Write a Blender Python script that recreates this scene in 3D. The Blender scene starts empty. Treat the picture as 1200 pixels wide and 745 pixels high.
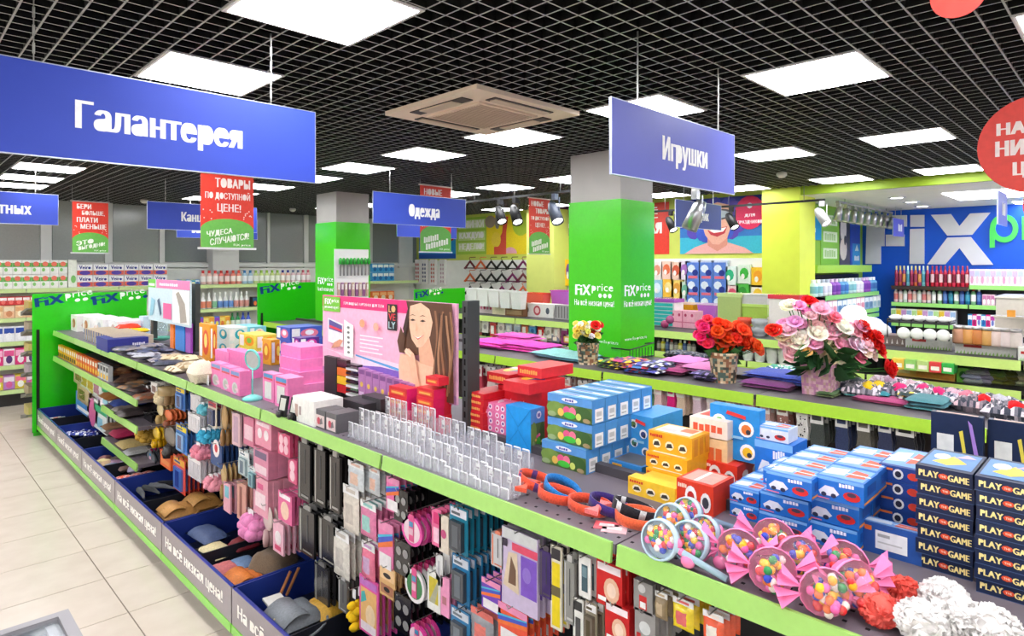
import bpy, math, random
from mathutils import Vector
from mathutils.geometry import delaunay_2d_cdt
R = random.Random(7)
sc = bpy.context.scene
C = sc.collection
S2 = 2 ** .5
CAMH, F, HOR = 2.17, 740.0, 310.0      # camera height (m), focal length and horizon row of the 1200x745 frame
CEIL = 3.23
# ---------------------------------------------------------------- camera, world, light, exposure
cd = bpy.data.cameras.new('camera'); cam = bpy.data.objects.new('camera', cd); C.objects.link(cam)
cd.sensor_width = 36; cd.lens = 36 * F / 1200; cd.shift_y = -(372.5 - HOR) / 1200; cd.clip_start = .05
cam.location = (0, 0, CAMH); cam.rotation_euler = (math.pi / 2, 0, -math.pi / 4)
sc.camera = cam
w = bpy.data.worlds.new('world'); sc.world = w; w.use_nodes = True
w.node_tree.nodes['Background'].inputs[0].default_value = (.9, .95, 1, 1)
w.node_tree.nodes['Background'].inputs[1].default_value = .3
LAMP = 24.0                              # radiance of the LED ceiling panels
vs = sc.view_settings
vs.view_transform = 'Standard'; vs.look = 'None'; vs.gamma = 1; vs.use_curve_mapping = False
vs.exposure = -.5
# ---------------------------------------------------------------- pixel -> place, given the plane the point lies on
def ray(px, py):
    r = (px - 600) / F
    return ((1 + r) / S2, (1 - r) / S2, (HOR - py) / F)
def PX(px, py, X): d = ray(px, py); t = X / d[0]; return (X, d[1] * t, CAMH + d[2] * t)
def PY(px, py, Y): d = ray(px, py); t = Y / d[1]; return (d[0] * t, Y, CAMH + d[2] * t)
def PZ(px, py, z): d = ray(px, py); t = (z - CAMH) / d[2]; return (d[0] * t, d[1] * t, z)
# ---------------------------------------------------------------- materials
def lin(c):
    o = []
    for v in c[:3]:
        v = v / 255.
        o.append(v / 12.92 if v <= .04045 else ((v + .055) / 1.055) ** 2.4)
    return o
MATS = {}
def _new(name):
    m = bpy.data.materials.new(name); m.use_nodes = True
    nt = m.node_tree; return m, nt, nt.nodes['Principled BSDF']
def colmat(name, rough=.5, spec=.5, metal=0, noise=.06, nscale=40, bump=0, coat=0, trans=0, alpha=1, sheen=0):
    """a finish whose colour is the print colour stored on each face, with a little procedural unevenness"""
    m, nt, b = _new(name); N = nt.nodes; L = nt.links
    a = N.new('ShaderNodeAttribute'); a.attribute_name = 'Col'
    tc = N.new('ShaderNodeTexCoord'); nz = N.new('ShaderNodeTexNoise'); nz.inputs['Scale'].default_value = nscale
    L.new(tc.outputs['Object'], nz.inputs['Vector'])
    mr = N.new('ShaderNodeMapRange'); mr.inputs[1].default_value = .3; mr.inputs[2].default_value = .7
    mr.inputs[3].default_value = 1 - noise; mr.inputs[4].default_value = 1 + noise
    L.new(nz.outputs['Fac'], mr.inputs[0])
    mx = N.new('ShaderNodeVectorMath'); mx.operation = 'SCALE'
    L.new(a.outputs['Color'], mx.inputs[0]); L.new(mr.outputs[0], mx.inputs['Scale'])
    L.new(mx.outputs[0], b.inputs['Base Color'])
    b.inputs['Roughness'].default_value = rough; b.inputs['Specular IOR Level'].default_value = spec
    b.inputs['Metallic'].default_value = metal; b.inputs['Coat Weight'].default_value = coat
    b.inputs['Sheen Weight'].default_value = sheen
    b.inputs['Transmission Weight'].default_value = trans; b.inputs['Alpha'].default_value = alpha
    if bump:
        bp = N.new('ShaderNodeBump'); bp.inputs['Strength'].default_value = bump; bp.inputs['Distance'].default_value = .004
        L.new(nz.outputs['Fac'], bp.inputs['Height']); L.new(bp.outputs[0], b.inputs['Normal'])
    MATS[name] = m; return m
colmat('card', .42, .4); colmat('gloss', .16, .5, noise=.03); colmat('matte', .8, .2, noise=.05)
colmat('fabric', .95, .1, noise=.16, nscale=160, bump=.5, sheen=.2); colmat('metal', .3, .5, metal=.9, noise=.04)
colmat('leather', .5, .4, noise=.15, nscale=90, bump=.25); colmat('petal', .75, .2, noise=.1, nscale=60)
colmat('film', .12, .6, noise=.03, nscale=70, bump=.5, alpha=.33); colmat('clear', .05, .6, noise=.0, alpha=.25)
colmat('pane', .05, .6, noise=.0, alpha=.1); colmat('foil', .2, .6, noise=.1, nscale=55, bump=.6); colmat('paint', .45, .35, noise=.025, nscale=6)
def emat(name, col, s):
    m, nt, b = _new(name); b.inputs['Base Color'].default_value = (.8, .8, .8, 1)
    b.inputs['Emission Color'].default_value = (*lin(col), 1); b.inputs['Emission Strength'].default_value = s
    MATS[name] = m
emat('lamp', (252, 253, 255), LAMP); emat('spot_lens', (255, 255, 255), 9)
def tilemat():
    m, nt, b = _new('floor_tile'); N = nt.nodes; L = nt.links
    g = N.new('ShaderNodeNewGeometry'); nz = N.new('ShaderNodeTexNoise'); nz.inputs['Scale'].default_value = 5; nz.inputs['Detail'].default_value = 6
    L.new(g.outputs['Position'], nz.inputs['Vector'])
    r = N.new('ShaderNodeValToRGB'); r.color_ramp.elements[0].color = (*lin((213, 199, 184)), 1); r.color_ramp.elements[1].color = (*lin((222, 209, 195)), 1)
    r.color_ramp.elements[0].position = .3; r.color_ramp.elements[1].position = .7
    L.new(nz.outputs['Fac'], r.inputs[0]); L.new(r.outputs[0], b.inputs['Base Color'])
    b.inputs['Roughness'].default_value = .22; b.inputs['Specular IOR Level'].default_value = .45
    MATS['floor_tile'] = m
tilemat()
KIDS = {}
# ---------------------------------------------------------------- mesh building
TXT = {}
def text_geo(s, bold=.02):
    k = s
    if k not in TXT:
        cu = bpy.data.curves.new('t', 'FONT'); cu.body = s; cu.resolution_u = 2; cu.space_character = 1.03; cu.fill_mode = 'NONE'
        o = bpy.data.objects.new('t', cu); C.objects.link(o)
        me = o.to_mesh()
        d = delaunay_2d_cdt([v.co.to_2d() for v in me.vertices], [tuple(e.vertices) for e in me.edges], [], 2, 1e-5)
        vs_ = [(v.x, v.y) for v in d[0]]; fs = [tuple(f) for f in d[2]]
        x0 = min(v[0] for v in vs_); x1 = max(v[0] for v in vs_); y0 = min(v[1] for v in vs_); y1 = max(v[1] for v in vs_)
        o.to_mesh_clear(); bpy.data.objects.remove(o); bpy.data.curves.remove(cu)
        TXT[k] = ([((x - x0) / (x1 - x0), (y - y0) / (y1 - y0)) for x, y in vs_], fs)
    return TXT[k]
class Frame:
    """a flat printed area: origin, two edge vectors, normal; shapes are given in 0..1 of the area"""
    def __init__(s, mb, O, U, V, mat=None):
        s.mb, s.O, s.U, s.V = mb, Vector(O), Vector(U), Vector(V); s.N = s.U.cross(s.V).normalized(); s.k = 0; s.mat = mat
        s.asp = s.U.length / max(s.V.length, 1e-6)
    def p(s, x, y): return s.O + s.U * x + s.V * y + s.N * (.0006 + .0005 * s.k)
    def poly(s, pts, col, mat=None):
        s.k += 1; i = len(s.mb.v)
        s.mb.v += [tuple(s.p(*q)) for q in pts]; s.mb.face(range(i, i + len(pts)), col, mat or s.mat)
        return s
    def r(s, x0, y0, x1, y1, col, mat=None): return s.poly([(x0, y0), (x1, y0), (x1, y1), (x0, y1)], col, mat)
    def e(s, cx, cy, rx, ry=None, col=(255, 255, 255), n=14, a0=0, a1=2 * math.pi):
        ry = rx * s.asp if ry is None else ry
        return s.poly([(cx + rx * math.cos(a0 + (a1 - a0) * i / n), cy + ry * math.sin(a0 + (a1 - a0) * i / n)) for i in range(n + (a1 - a0 < 6.2))], col)
    def t(s, txt, x0, y0, x1, y1, col, bold=.02, slant=0):
        vs_, fs = text_geo(txt); sh = bold * (2.0 if len(txt) < 11 else 1.5) / max(len(txt), 1)
        for dx in ((-sh, 0, sh) if sh else (0,)):
            s.k += .3; i = len(s.mb.v)
            s.mb.v += [tuple(s.p(x0 + (x1 - x0) * (x * (1 - 2 * sh) + sh + dx), y0 + (y1 - y0) * y + slant * x)) for x, y in vs_]
            for f in fs: s.mb.face([i + q for q in f], col, s.mat)
        return s
    def bars(s, x0, y0, x1, y1, col, n=5, slant=0):
        """print too small to read: a row of little blocks"""
        for k in range(n):
            a = x0 + (x1 - x0) * k / n; b = a + (x1 - x0) / n * .78; q = slant * k / n; h = (y1 - y0) * (.12 if k % 3 == 1 else 0)
            s.poly([(a, y0 + q), (b, y0 + q), (b, y1 + q - h), (a, y1 + q - h)], col); s.k -= 1
        s.k += 1; return s
class MB:
    def __init__(s, mat='card'): s.v = []; s.f = []; s.c = []; s.m = []; s.mat = mat; s.smooth = False; s.sm = []
    def face(s, idx, col, mat=None): s.f.append(tuple(idx)); s.c.append(col); s.m.append(mat or s.mat); s.sm.append(s.smooth)
    def quad(s, a, b, c, d, col, mat=None):
        i = len(s.v); s.v += [tuple(a), tuple(b), tuple(c), tuple(d)]; s.face((i, i + 1, i + 2, i + 3), col, mat)
    def box(s, x0, x1, y0, y1, z0, z1, col, mat=None, **fc):
        i = len(s.v)
        s.v += [(x0, y0, z0), (x1, y0, z0), (x1, y1, z0), (x0, y1, z0), (x0, y0, z1), (x1, y0, z1), (x1, y1, z1), (x0, y1, z1)]
        for nm, q in (('bot', (0, 3, 2, 1)), ('top', (4, 5, 6, 7)), ('ny', (0, 1, 5, 4)), ('px', (1, 2, 6, 5)), ('py', (2, 3, 7, 6)), ('nx', (3, 0, 4, 7))):
            s.face([i + k for k in q], fc.get(nm, col), mat)
        s.last = (x0, x1, y0, y1, z0, z1); return s
    def on(s, face, d=None, mat=None):
        x0, x1, y0, y1, z0, z1 = d or s.last
        if face == 'nx': return Frame(s, (x0, y1, z0), (0, y0 - y1, 0), (0, 0, z1 - z0), mat)
        if face == 'ny': return Frame(s, (x0, y0, z0), (x1 - x0, 0, 0), (0, 0, z1 - z0), mat)
        if face == 'px': return Frame(s, (x1, y0, z0), (0, y1 - y0, 0), (0, 0, z1 - z0), mat)
        if face == 'top': return Frame(s, (x0, y1, z1), (0, y0 - y1, 0), (x1 - x0, 0, 0), mat)
        if face == 'topy': return Frame(s, (x0, y0, z1), (x1 - x0, 0, 0), (0, y1 - y0, 0), mat)
    def prism(s, pts, axis, a, b, col, mat=None, side=None):
        """polygon (2D, counter-clockwise seen against the axis) extruded between a and b along an axis"""
        n = len(pts); i = len(s.v)
        def q(p, h): return {'x': (h, p[0], p[1]), 'y': (p[0], h, p[1]), 'z': (p[0], p[1], h)}[axis]
        s.v += [q(p, a) for p in pts] + [q(p, b) for p in pts]
        s.face(range(i, i + n), col, mat); s.face(range(i + n, i + 2 * n), col, mat)
        for k in range(n): s.face((i + k, i + (k + 1) % n, i + n + (k + 1) % n, i + n + k), side or col, mat)
        return s
    def lathe(s, prof, col, n=14, c=(0, 0, 0), axis='z', mat=None, cols=None, sx=1, sy=1, cap=True):
        """profile of (radius, height) turned around an axis through c"""
        i = len(s.v); o = s.smooth; s.smooth = True
        for r, h in prof:
            for k in range(n):
                a = 2 * math.pi * k / n; x, y = r * math.cos(a) * sx, r * math.sin(a) * sy
                p = {'z': (x, y, h), 'x': (h, x, y), 'y': (x, h, y)}[axis]
                s.v.append((p[0] + c[0], p[1] + c[1], p[2] + c[2]))
        for j in range(len(prof) - 1):
            cc = cols[j] if cols else col
            for k in range(n):
                k2 = (k + 1) % n
                s.face((i + j * n + k, i + j * n + k2, i + (j + 1) * n + k2, i + (j + 1) * n + k), cc, mat)
        s.smooth = o
        if cap:
            if prof[0][0] > 1e-4: s.face([i + k for k in range(n)][::-1], cols[0] if cols else col, mat)
            if prof[-1][0] > 1e-4: s.face([i + (len(prof) - 1) * n + k for k in range(n)], cols[-1] if cols else col, mat)
        return s
    def ball(s, c, r, col, n=10, m=6, sx=1, sy=1, sz=1, mat=None, jit=0):
        i = len(s.v); o = s.smooth; s.smooth = True
        for j in range(m + 1):
            t = math.pi * j / m
            for k in range(n):
                a = 2 * math.pi * k / n; q = 1 + (R.uniform(-jit, jit) if jit else 0)
                s.v.append((c[0] + r * q * sx * math.sin(t) * math.cos(a), c[1] + r * q * sy * math.sin(t) * math.sin(a), c[2] + r * q * sz * math.cos(t)))
        for j in range(m):
            for k in range(n):
                k2 = (k + 1) % n
                s.face((i + j * n + k, i + (j + 1) * n + k, i + (j + 1) * n + k2, i + j * n + k2), col, mat)
        s.smooth = o; return s
    def tube(s, pts, r, col, n=6, mat=None, closed=False, rs=None):
        i0 = len(s.v); o = s.smooth; s.smooth = True; P = [Vector(p) for p in pts]; m = len(P)
        for j in range(m):
            d = (P[(j + 1) % m] - P[j - 1]) if closed else (P[min(j + 1, m - 1)] - P[max(j - 1, 0)])
            d = d.normalized() if d.length else Vector((0, 0, 1)); up = Vector((0, 0, 1)) if abs(d.z) < .9 else Vector((1, 0, 0))
            a = d.cross(up).normalized(); b = a.cross(d); rr = rs[j] if rs else r
            for k in range(n):
                t = 2 * math.pi * k / n; s.v.append(tuple(P[j] + a * (rr * math.cos(t)) + b * (rr * math.sin(t))))
        for j in range(m if closed else m - 1):
            j2 = (j + 1) % m
            for k in range(n):
                k2 = (k + 1) % n; s.face((i0 + j * n + k, i0 + j * n + k2, i0 + j2 * n + k2, i0 + j2 * n + k), col, mat)
        s.smooth = o
        if not closed: s.face([i0 + k for k in range(n)], col, mat); s.face([i0 + (m - 1) * n + k for k in range(n)], col, mat)
        return s
    def pillow(s, cx, cy, cz, sx, sy, sz, col, n=6, mat=None, jit=.12, ax='z', cols=None, pw=4, zone=0):
        """a soft pad, thick in the middle, pinched at its rim; ax = its thin axis"""
        o = s.smooth; s.smooth = True
        for sg in (1, -1):
            i = len(s.v)
            for a in range(n + 1):
                for b in range(n + 1):
                    u, v_ = a / n * 2 - 1, b / n * 2 - 1; h = ((1 - abs(u) ** pw) * (1 - abs(v_) ** pw)) ** .5 * sg * (1 + R.uniform(-jit, jit))
                    e = 1 + R.uniform(-jit, jit) * .12; p = (u * e, v_ * e, h)
                    p = {'z': (p[0], p[1], p[2]), 'x': (p[2], p[0], p[1]), 'y': (p[0], p[2], p[1])}[ax]
                    s.v.append((cx + p[0] * sx / 2, cy + p[1] * sy / 2, cz + p[2] * sz / 2))
            for a in range(n):
                for b in range(n):
                    q = i + a * (n + 1) + b; s.face((q, q + 1, q + n + 2, q + n + 1), (R.choice(cols) if not zone else cols[1] if abs(a - n / 2 + .5) < n * zone and abs(b - n / 2 + .5) < n * zone else cols[0]) if cols else col, mat)
        s.smooth = o; return s
    def build(s, name, parent=None, loc=None):
        me = bpy.data.meshes.new(name); me.from_pydata(s.v, [], s.f)
        ms = sorted(set(s.m)); ix = {q: k for k, q in enumerate(ms)}
        for q in ms: me.materials.append(MATS[q])
        me.polygons.foreach_set('material_index', [ix[q] for q in s.m]); me.polygons.foreach_set('use_smooth', s.sm)
        at = me.attributes.new('Col', 'FLOAT_COLOR', 'CORNER'); buf = []; cache = {}
        for f, c in zip(s.f, s.c):
            q = cache.get(c)
            if q is None: q = cache[c] = lin(c) + [1.]
            buf += q * len(f)
        at.data.foreach_set('color', buf); me.validate(); me.update()
        o = bpy.data.objects.new(name, me); C.objects.link(o)
        if parent: o.parent = parent; KIDS.setdefault(parent.name, []).append(o)
        if loc: o.location = loc
        return o
def tag(o, label, cat, group=None):
    o['label'] = label; o['category'] = cat
    if group: o['group'] = group
    return o
def thing(name, label, cat, loc=(0, 0, 0), group=None, rz=0):
    o = bpy.data.objects.new(name, None); C.objects.link(o); o.location = loc; o.rotation_euler = (0, 0, rz); o.empty_display_size = .05
    return tag(o, label, cat, group)
def solo(mb, name, label, cat, loc=None, group=None, rz=0):
    o = mb.build(name, None, loc); o.rotation_euler = (0, 0, rz); return tag(o, label, cat, group)
def struct(mb, name, parent=None):
    o = mb.build(name, parent)
    if not parent: o['kind'] = 'structure'
    return o
def dup(o, loc, label=None, group=None, rz=None, rx=None):
    c = o.copy(); C.objects.link(c); c.location = loc
    if rz is not None: c.rotation_euler = (c.rotation_euler[0] if rx is None else rx, 0, rz)
    if label: c['label'] = label
    if group: c['group'] = group
    for ch in KIDS.get(o.name, ()):
        d = ch.copy(); C.objects.link(d); d.parent = c
        for g in KIDS.get(ch.name, ()):
            e = g.copy(); C.objects.link(e); e.parent = d
    return c
def ords(i): return ['first', 'second', 'third', 'fourth', 'fifth', 'sixth', 'seventh', 'eighth', 'ninth', 'tenth', 'eleventh', 'twelfth', 'thirteenth', 'fourteenth', 'fifteenth', 'sixteenth', 'seventeenth', 'eighteenth', 'nineteenth', 'twentieth'][i]
# ================================================================ THE ROOM
LIME = (214, 228, 76); GREEN = (52, 196, 28); WALLGREY = (112, 116, 116)
b = MB('floor_tile'); b.box(-6.5, 12.9, -6.5, 12.9, -.06, -.006, (128, 116, 104), 'matte'); floor = struct(b, 'floor')
t0 = MB('floor_tile'); t0.box(-.2965, .2965, -.2965, .2965, -.012, 0, (220, 205, 190))
tile = None
for i in range(-3, 1):
    for j in range(-7, 14):
        loc = (1.095 + .6 * i + .3, 4.48 + .6 * j + .3, 0)
        if loc[0] < -1 or loc[1] < .2: continue
        if tile is None: tile = struct(t0, 'floor_tile', floor); tile.location = loc
        else: c = tile.copy(); C.objects.link(c); c.location = loc; c.parent = floor
b = MB('floor_tile'); b.box(1.695, 12.9, -6.5, 12.9, -.012, 0, (220, 205, 190))
b.box(-6.5, -.705 - .6, -6.5, 12.9, -.012, 0, (220, 205, 190)); b.box(-1.305, 1.695, -6.5, .28, -.012, 0, (220, 205, 190)); struct(b, 'floor_tiling', floor)
# open-cell ceiling: black void with a 100 mm grid of slats
b = MB('matte'); b.box(-6.5, 8.9, -6.5, 12.75, 3.62, 3.7, (14, 14, 15)); ceil_o = struct(b, 'ceiling')
def slatmesh(L, along):
    m = MB('paint'); hw = .0042  # undersides coloured paler, standing in for lamp light on the black slats
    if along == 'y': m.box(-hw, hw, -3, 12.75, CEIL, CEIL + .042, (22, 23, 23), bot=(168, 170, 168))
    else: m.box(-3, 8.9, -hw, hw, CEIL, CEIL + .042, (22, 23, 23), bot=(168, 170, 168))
    return m
sl = None
for i in range(120):
    x = -2.9 + .1 * i
    if x > 8.86: break
    if sl is None: sl = struct(slatmesh(1, 'y'), 'ceiling_slat', ceil_o); sl.location.x = x
    else: c = sl.copy(); C.objects.link(c); c.location.x = x; c.parent = ceil_o
sl = None
for i in range(157):
    y = -2.9 + .1 * i
    if sl is None: sl = struct(slatmesh(1, 'x'), 'ceiling_slat', ceil_o); sl.location.y = y
    else: c = sl.copy(); C.objects.link(c); c.location.y = y; c.parent = ceil_o
# walls
b = MB('paint'); Y0 = 12.75
b.box(-6.5, 9.5, Y0, Y0 + .1, 0, 3.7, (225, 225, 222))
wall_l = struct(b, 'wall_left')
def xat(px, Y): return PY(px, 310, Y)[0]
posts = [(47, 60), (122, 131), (186, 192), (312, 315), (355, 360), (431, 435), (466, 482)]
xs = [-3] + [q for a_, c_ in posts for q in (xat(a_, Y0), xat(c_, Y0))] + [9.39]
for k in range(0, len(xs), 2):
    m = MB('gloss'); g = (160, 164, 160) if k < 6 else (136, 140, 142)
    m.box(xs[k] + .01, xs[k + 1] - .01, Y0 - .03, Y0, 2.22, CEIL + .2, g); struct(m, 'window_panel', wall_l)
for a_, c_ in posts:
    m = MB('paint'); m.box(xat(a_, Y0), xat(c_, Y0), Y0 - .06, Y0 + .01, 2.1, CEIL + .2, (222, 222, 220)); struct(m, 'window_post', wall_l)
m = MB('paint'); m.box(-3, 9.39, Y0 - .12, Y0, 2.12, 2.2, (228, 228, 225)); struct(m, 'window_sill', wall_l)
b = MB('paint'); b.box(9.4, 9.5, 3.6, 12.75, 0, 3.7, (206, 216, 98)); wall_b = struct(b, 'wall_back')
b = MB('paint'); b.box(9.35, 9.4, 3.85, 12.7, 0, 2.27, (236, 236, 232)); m = struct(b, 'wall_peg_panel', wall_b)
b = MB('paint'); b.box(9.5, 12.58, 3.6, 3.7, 0, 3.3, (140, 190, 60)); wall_s = struct(b, 'wall_side')
b = MB('paint'); b.box(12.58, 12.7, -6.5, 3.7, 0, 3.3, (10, 84, 205)); wall_blue = struct(b, 'wall_right')
b = MB('paint'); b.box(8.9, 12.6, -6.5, 3.6, 3.12, 3.2, (238, 234, 228)); ceil_w = struct(b, 'ceiling_plaster')
b = MB('paint'); b.box(8.88, 8.93, -6.5, 3.4, 3.12, 3.3, (150, 180, 40)); struct(b, 'trim_1')
b = MB('paint'); b.box(-6.6, -6.5, -6.5, 12.75, 0, 3.7, (225, 225, 222)); struct(b, 'wall_entrance')
b = MB('paint'); b.box(-6.5, 12.7, -6.6, -6.5, 0, 3.7, (225, 225, 222)); struct(b, 'wall_front')
# lime column at the corner of the alcove and the slimmer one on the back wall
b = MB('paint'); b.box(8.85, 9.42, 3.31, 3.83, 0, CEIL, LIME); struct(b, 'column_lime')
ya, yb = PX(649, 300, 8.95)[1], PX(617, 300, 8.95)[1]
b = MB('paint'); b.box(8.95, 9.4, ya, yb, 0, CEIL, (210, 218, 116)); struct(b, 'column_lime')
# grey pier on the window wall
xa, xb = xat(243, 12.4), xat(280, 12.4)
b = MB('paint'); b.box(xa + .1, xb, 12.4, 12.75, 0, CEIL, (205, 205, 203)); struct(b, 'column_pier')
# green columns standing in the second gondola
def green_column(x0, x1, y0, y1, zg, nm, txt):
    m = MB('paint'); m.box(x0, x1, y0, y1, 0, CEIL, (176, 173, 168)); o = struct(m, nm)
    q = MB('gloss'); g = .012; q.box(x0 - g, x1 + g, y0 - g, y1 + g, 0, zg, (74, 200, 36)); q.build('green_cladding', o)
    d = (x0 - g, x1 + g, y0 - g, y1 + g, 0, zg)
    for fc in txt:
        q = MB('matte'); f = q.on(fc, d); W = (250, 250, 250); h = zg
        z0 = 1.88 / h
        if fc == 'nx':
            f.t('FiX', .13, z0, .44, z0 + .1 / h, W, .05); f.t('price', .46, z0 + .02 / h, .86, z0 + .11 / h, W, .0)
            for k in range(3): f.e(.62 + .09 * k, z0, .034, None, W, 10)
            f.t('На всё низкая цена!', .12, z0 - .11 / h, .88, z0 - .04 / h, W, .03)
            f.t('www.fix-price.ru', .55, 1.43 / h, .95, 1.47 / h, W, .0)
        else:
            f.t('FiX', .1, z0, .42, z0 + .1 / h, W, .05); f.t('price', .44, z0 + .02 / h, .88, z0 + .11 / h, W, .0)
            for k in range(3): f.e(.6 + .1 * k, z0, .036, None, W, 10)
            f.t('На всё низкая цена!', .08, z0 - .11 / h, .9, z0 - .04 / h, W, .03)
            f.t('www.fix-price.ru', .1, 1.46 / h, .75, 1.5 / h, W, .0)
        q.build('column_lettering', o)
    return o
green_column(4.77, 5.30, 3.37, 3.96, CAMH + .60, 'column_green', ('nx', 'ny'))
green_column(4.66, 5.2, 8.25, 8.84, CAMH + .62, 'column_green', ('nx',))
# ---------------------------------------------------------------- LED panels on the ceiling grid, with added unseen rows behind the camera
lf = MB('paint'); lf.box(-.3, .3, -.3, .3, CEIL - .008, CEIL - .001, (205, 203, 200))
ld = MB('lamp'); ld.box(-.281, .281, -.281, .281, CEIL - .0105, CEIL - .008, (255, 255, 255))
lamp0 = None
def lamp_at(x, y, lab):
    global lamp0
    if lamp0 is None:
        lamp0 = thing('ceiling_light', lab, 'light', (x, y, 0), 'square ceiling panel lights'); lf.build('frame', lamp0); ld.build('diffuser', lamp0)
    else: dup(lamp0, (x, y, 0), lab)
rows = [-4.7, -3.5, -2.3, -1.1, .1, 1.29, 2.41, 3.69, 4.9, 6.08, 7.2, 8.45, 9.6, 10.6]  # rows farthest behind the camera are unseen, added for light on upright faces
named = {(1.3, 2.41): 'large square panel light at the top edge above the long blue haberdashery sign', (1.3, 3.69): 'square panel light just above the big blue haberdashery sign, crossed by its chain',
         (3.7, 1.29): 'square panel light right of the toys sign, largest on the right half of the ceiling', (3.7, 2.41): 'square panel light half hidden behind the top of the toys sign',
         (3.7, 3.69): 'square panel light directly behind the air conditioner cassette', (3.7, 4.9): 'square panel light left of and behind the air conditioner, second along its row',
         (6.05, 1.29): 'panel light beside the round red hanging sign, the wider of that pair'}
for cx in (-5.9, -3.5, -1.1, 1.3, 3.7, 6.05, 8.42):  # columns nearest the entrance wall are unseen, added to brighten shelf fronts
    for i, y in enumerate(rows):
        if cx == 1.3 and abs(y - 1.29) < .1: y = 1.1
        if cx > 8 and y > 9: continue
        lab = named.get((cx, y)) or 'square panel light, %s from the near end in the row %s' % (ords(i), {-5.9: 'added unseen by entrance wall', -3.5: 'added unseen, second from entrance', -1.1: 'over the entrance aisle', 1.3: 'above the front gondola', 3.7: 'above the sock gondola', 6.05: 'behind the green columns', 8.42: 'nearest the lime column'}[cx])
        lamp_at(cx, y + (.1 if cx == 6.05 else .24 if cx > 8 else 0), lab)
# recessed panel and downlights in the plaster ceiling of the alcove
m = MB('lamp'); m.box(10.0, 11.2, .7, 1.9, 3.112, 3.119, (255, 255, 255)); solo(m, 'ceiling_light', 'wide white light panel set into the plaster ceiling before the blue wall', 'light')
m = MB('lamp'); m.box(12.1, 12.5, -1.2, 1.4, 3.108, 3.119, (255, 255, 255)); solo(m, 'ceiling_light', 'long thin light strip right along the top of the blue wall', 'light')
for k, (px, py) in enumerate(((1051, 231), (1068, 236), (1081, 241))):
    x, y, z = PZ(px, py, 3.12)
    q = thing('downlight', 'small round downlight in the plaster ceiling, %s of three from the left' % ords(k), 'light', (x, y, 3.12))
    m = MB('metal'); m.lathe([(.11, -.012), (.11, 0)], (225, 225, 225), 14); m.build('ring', q)
    m = MB('spot_lens'); m.lathe([(.075, -.014), (.075, -.012)], (255, 255, 255), 14); m.build('lens', q)
# ceiling cassette air conditioner
q = thing('air_conditioner', 'beige square air conditioner cassette set in the grid ceiling', 'air conditioner', (2.94, 3.23, CEIL)); T = (240, 222, 198)
m = MB('paint'); m.box(-.475, .475, -.475, .475, -.03, -.001, T); m.build('panel', q)
m = MB('paint'); m.box(-.27, .27, -.27, .27, -.042, -.03, (226, 206, 182))
m.build('intake_grille', q)
for k in range(18):
    m = MB('paint'); y = -.24 + .48 * k / 17; m.box(-.24, .24, y - .004, y + .004, -.047, -.042, (196, 178, 156)); m.build('grille_slat', q)
for dx, dy, sx, sy in ((0, .37, .27, .045), (0, -.37, .27, .045), (.37, 0, .045, .27), (-.37, 0, .045, .27)):
    m = MB('paint'); m.box(dx - sx, dx + sx, dy - sy, dy + sy, -.036, -.03, (70, 62, 55))
    m.build('air_slot', q); m = MB('paint'); m.box(dx - sx * .92, dx + sx * .92, dy - sy * .62, dy + sy * .62, -.043, -.036, (214, 196, 172)); m.build('louvre', q)
# smoke detectors
for px, py, l in ((916, 205, 'small white smoke detector under the grid ceiling before the lime column'), (343, 246, 'small white smoke detector near the window wall behind the red banner'), (169, 236, 'tiny beige detector beside the stationery sign')):
    z = CEIL - .03; x, y, z = PZ(px, py, z)
    m = MB('paint'); m.lathe([(.05, .03), (.06, .01), (.055, -.01), (.03, -.03), (.001, -.035)], (225, 222, 214), 12); solo(m, 'smoke_detector', l, 'smoke detector', (x, y, z))
# ================================================================ GONDOLAS
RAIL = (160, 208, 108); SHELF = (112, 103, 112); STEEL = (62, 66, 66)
G1S, G1B, G1M, G1H = 1.572, 1.397, 2.087, 1.323     # first gondola: shelf edge, base front, spine, shelf height
G1T = [-.122, 1.128, 2.378, 3.628, 4.878, 6.128, 7.378, 8.628, 9.878]
def price_rail(g, x, y0, y1, z, side=-1, col=RAIL, h=.062, nm='price_rail', steep=.012):
    m = MB('gloss')
    m.prism([(x, z - h), (x + side * steep, z - h + .002), (x + side * .004, z), (x - side * .006, z)], 'y', y0 + .011, y1 - .011, col)
    f = m.last = None
    o = m.build(nm, g)
    return o
def shelf_part(g, x0, x1, y0, y1, z, holes=False, col=SHELF):
    m = MB('paint'); m.box(x0, x1, y0 + .003, y1 - .003, z - .03, z, col, mat='paint'); o = m.build('shelf', g)
    if holes:
        q = MB('matte'); n = int((y1 - y0) / .05)
        for r_ in range(2):
            for k in range(n):
                yy = y0 + .025 + .05 * k; xx = min(x0, x1) + .05 + .06 * r_ if x0 < x1 else x0
                q.box(xx - .005, xx + .005, yy - .005, yy + .005, z, z + .0006, (24, 22, 26))
        h = q.build('perforation', o); h['kind'] = 'stuff'
    return o
def end_panel(g, x0, x1, y, top, logos, th=.03):
    m = MB('gloss'); m.box(x0, x1, y, y + th, .05, top, (40, 192, 22)); o = m.build('end_panel', g)
    for lx in logos:
        q = MB('matte'); W = x1 - x0; f = Frame(q, (lx, y - .001, top - .17), (.62, 0, .10), (-.02, 0, .18))
        f.t('FiX', 0, .0, .5, .62, (14, 62, 120), .06); f.t('price', .52, .1, 1, .72, (240, 250, 235), .0)
        for k in range(3): f.e(.72 + .14 * k, .02 - .02 * k, .05, .12, (240, 250, 235) if k < 2 else (14, 62, 120), 10)
        q.build('end_logo', o)
    q = MB('matte'); q.box(x0 + .04, x0 + .075, y - .004, y, .06, top - .45, (26, 42, 24)); q.build('slotted_strip', o)
    return o
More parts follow.
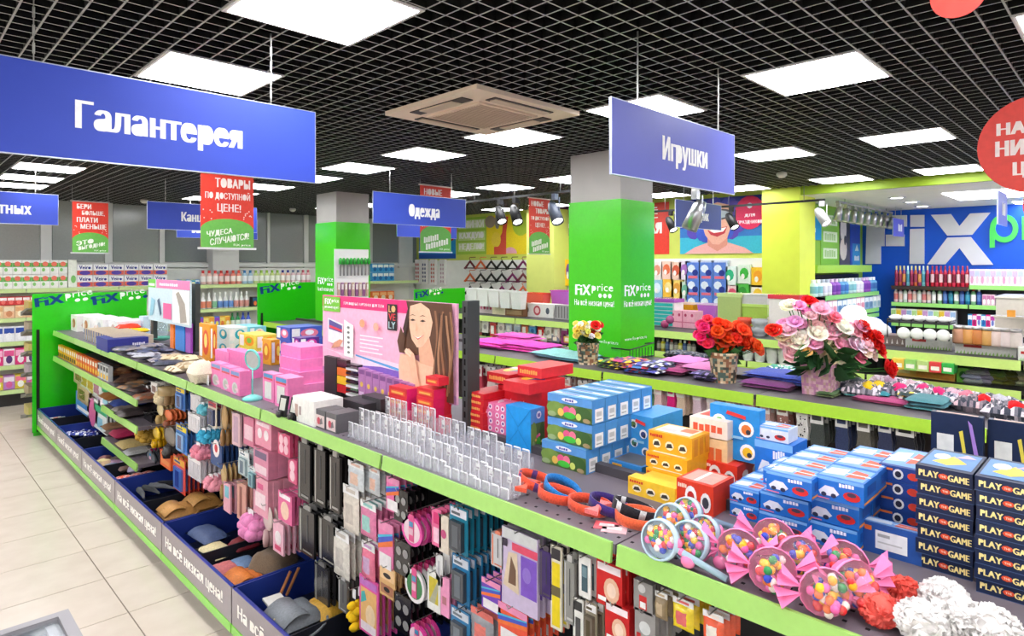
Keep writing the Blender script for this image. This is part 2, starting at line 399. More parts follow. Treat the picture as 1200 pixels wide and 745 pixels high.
# ---- gondola 1 (front)
g1 = thing('gondola_shelf', 'long front gondola with light green price rails and blue bins along the floor', 'shelf unit', (0, 0, 0))
far1 = 2.60
for a, c in zip(G1T[:-1], G1T[1:]):
    shelf_part(g1, G1S, G1M - .02, a, c, G1H, holes=a < 3)
    shelf_part(g1, G1M + .02, far1, a, c, G1H)
    price_rail(g1, G1S - .004, a, c, G1H + .006); price_rail(g1, far1 + .004, a, c, G1H + .006, 1)
    m = MB('paint'); m.box(G1M - .012, G1M + .012, a + .02, c - .02, .3, G1H + .0, (30, 31, 33)); m.build('back_panel', g1)
    m = MB('paint'); m.box(G1M - .02, G1M + .02, a + .005, c - .005, G1H - .03, G1H + .035, (70, 66, 72)); m.build('divider_rail', g1)
    m = MB('paint'); m.box(G1B + .03, far1, a + .003, c - .003, .05, .13, (40, 40, 44)); m.build('base_deck', g1)
    m = MB('gloss'); m.box(G1B - .004, G1B + .012, a + .006, c - .006, .096, .147, (132, 214, 66)); m.build('kick_rail', g1)
    m = MB('paint'); m.box(G1B + .06, far1 - .06, a, c, 0, .05, (50, 47, 46)); m.build('plinth', g1)
for k, y in enumerate(G1T):
    top = 1.99 if abs(y - 2.378) < .01 else G1H
    m = MB('paint'); m.box(G1M - .04, G1M + .04, y - .02, y + .02, 0, top, STEEL); o = m.build('upright', g1)
    if top > 1.5:
        m = MB('matte')
        for j in range(12): zz = 1.36 + j * .052; m.box(G1M - .041, G1M - .04, y - .006, y + .006, zz, zz + .03, (20, 20, 20)); 
        h = m.build('slot_row', o); h['kind'] = 'stuff'
for y, t in ((6.40, 1.99), (7.62, 1.75)):
    m = MB('paint'); m.box(G1M - .005, G1M + .04, y - .13 if t > 1.9 else y - .05, y + .02, G1H, t, STEEL); m.build('upright', g1)
end_panel(g1, 1.35, 2.64, 9.885, 1.80, (1.38, 2.0))
# extra shelves at the far end
for a, c, z, x in ((6.128, 7.378, 1.0, G1S), (7.378, 8.628, 1.0, G1S), (8.628, 9.878, 1.0, G1S), (6.128, 7.378, .765, G1S), (6.128, 7.378, .44, G1S)):
    shelf_part(g1, x, G1M - .02, a, c, z); price_rail(g1, x - .004, a, c, z + .006)
# blue bins with grey printed fronts
BIN = (24, 44, 120)
for a, c in zip(G1T[:-1], G1T[1:]):
    m = MB('paint'); x0, x1 = G1B + .012, G1M - .03; z0, z1 = .15, .353; BIN = (30, 52, 132)
    m.box(x0, x1, a + .006, c - .006, z0, z0 + .01, (26, 34, 60)); m.box(x1 - .012, x1, a + .006, c - .006, z0, z1 - .02, BIN)
    m.box(x0, x1, a + .006, a + .016, z0, z1, BIN); m.box(x0, x1, c - .016, c - .006, z0, z1, BIN); m.box(x0, x0 + .01, a + .006, c - .006, z0, z1, BIN)
    bn = m.build('bin', g1)
    m = MB('paint'); y = (a + c) / 2; m.box(x0 + .01, x1 - .012, y - .005, y + .005, z0, z1 - .03, (30, 32, 40)); m.build('bin_divider', bn)
    m = MB('gloss'); m.box(G1B, G1B + .012, a + .008, c - .008, z0 - .002, z1, (146, 136, 142), top=(60, 70, 150)); bf = m.build('bin_front', bn)
    q = MB('matte'); f = q.on('nx', m.last); f.t('На всё низкая цена!', .06, .26, .9, .70, (248, 244, 238), .07); o = q.build('bin_lettering', bf); o['kind'] = 'stuff'
# header posters between the uprights
def portrait(f):
    SK, SK2, HR, HR2 = (240, 190, 160), (226, 170, 140), (92, 58, 40), (58, 36, 28)
    f.poly([(.70, 1), (.99, 1), (1, .02), (.92, .02), (.86, .3), (.80, .45), (.72, .42), (.66, .52), (.67, .62), (.70, .72), (.715, .9)], HR)
    f.poly([(.78, .62), (.85, .66), (.885, .4), (.86, .2), (.80, .2), (.79, .38)], SK2)                       # neck
    f.poly([(.66, .42), (.72, .44), (.80, .36), (.89, .34), (.93, .2), (.94, .02), (.655, .02), (.65, .3)], SK)   # shoulders
    f.poly([(.73, .95), (.80, .99), (.855, .93), (.875, .80), (.86, .66), (.81, .535), (.775, .52), (.74, .60), (.725, .72), (.718, .86)], SK)
    f.poly([(.80, .995), (.9, .99), (.99, .9), (1, .1), (.93, .1), (.885, .4), (.895, .6), (.88, .8), (.855, .93)], HR)
    for k in range(7):
        a = .885 + .016 * k; w_ = .012; pts = [(a + .012 * math.sin(5 * t + k), .92 - .8 * t - .02 * (k % 3)) for t in [j / 10 for j in range(11)]]
        for j in range(10): f.poly([pts[j], (pts[j][0] + w_, pts[j][1]), (pts[j + 1][0] + w_, pts[j + 1][1]), pts[j + 1]], ((140, 96, 68), (72, 46, 34), (166, 120, 88))[k % 3]); f.k -= 1
        f.k += 1
    f.poly([(.67, .72), (.70, .6), (.69, .5), (.71, .44), (.66, .44), (.645, .56)], HR)
    f.poly([(.715, .9), (.73, .95), (.722, .75), (.70, .62), (.685, .7)], HR2)
    for ex in (.752, .818): f.poly([(ex - .018, .80), (ex, .818), (ex + .02, .805), (ex, .793)], (50, 34, 30)); f.poly([(ex - .022, .845), (ex, .865), (ex + .026, .85), (ex, .856)], (84, 54, 40))
    f.poly([(.778, .80), (.785, .70), (.772, .69)], SK2)
    f.poly([(.756, .645), (.79, .625), (.83, .665), (.79, .605)], (205, 70, 80)); f.poly([(.762, .641), (.79, .628), (.822, .655), (.79, .618)], (252, 246, 240))
    f.poly([(.70, .47), (.73, .50), (.765, .45), (.78, .34), (.79, .2), (.83, .02), (.78, .02), (.745, .22), (.73, .34)], (236, 184, 152))
    f.poly([(.705, .48), (.715, .5), (.75, .46), (.745, .44)], (250, 205, 178)); f.poly([(.70, .46), (.71, .475), (.745, .43), (.74, .41)], (250, 205, 178))
    f.poly([(.735, .11), (.79, .06), (.86, .11), (.94, .08), (.95, .0), (.73, .0)], (70, 78, 84))
hd = thing('advertising_board', 'pink advertising board with smiling long-haired woman on the front gondola', 'sign', (0, 0, 0))
y0, y1 = 2.40, PX(380, 360, 2.03)[1]
zt = 1.975; zb = PX(470, 452, 2.03)[2] - .03
m = MB('card'); m.box(2.02, 2.035, y0 + .01, y1, zb, zt, (246, 180, 208)); m.build('panel', hd)
q = MB('card'); f = q.on('nx', m.last)
f.r(.0, .86, .70, 1, (226, 48, 120)); f.r(0, .0, 1, .09, (196, 140, 190)); f.poly([(.0, .33), (.12, .30), (.3, .18), (.64, .16), (.64, .30), (.4, .33), (.2, .30)], (250, 214, 232))
f.poly([(.26, .1), (.64, .1), (.64, .22), (.5, .23), (.35, .2)], (126, 92, 186)); f.poly([(.3, .30), (.64, .22), (.64, .25), (.3, .32)], (90, 160, 214))
f.r(.01, .8, .165, .985, (120, 196, 60)); f.t('FiX', .025, .89, .085, .96, (255, 255, 255), .05); f.t('price', .09, .9, .155, .96, (255, 255, 255)); f.t('рекомендует', .025, .83, .155, .865, (255, 255, 255), .02)
f.t('ПЕРЕВОДНЫЕ КАРТИНКИ ДЛЯ ТЕЛА', .20, .895, .53, .935, (255, 240, 246), .02)
f.r(.555, .66, .625, .95, (36, 26, 32))
for k, (tx, cc) in enumerate((('LO', (240, 180, 120)), ('VE', (226, 60, 70)), ('LY', (190, 220, 226)))): f.t(tx, .565, .86 - .09 * k, .615, .935 - .09 * k, cc, .02)
f.poly([(.06, .42), (.2, .38), (.2, .66), (.06, .72)], (238, 232, 236)); f.poly([(.07, .58), (.19, .55), (.19, .64), (.07, .7)], (90, 80, 150)); f.poly([(.075, .6), (.19, .56), (.19, .59), (.075, .63)], (226, 60, 80))
f.poly([(.09, .34), (.17, .38), (.2, .46), (.17, .47), (.12, .42)], (226, 160, 130)); f.poly([(.21, .28), (.29, .27), (.29, .66), (.21, .72)], (250, 248, 244))
for k in range(6): f.e(.25, .33 + .06 * k, .012, .016, (120, 120, 120), 8)
for k in range(5): f.r(.35, .55 - .045 * k, .53 - .03 * (k % 2), .565 - .045 * k, (255, 236, 244))
f.e(.37, .70, .022, .05, (248, 160, 120), 8); f.e(.48, .68, .022, .05, (250, 170, 150), 8)
portrait(f); q.build('poster_print', hd)
hd = thing('advertising_board', 'pale advertising board with a hand and grater on the far half of the front gondola', 'sign', (0, 0, 0))
y0, y1 = PX(224, 360, 2.03)[1], PX(175, 360, 2.03)[1]
m = MB('card'); m.box(2.02, 2.035, y0, y1, PX(224, 384, 2.03)[2], PX(200, 328, 2.03)[2], (206, 226, 234)); m.build('panel', hd)
q = MB('card'); f = q.on('nx', m.last)
f.r(0, .8, .2, 1, (110, 200, 70)); f.r(.22, .8, 1, 1, (240, 130, 180)); f.bars(.3, .86, .75, .92, (255, 240, 250), 9); f.r(.02, .84, .18, .9, (250, 250, 240)); f.r(.62, .05, 1, .78, (244, 244, 240)); f.poly([(.7, .7), (.76, .76), (.9, .5), (.94, .1), (.8, .06), (.78, .4)], (170, 160, 150))
f.r(.4, .1, .6, .46, (240, 100, 160)); f.poly([(.25, .5), (.3, .56), (.36, .2), (.32, .14)], (80, 100, 130)); f.poly([(.05, .1), (.14, .14), (.2, .5), (.1, .56)], (150, 200, 220)); q.build('poster_print', hd)
# ---- gondola 2 (socks, flowers)
G2S, G2M, G2F, G2H = 4.10, 4.62, 5.13, 1.306
G2T = [-.68, .57, 1.82, 3.07, 4.32, 5.57, 6.82, 8.07, 9.4]
g2 = thing('gondola_shelf', 'middle gondola with green price rail, socks hanging below, flower pots on top', 'shelf unit')
LG = (176, 222, 70)
for a, c in zip(G2T[:-1], G2T[1:]):
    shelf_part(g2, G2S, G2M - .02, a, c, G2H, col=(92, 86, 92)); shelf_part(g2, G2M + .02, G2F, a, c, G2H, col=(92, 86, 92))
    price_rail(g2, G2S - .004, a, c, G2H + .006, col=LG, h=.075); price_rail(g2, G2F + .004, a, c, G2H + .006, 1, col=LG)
    if not (a < 3.9 and c > 3.4): m = MB('paint'); m.box(G2M - .012, G2M + .012, a + .02, c - .02, .2, G2H, (58, 50, 48)); m.build('back_panel', g2)
    else: m = MB('paint'); m.box(G2M - .012, G2M + .012, a + .02, c - .02, .2, G2H, (58, 50, 48)); m.build('back_panel', g2)
    m = MB('paint'); m.box(G2M - .02, G2M + .02, a + .005, c - .005, G2H - .03, G2H + .03, (66, 60, 62)); m.build('divider_rail', g2)
    m = MB('paint'); m.box(G2S - .1, G2F + .1, a, c, 0, .15, (60, 58, 60)); m.build('base_deck', g2)
for y in G2T:
    m = MB('paint'); m.box(G2M - .03, G2M + .03, y - .025, y + .025, 0, G2H, STEEL); m.build('upright', g2)
end_panel(g2, 4.02, 5.22, 9.43, CAMH - .28, (4.06,))
# ---- gondola 3 (household)
G3S, G3M, G3F, G3H = 7.08, 7.6, 8.1, 1.32
G3T = [-1.7, -.5, .75, 2.0, 3.25, 4.5, 5.75, 7.0, 8.25, 9.5]
g3 = thing('gondola_shelf', 'rear gondola with pale green rails holding boxes, jars and hanging haberdashery', 'shelf unit')
for a, c in zip(G3T[:-1], G3T[1:]):
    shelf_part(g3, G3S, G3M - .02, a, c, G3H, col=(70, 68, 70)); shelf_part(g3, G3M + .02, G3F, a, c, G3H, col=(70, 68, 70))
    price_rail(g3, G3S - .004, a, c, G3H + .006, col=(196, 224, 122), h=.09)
    m = MB('paint'); m.box(G3M - .012, G3M + .012, a + .02, c - .02, .2, G3H, (34, 32, 34)); m.build('back_panel', g3)
    m = MB('paint'); m.box(G3S - .1, G3F + .1, a, c, 0, .15, (60, 58, 60)); m.build('base_deck', g3)
    if c < 4.6: shelf_part(g3, G3S + .02, G3M - .02, a, c, 1.05, col=(70, 68, 70)); price_rail(g3, G3S + .016, a, c, 1.056, col=(196, 224, 122), h=.08)
for y in G3T:
    m = MB('paint'); m.box(G3M - .03, G3M + .03, y - .025, y + .025, 0, G3H, STEEL); m.build('upright', g3)
end_panel(g3, 6.98, 8.2, 9.52, 1.71, (7.0,))
# ---- wall units along the window wall (rows of detergents and paper)
WY, WH = 12.22, 1.79
g4 = thing('wall_shelf', 'wall shelving below the grey windows stacked with paper rolls and detergents', 'shelf unit')
W4 = [-.9, .35, 1.6, 2.85, 4.1, 5.35, 6.6, 7.85, 9.1]
for k, (a, c) in enumerate(zip(W4[:-1], W4[1:])):
    for z, d in ((.25, 0), (.62, .05), (.98, .05), (1.34, .05), (1.79, .05)):
        m = MB('paint'); m.box(a + .003, c - .003, WY + d, 12.7, z - .03, z, (215, 215, 205)); m.build('shelf', g4)
        m = MB('gloss'); m.box(a + .006, c - .006, WY + d - .012, WY + d, z - .055, z + .008, (206, 228, 160)); m.build('price_rail', g4)
    m = MB('paint'); m.box(a, c, 12.66, 12.7, .0, 2.1, (232, 232, 226)); m.build('back_panel', g4)
    m = MB('paint'); m.box(a, c, WY + .08, 12.7, 0, .2, (52, 50, 50)); m.build('base_deck', g4)
# ---- shelves in the alcove (shampoos) on the blue wall and side wall
g5 = thing('wall_shelf', 'dark wall shelving with green rails under the big blue logo wall', 'shelf unit')
zs5 = [PX(1060, y, 12.2)[2] for y in (333, 354.5, 378)]
ya, yb = PX(1200, 330, 12.2)[1] - .3, PX(1044, 330, 12.2)[1]
m = MB('paint'); m.box(12.5, 12.58, ya, yb, .2, PX(1060, 320, 12.5)[2], (40, 40, 44)); m.build('back_panel', g5)
ym = PX(1135, 330, 12.2)[1]
for i, z in enumerate(zs5):
    for a, c in ((ya, ym), (ym, yb)):
        dz = .03 if c == yb and i == 0 else 0
        m = MB('paint'); m.box(12.2, 12.5, a, c, z - .02 - dz, z - dz, (60, 60, 60)); m.build('shelf', g5)
        m = MB('gloss'); m.box(12.19, 12.2, a + .01, c - .01, z - .06 - dz, z + .005 - dz, (150, 214, 120) if dz == 0 else (60, 40, 40)); m.build('price_rail', g5)
g6 = thing('wall_shelf', 'wall shelving with slanted green rails beside the lime column under green posters', 'shelf unit')
m = MB('paint'); m.box(9.5, 12.2, 3.55, 3.6, .2, PY(960, 322, 3.6)[2], (44, 44, 48)); m.build('back_panel', g6)
m = MB('gloss'); m.box(9.5, 12.05, 3.3, 3.6, PY(960, 320, 3.3)[2], PY(960, 310.5, 3.3)[2], (160, 210, 70)); m.build('header', g6)
for z in (PY(1000, 344, 3.2)[2], PY(1000, 365, 3.2)[2], 1.35):
    m = MB('paint'); m.box(9.5, 12.05, 3.2, 3.55, z - .02, z, (70, 70, 70)); m.build('shelf', g6)
    m = MB('gloss'); m.box(9.5, 12.05, 3.19, 3.2, z - .06, z + .006, (130, 206, 120)); m.build('price_rail', g6)
# ================================================================ HANGING SIGNS, BANNERS, POSTERS, SPOTS
BLUE = (56, 78, 186)
def chain(parent, x, y, z0, z1, nm='chain'):
    m = MB('metal'); n = max(2, int((z1 - z0) / .03))
    for k in range(n):
        z = z0 + (z1 - z0) * (k + .5) / n; h = (z1 - z0) / n * .6
        if k % 2: m.box(x - .004, x + .004, y - .0015, y + .0015, z - h, z + h, (210, 210, 205))
        else: m.box(x - .0015, x + .0015, y - .004, y + .004, z - h, z + h, (190, 190, 186))
    m.build(nm, parent)
def blue_sign(x0, x1, y, z0, z1, txt, tx0, tx1, ch, label, caps=.098, desc=None, chains=None, col=BLUE):
    """caps = cap height in metres; letters that drop below the line widen the text box downwards"""
    q = thing('hanging_sign', label, 'sign', (0, 0, 0))
    m = MB('paint'); m.box(x0, x1, y, y + .01, z0, z1, col); m.build('board', q)
    m = MB('metal'); g = .004
    m.box(x0, x1, y - .001, y + .011, z1, z1 + g, (200, 205, 225)); m.box(x0, x1, y - .001, y + .011, z0 - g, z0, (200, 205, 225))
    m.box(x0 - g, x0, y - .001, y + .011, z0 - g, z1 + g, (200, 205, 225)); m.box(x1, x1 + g, y - .001, y + .011, z0 - g, z1 + g, (200, 205, 225)); m.build('edge_frame', q)
    if txt == '#': m = MB('matte'); Frame(m, (0, y - .0005, 0), (1, 0, 0), (0, 0, 1)).bars(tx0, (z0 + z1) / 2 - .06, tx1, (z0 + z1) / 2 + .06, (248, 248, 250), 3); m.build('lettering', q)
    elif txt:
        m = MB('matte'); zc = (z0 + z1) / 2; lo = zc - caps / 2 - (caps * .25 if desc else 0); hi = zc + caps / 2
        f = Frame(m, (0, y - .0005, 0), (1, 0, 0), (0, 0, 1)); f.t(txt, tx0, lo, tx1, hi, (248, 248, 250), .045); m.build('lettering', q)
    for cx in (chains if chains is not None else (x0 + .2, x1 - .2)): chain(q, cx, y + .005, z1, CEIL)
    return q
Z0, Z1 = CAMH + .397, CAMH + .735
blue_sign(.17, 1.487, 2.836, Z0, Z1, 'Галантерея', .516, 1.139, 1, 'large blue hanging sign with white word for haberdashery, nearest on the left', .108, True, (.392, 1.271))
blue_sign(2.235, 3.39, 1.625, CAMH + .395, CAMH + .723, 'Игрушки', 2.64, 3.08, 1, 'blue hanging sign with white word for toys beside the green column', .118, True, (2.44, 3.21), (92, 100, 190))
blue_sign(3.64, 4.91, 5.69, CAMH + .437, CAMH + .767, 'Одежда', 4.09, 4.52, 1, 'blue hanging sign with white word for clothes in the middle distance', .13, True, (3.85, 4.7))
blue_sign(.09, 1.385, 8.47, CAMH + .436, CAMH + .766, 'Для животных', .30, 1.15, 1, 'blue hanging sign cut by the left edge, for pet goods', .12, True)
blue_sign(2.28, 3.61, 8.51, CAMH + .436, CAMH + .766, 'Канцтовары', 2.66, 3.26, 1, 'blue hanging stationery sign half hidden by the red banner', .12, True)
blue_sign(3.28, 4.55, 10.7, CAMH + .43, CAMH + .76, 'Бытовая химия', 3.5, 4.3, 1, 'blue household chemicals sign peeping out below the stationery sign', .12, True)
blue_sign(5.57, 6.75, 8.05, CAMH + .43, CAMH + .76, None, 0, 0, 1, 'plain blue hanging sign mostly hidden behind the clothes sign')
blue_sign(6.8, 7.96, 4.0, CAMH + .46, CAMH + .79, 'Праздник', 7.13, 7.62, 1, 'dark blue party goods sign in front of the portrait poster', .13, True, (7.0, 7.75), (50, 66, 150))
blue_sign(11.65, 12.3, 2.88, CAMH + .47, CAMH + .76, '#', 11.95, 12.2, 1, 'small blue sign hanging in front of the letter F on the logo wall', .1, False, (11.8, 12.15), (84, 90, 200))
blue_sign(7.08, 7.6, .92, CAMH + .367, CAMH + .665, '#', 7.3, 7.5, 1, 'small violet-blue sign seen edge-on before the green letter p', .1, False, (7.3,), (120, 126, 205))
RED = (226, 64, 48)
def banner(x0, x1, y, z0, z1, lines, low, label, seed):
    q = thing('hanging_banner', label, 'banner', (0, 0, 0)); rr = random.Random(seed)
    m = MB('card'); m.box(x0, x1, y, y + .003, z0, z1, RED); m.build('sheet', q)
    m = MB('card'); f = m.on('ny', (x0, x1, y, y, z0, z1)); k = .36
    f.poly([(0, 0), (1, 0), (1, .27)] + [(.5 + .5 * math.cos(math.radians(a)), .25 + .15 * math.sin(math.radians(a))) for a in range(10, 175, 15)] + [(0, .27)], (108, 184, 80))
    n = len(lines); top = .97
    for i, (t, a, c_) in enumerate(lines):
        h = .52 / n; f.t(t, a, top - h * (i + .86), c_, top - h * (i + .12), (250, 232, 226), .03)
    for i in range(14):
        xx = rr.choice((rr.uniform(.04, .2), rr.uniform(.8, .95))); yy = rr.uniform(.36, .52); f.e(xx, yy, .014, None, (246, 214, 200), 6)
    (f.t if low[0] != '#' else lambda t, a, b, c, d, e, g, h: f.bars(a, b, c, d, e, 7, h))(low[0], .1, .13, .58, .22, (240, 248, 230), .03, .06); (f.t if low[0] != '#' else lambda t, a, b, c, d, e, g, h: f.bars(a, b, c, d, e, 9, h))(low[1], .16, .03, .9, .12, (240, 248, 230), .03, .1); f.t('FiX price', .6, .02, .93, .06, (240, 248, 230), .02)
    m.build('banner_print', q)
    m = MB('metal'); m.box(x0 - .02, x1 + .02, y - .006, y + .009, z0 - .012, z0 + .004, (236, 236, 236)); m.build('bottom_rod', q)
    m = MB('metal'); m.box(x0 - .02, x1 + .02, y - .006, y + .009, z1 - .004, z1 + .012, (210, 190, 180)); m.build('top_rod', q)
    for cx in (x0, x1): m = MB('metal'); m.box(cx - .0015, cx + .0015, y, y + .003, z1, CEIL, (180, 180, 180)); m.build('cord', q)
banner(1.765, 2.18, 5.2, CAMH + .133, CAMH + .72, (('ТОВАРЫ', .26, .93), ('ПО ДОСТУПНОЙ', .08, .93), ('ЦЕНЕ!', .3, .75)), ('ЧУДЕСА', 'СЛУЧАЮТСЯ!'), 'red and green banner with goods-at-affordable-price slogan under the haberdashery sign', 1)
banner(1.79, 2.2, 10.0, CAMH + .16, CAMH + .84, (('БЕРИ', .12, .52), ('БОЛЬШЕ,', .26, .9), ('ПЛАТИ', .12, .7), ('МЕНЬШЕ', .22, .95)), ('ЭТО', 'ВЫГОДНО!'), 'small red and green buy-more banner before the grey windows on the left', 2)
banner(4.7, 5.19, 6.3, CAMH + .16, CAMH + .985, (('НОВЫЕ', .12, .7), ('ТОВАРЫ', .3, .95), ('ПО ДОСТУПНОЙ', .1, .9), ('ЦЕНЕ!', .25, .8)), ('#', '#'), 'red and green banner cut across by the clothes sign', 3)
banner(6.65, 7.1, 6.3, CAMH + .16, CAMH + .97, (('НОВЫЕ', .1, .7), ('ТОВАРЫ', .3, .95), ('ПО ДОСТУПНОЙ', .1, .95), ('ЦЕНЕ!', .3, .75)), ('#', '#'), 'red and green banner left of the green column, before the lime column', 4)
# round red signs at the right edge
def round_sign(X, px, py, rad, label, lines=()):
    x, y, z = PX(px, py, X)
    q = thing('round_sign', label, 'sign', (x, y, z))
    m = MB('card'); m.prism([(rad * math.cos(a * math.pi / 20), rad * math.sin(a * math.pi / 20)) for a in range(40)], 'x', 0, .004, (226, 66, 56)); m.build('disc', q)
    if lines:
        m = MB('matte'); f = Frame(m, (0, rad, -rad), (0, -2 * rad, 0), (0, 0, 2 * rad))
        for t, a, c_, yy, hh in lines: f.t(t, a, yy, c_, yy + hh, (248, 232, 228), .05)
        m.build('lettering', q)
    m = MB('metal'); m.box(0, .002, -.001, .001, rad, CEIL - z, (200, 200, 200)); m.build('cord', q)
round_sign(3.2, 1216, 168, .193, 'large round red low-prices sign at the right edge', (('НА ВСЁ', .165, .80, .62, .165), ('НИЗКИЕ', .155, .85, .40, .165), ('ЦЕНЫ', .30, .74, .165, .165)))
round_sign(2.0, 1123, -8, .063, 'small round red tag hanging at the top right edge of the picture')
round_sign(5.2, 1239, 239, .17, 'red round sign peeping out below the big round one')
# posters on the back wall
def wall_poster(pxl, pxr, pyt, pyb, col, label, draw=None, X=9.392, kind='poster'):
    y1 = PX(pxl, 310, X)[1]; y0 = PX(pxr, 310, X)[1]; pm = (pxl + pxr) / 2
    z1 = min(PX(pm, pyt, X)[2], CEIL - .0); z0 = PX(pm, pyb, X)[2]
    m = MB('card'); m.box(X, X + .006, y0, y1, z0, z1, col); f = m.on('nx')
    if draw: draw(f)
    return solo(m, 'wall_poster', label, kind)
def d1(f): f.e(.75, .7, .3, .3, (190, 40, 70)); f.e(.75, .7, .16, .16, (230, 230, 240)); f.r(0, 0, 1, .12, (30, 90, 190))
wall_poster(491, 534, 248, 303, (40, 150, 214), 'blue wall poster with red disc behind the clothes sign', d1)
def d2(f):
    for t, yy in (('НОВИНКИ', .72), ('КАЖДУЮ', .40), ('НЕДЕЛЮ!', .10)): f.r(.06, yy - .02, .96, yy + .22, (206, 226, 150)); f.t(t, .1, yy, .92, yy + .2, (252, 252, 246), .05)
wall_poster(535, 570, 254, 298, (164, 204, 70), 'light green wall poster promising novelties every week', d2)
def d3(f):
    f.poly([(.22, 0), (.5, 0), (.5, .55), (.55, .95), (.44, .95), (.4, .55), (.22, .2)], (226, 86, 66)); f.e(.1, .85, .14, .16, (170, 150, 130)); f.e(.28, .85, .06, .2, (150, 140, 130)); f.e(.25, .38, .12, .2, (246, 214, 70))
    f.e(.6, .02, .16, .16, (236, 170, 190), 10, 0, math.pi); f.e(.85, .75, .2, .3, (176, 200, 60)); f.r(.2, .0, .5, .2, (226, 86, 66))
wall_poster(570, 618, 250, 298, (244, 216, 40), 'yellow wall poster with red tower and round shapes', d3)
X_ = 9.38
m = MB('card'); y, z = PX(660, 258, X_)[1:]; m.prism([(y + .26 * math.cos(a * .314), z + .36 * math.sin(a * .314)) for a in range(20)], 'x', X_, X_ + .01, (124, 48, 112))
f = Frame(m, (X_, y + .26, z - .36), (0, -.52, 0), (0, 0, .72)); f.bars(.3, .5, .7, .66, (236, 216, 236), 3); f.bars(.2, .28, .85, .4, (236, 216, 236), 6); solo(m, 'wall_sticker', 'purple round sticker on the lime wall left of the green column', 'poster')
def d5(f): f.t('НА ВСЁ', -.0, .70, .78, .92, (252, 240, 236), .05); f.t('НИЗКАЯ', -.0, .40, .86, .62, (252, 240, 236), .05); f.t('ЦЕНА', -.0, .1, .62, .32, (252, 240, 236), .05)
wall_poster(728, 784, 234, 298, (232, 62, 44), 'red wall poster with big white letters right behind the green column', d5)
def d6(f):
    f.r(0, .45, 1, 1, (44, 60, 160)); f.r(0, .0, 1, .3, (60, 186, 214)); f.r(0, .3, 1, .47, (50, 120, 196))
    rr = random.Random(3)
    for k in range(26): a = rr.uniform(0, 6.28); f.e(.42 + .36 * math.cos(a), .62 + .28 * math.sin(a), rr.uniform(.05, .1), None, rr.choice(((70, 70, 190), (60, 90, 200), (90, 70, 180))), 9)
    f.poly([(.06, 0), (.2, .12), (.36, .2), (.6, .2), (.8, .1), (.9, 0)], (240, 176, 170)); f.poly([(.36, .3), (.36, .15), (.48, .04), (.6, .15), (.6, .3)], (226, 150, 130))
    f.poly([(.3, .72), (.34, .86), (.48, .92), (.62, .86), (.66, .7), (.65, .5), (.6, .28), (.5, .16), (.42, .17), (.33, .34), (.3, .5)], (238, 178, 156))
    f.e(.5, .7, .17, .1, (90, 80, 84)); f.e(.5, .7, .13, .07, (180, 190, 200)); f.poly([(.36, .42), (.6, .48), (.57, .36), (.48, .3), (.40, .34)], (200, 60, 70)); f.poly([(.375, .42), (.59, .465), (.55, .39), (.44, .37)], (252, 248, 244))
    f.poly([(.44, .56), (.52, .56), (.5, .48)], (220, 140, 130)); f.e(.86, .70, .17, .29, (226, 44, 96), 18); f.t('ДЛЯ', .8, .62, .92, .68, (255, 230, 240), .03); f.t('ПРАЗДНИКОВ', .72, .5, 1.0, .57, (255, 230, 240), .03); f.e(.86, .82, .03, .05, (230, 220, 240), 8)
wall_poster(797, 894, 228, 297, (60, 150, 214), 'wall poster of a laughing man in a blue curly wig with a pink disc', d6)
# posters on the alcove's side wall
def side_poster(px0, px1, pyt, pyb, col, label, draw):
    Y = 3.592; a, c_ = PY(px0, 310, Y)[0], PY(px1, 310, Y)[0]; pm = (px0 + px1) / 2
    m = MB('card'); m.box(a, c_, Y, Y + .006, PY(pm, pyb, Y)[2], min(PY(pm, pyt, Y)[2], 3.11), col); f = m.on('ny'); draw(f); solo(m, 'wall_poster', label, 'poster')
def d7(f):
    for k in range(3): f.r(.12, .12 + .29 * k, .9, .30 + .29 * k, (226, 238, 214)); f.bars(.2, .15 + .29 * k, .82, .27 + .29 * k, (170, 206, 140), 5)
side_poster(962, 983, 244, 311, (130, 192, 64), 'green wall poster with three white word blocks beside the lime column', d7)
def d8(f): f.r(0, .0, 1, .3, (84, 80, 100)); f.e(.35, .72, .3, .25, (220, 216, 222)); f.e(.35, .32, .34, .22, (226, 214, 210)); f.e(.5, .5, .1, .1, (60, 60, 70))
side_poster(984, 996, 252, 311, (60, 66, 90), 'dark wall poster with pale round dishes beside the green poster', d8)
def d9(f): f.r(.2, 0, 1, .45, (30, 150, 224)); f.poly([(.45, .3), (.85, .3), (.65, .44)], (240, 250, 255)); f.bars(.4, .1, .9, .2, (240, 250, 255), 3)
side_poster(996.5, 1008, 254, 311, (20, 70, 196), 'blue wall poster in the corner of the alcove', d9)
m = MB('card'); a = PY(954, 310, 3.59); m.box(9.5, PY(961, 310, 3.59)[0], 3.57, 3.585, PY(957, 281, 3.57)[2], PY(957, 252, 3.57)[2], (20, 150, 214)); f = m.on('ny'); f.bars(.2, .3, .8, .5, (235, 245, 255), 2); solo(m, 'wall_sticker', 'small blue hanging plate on the edge of the lime column', 'sign')
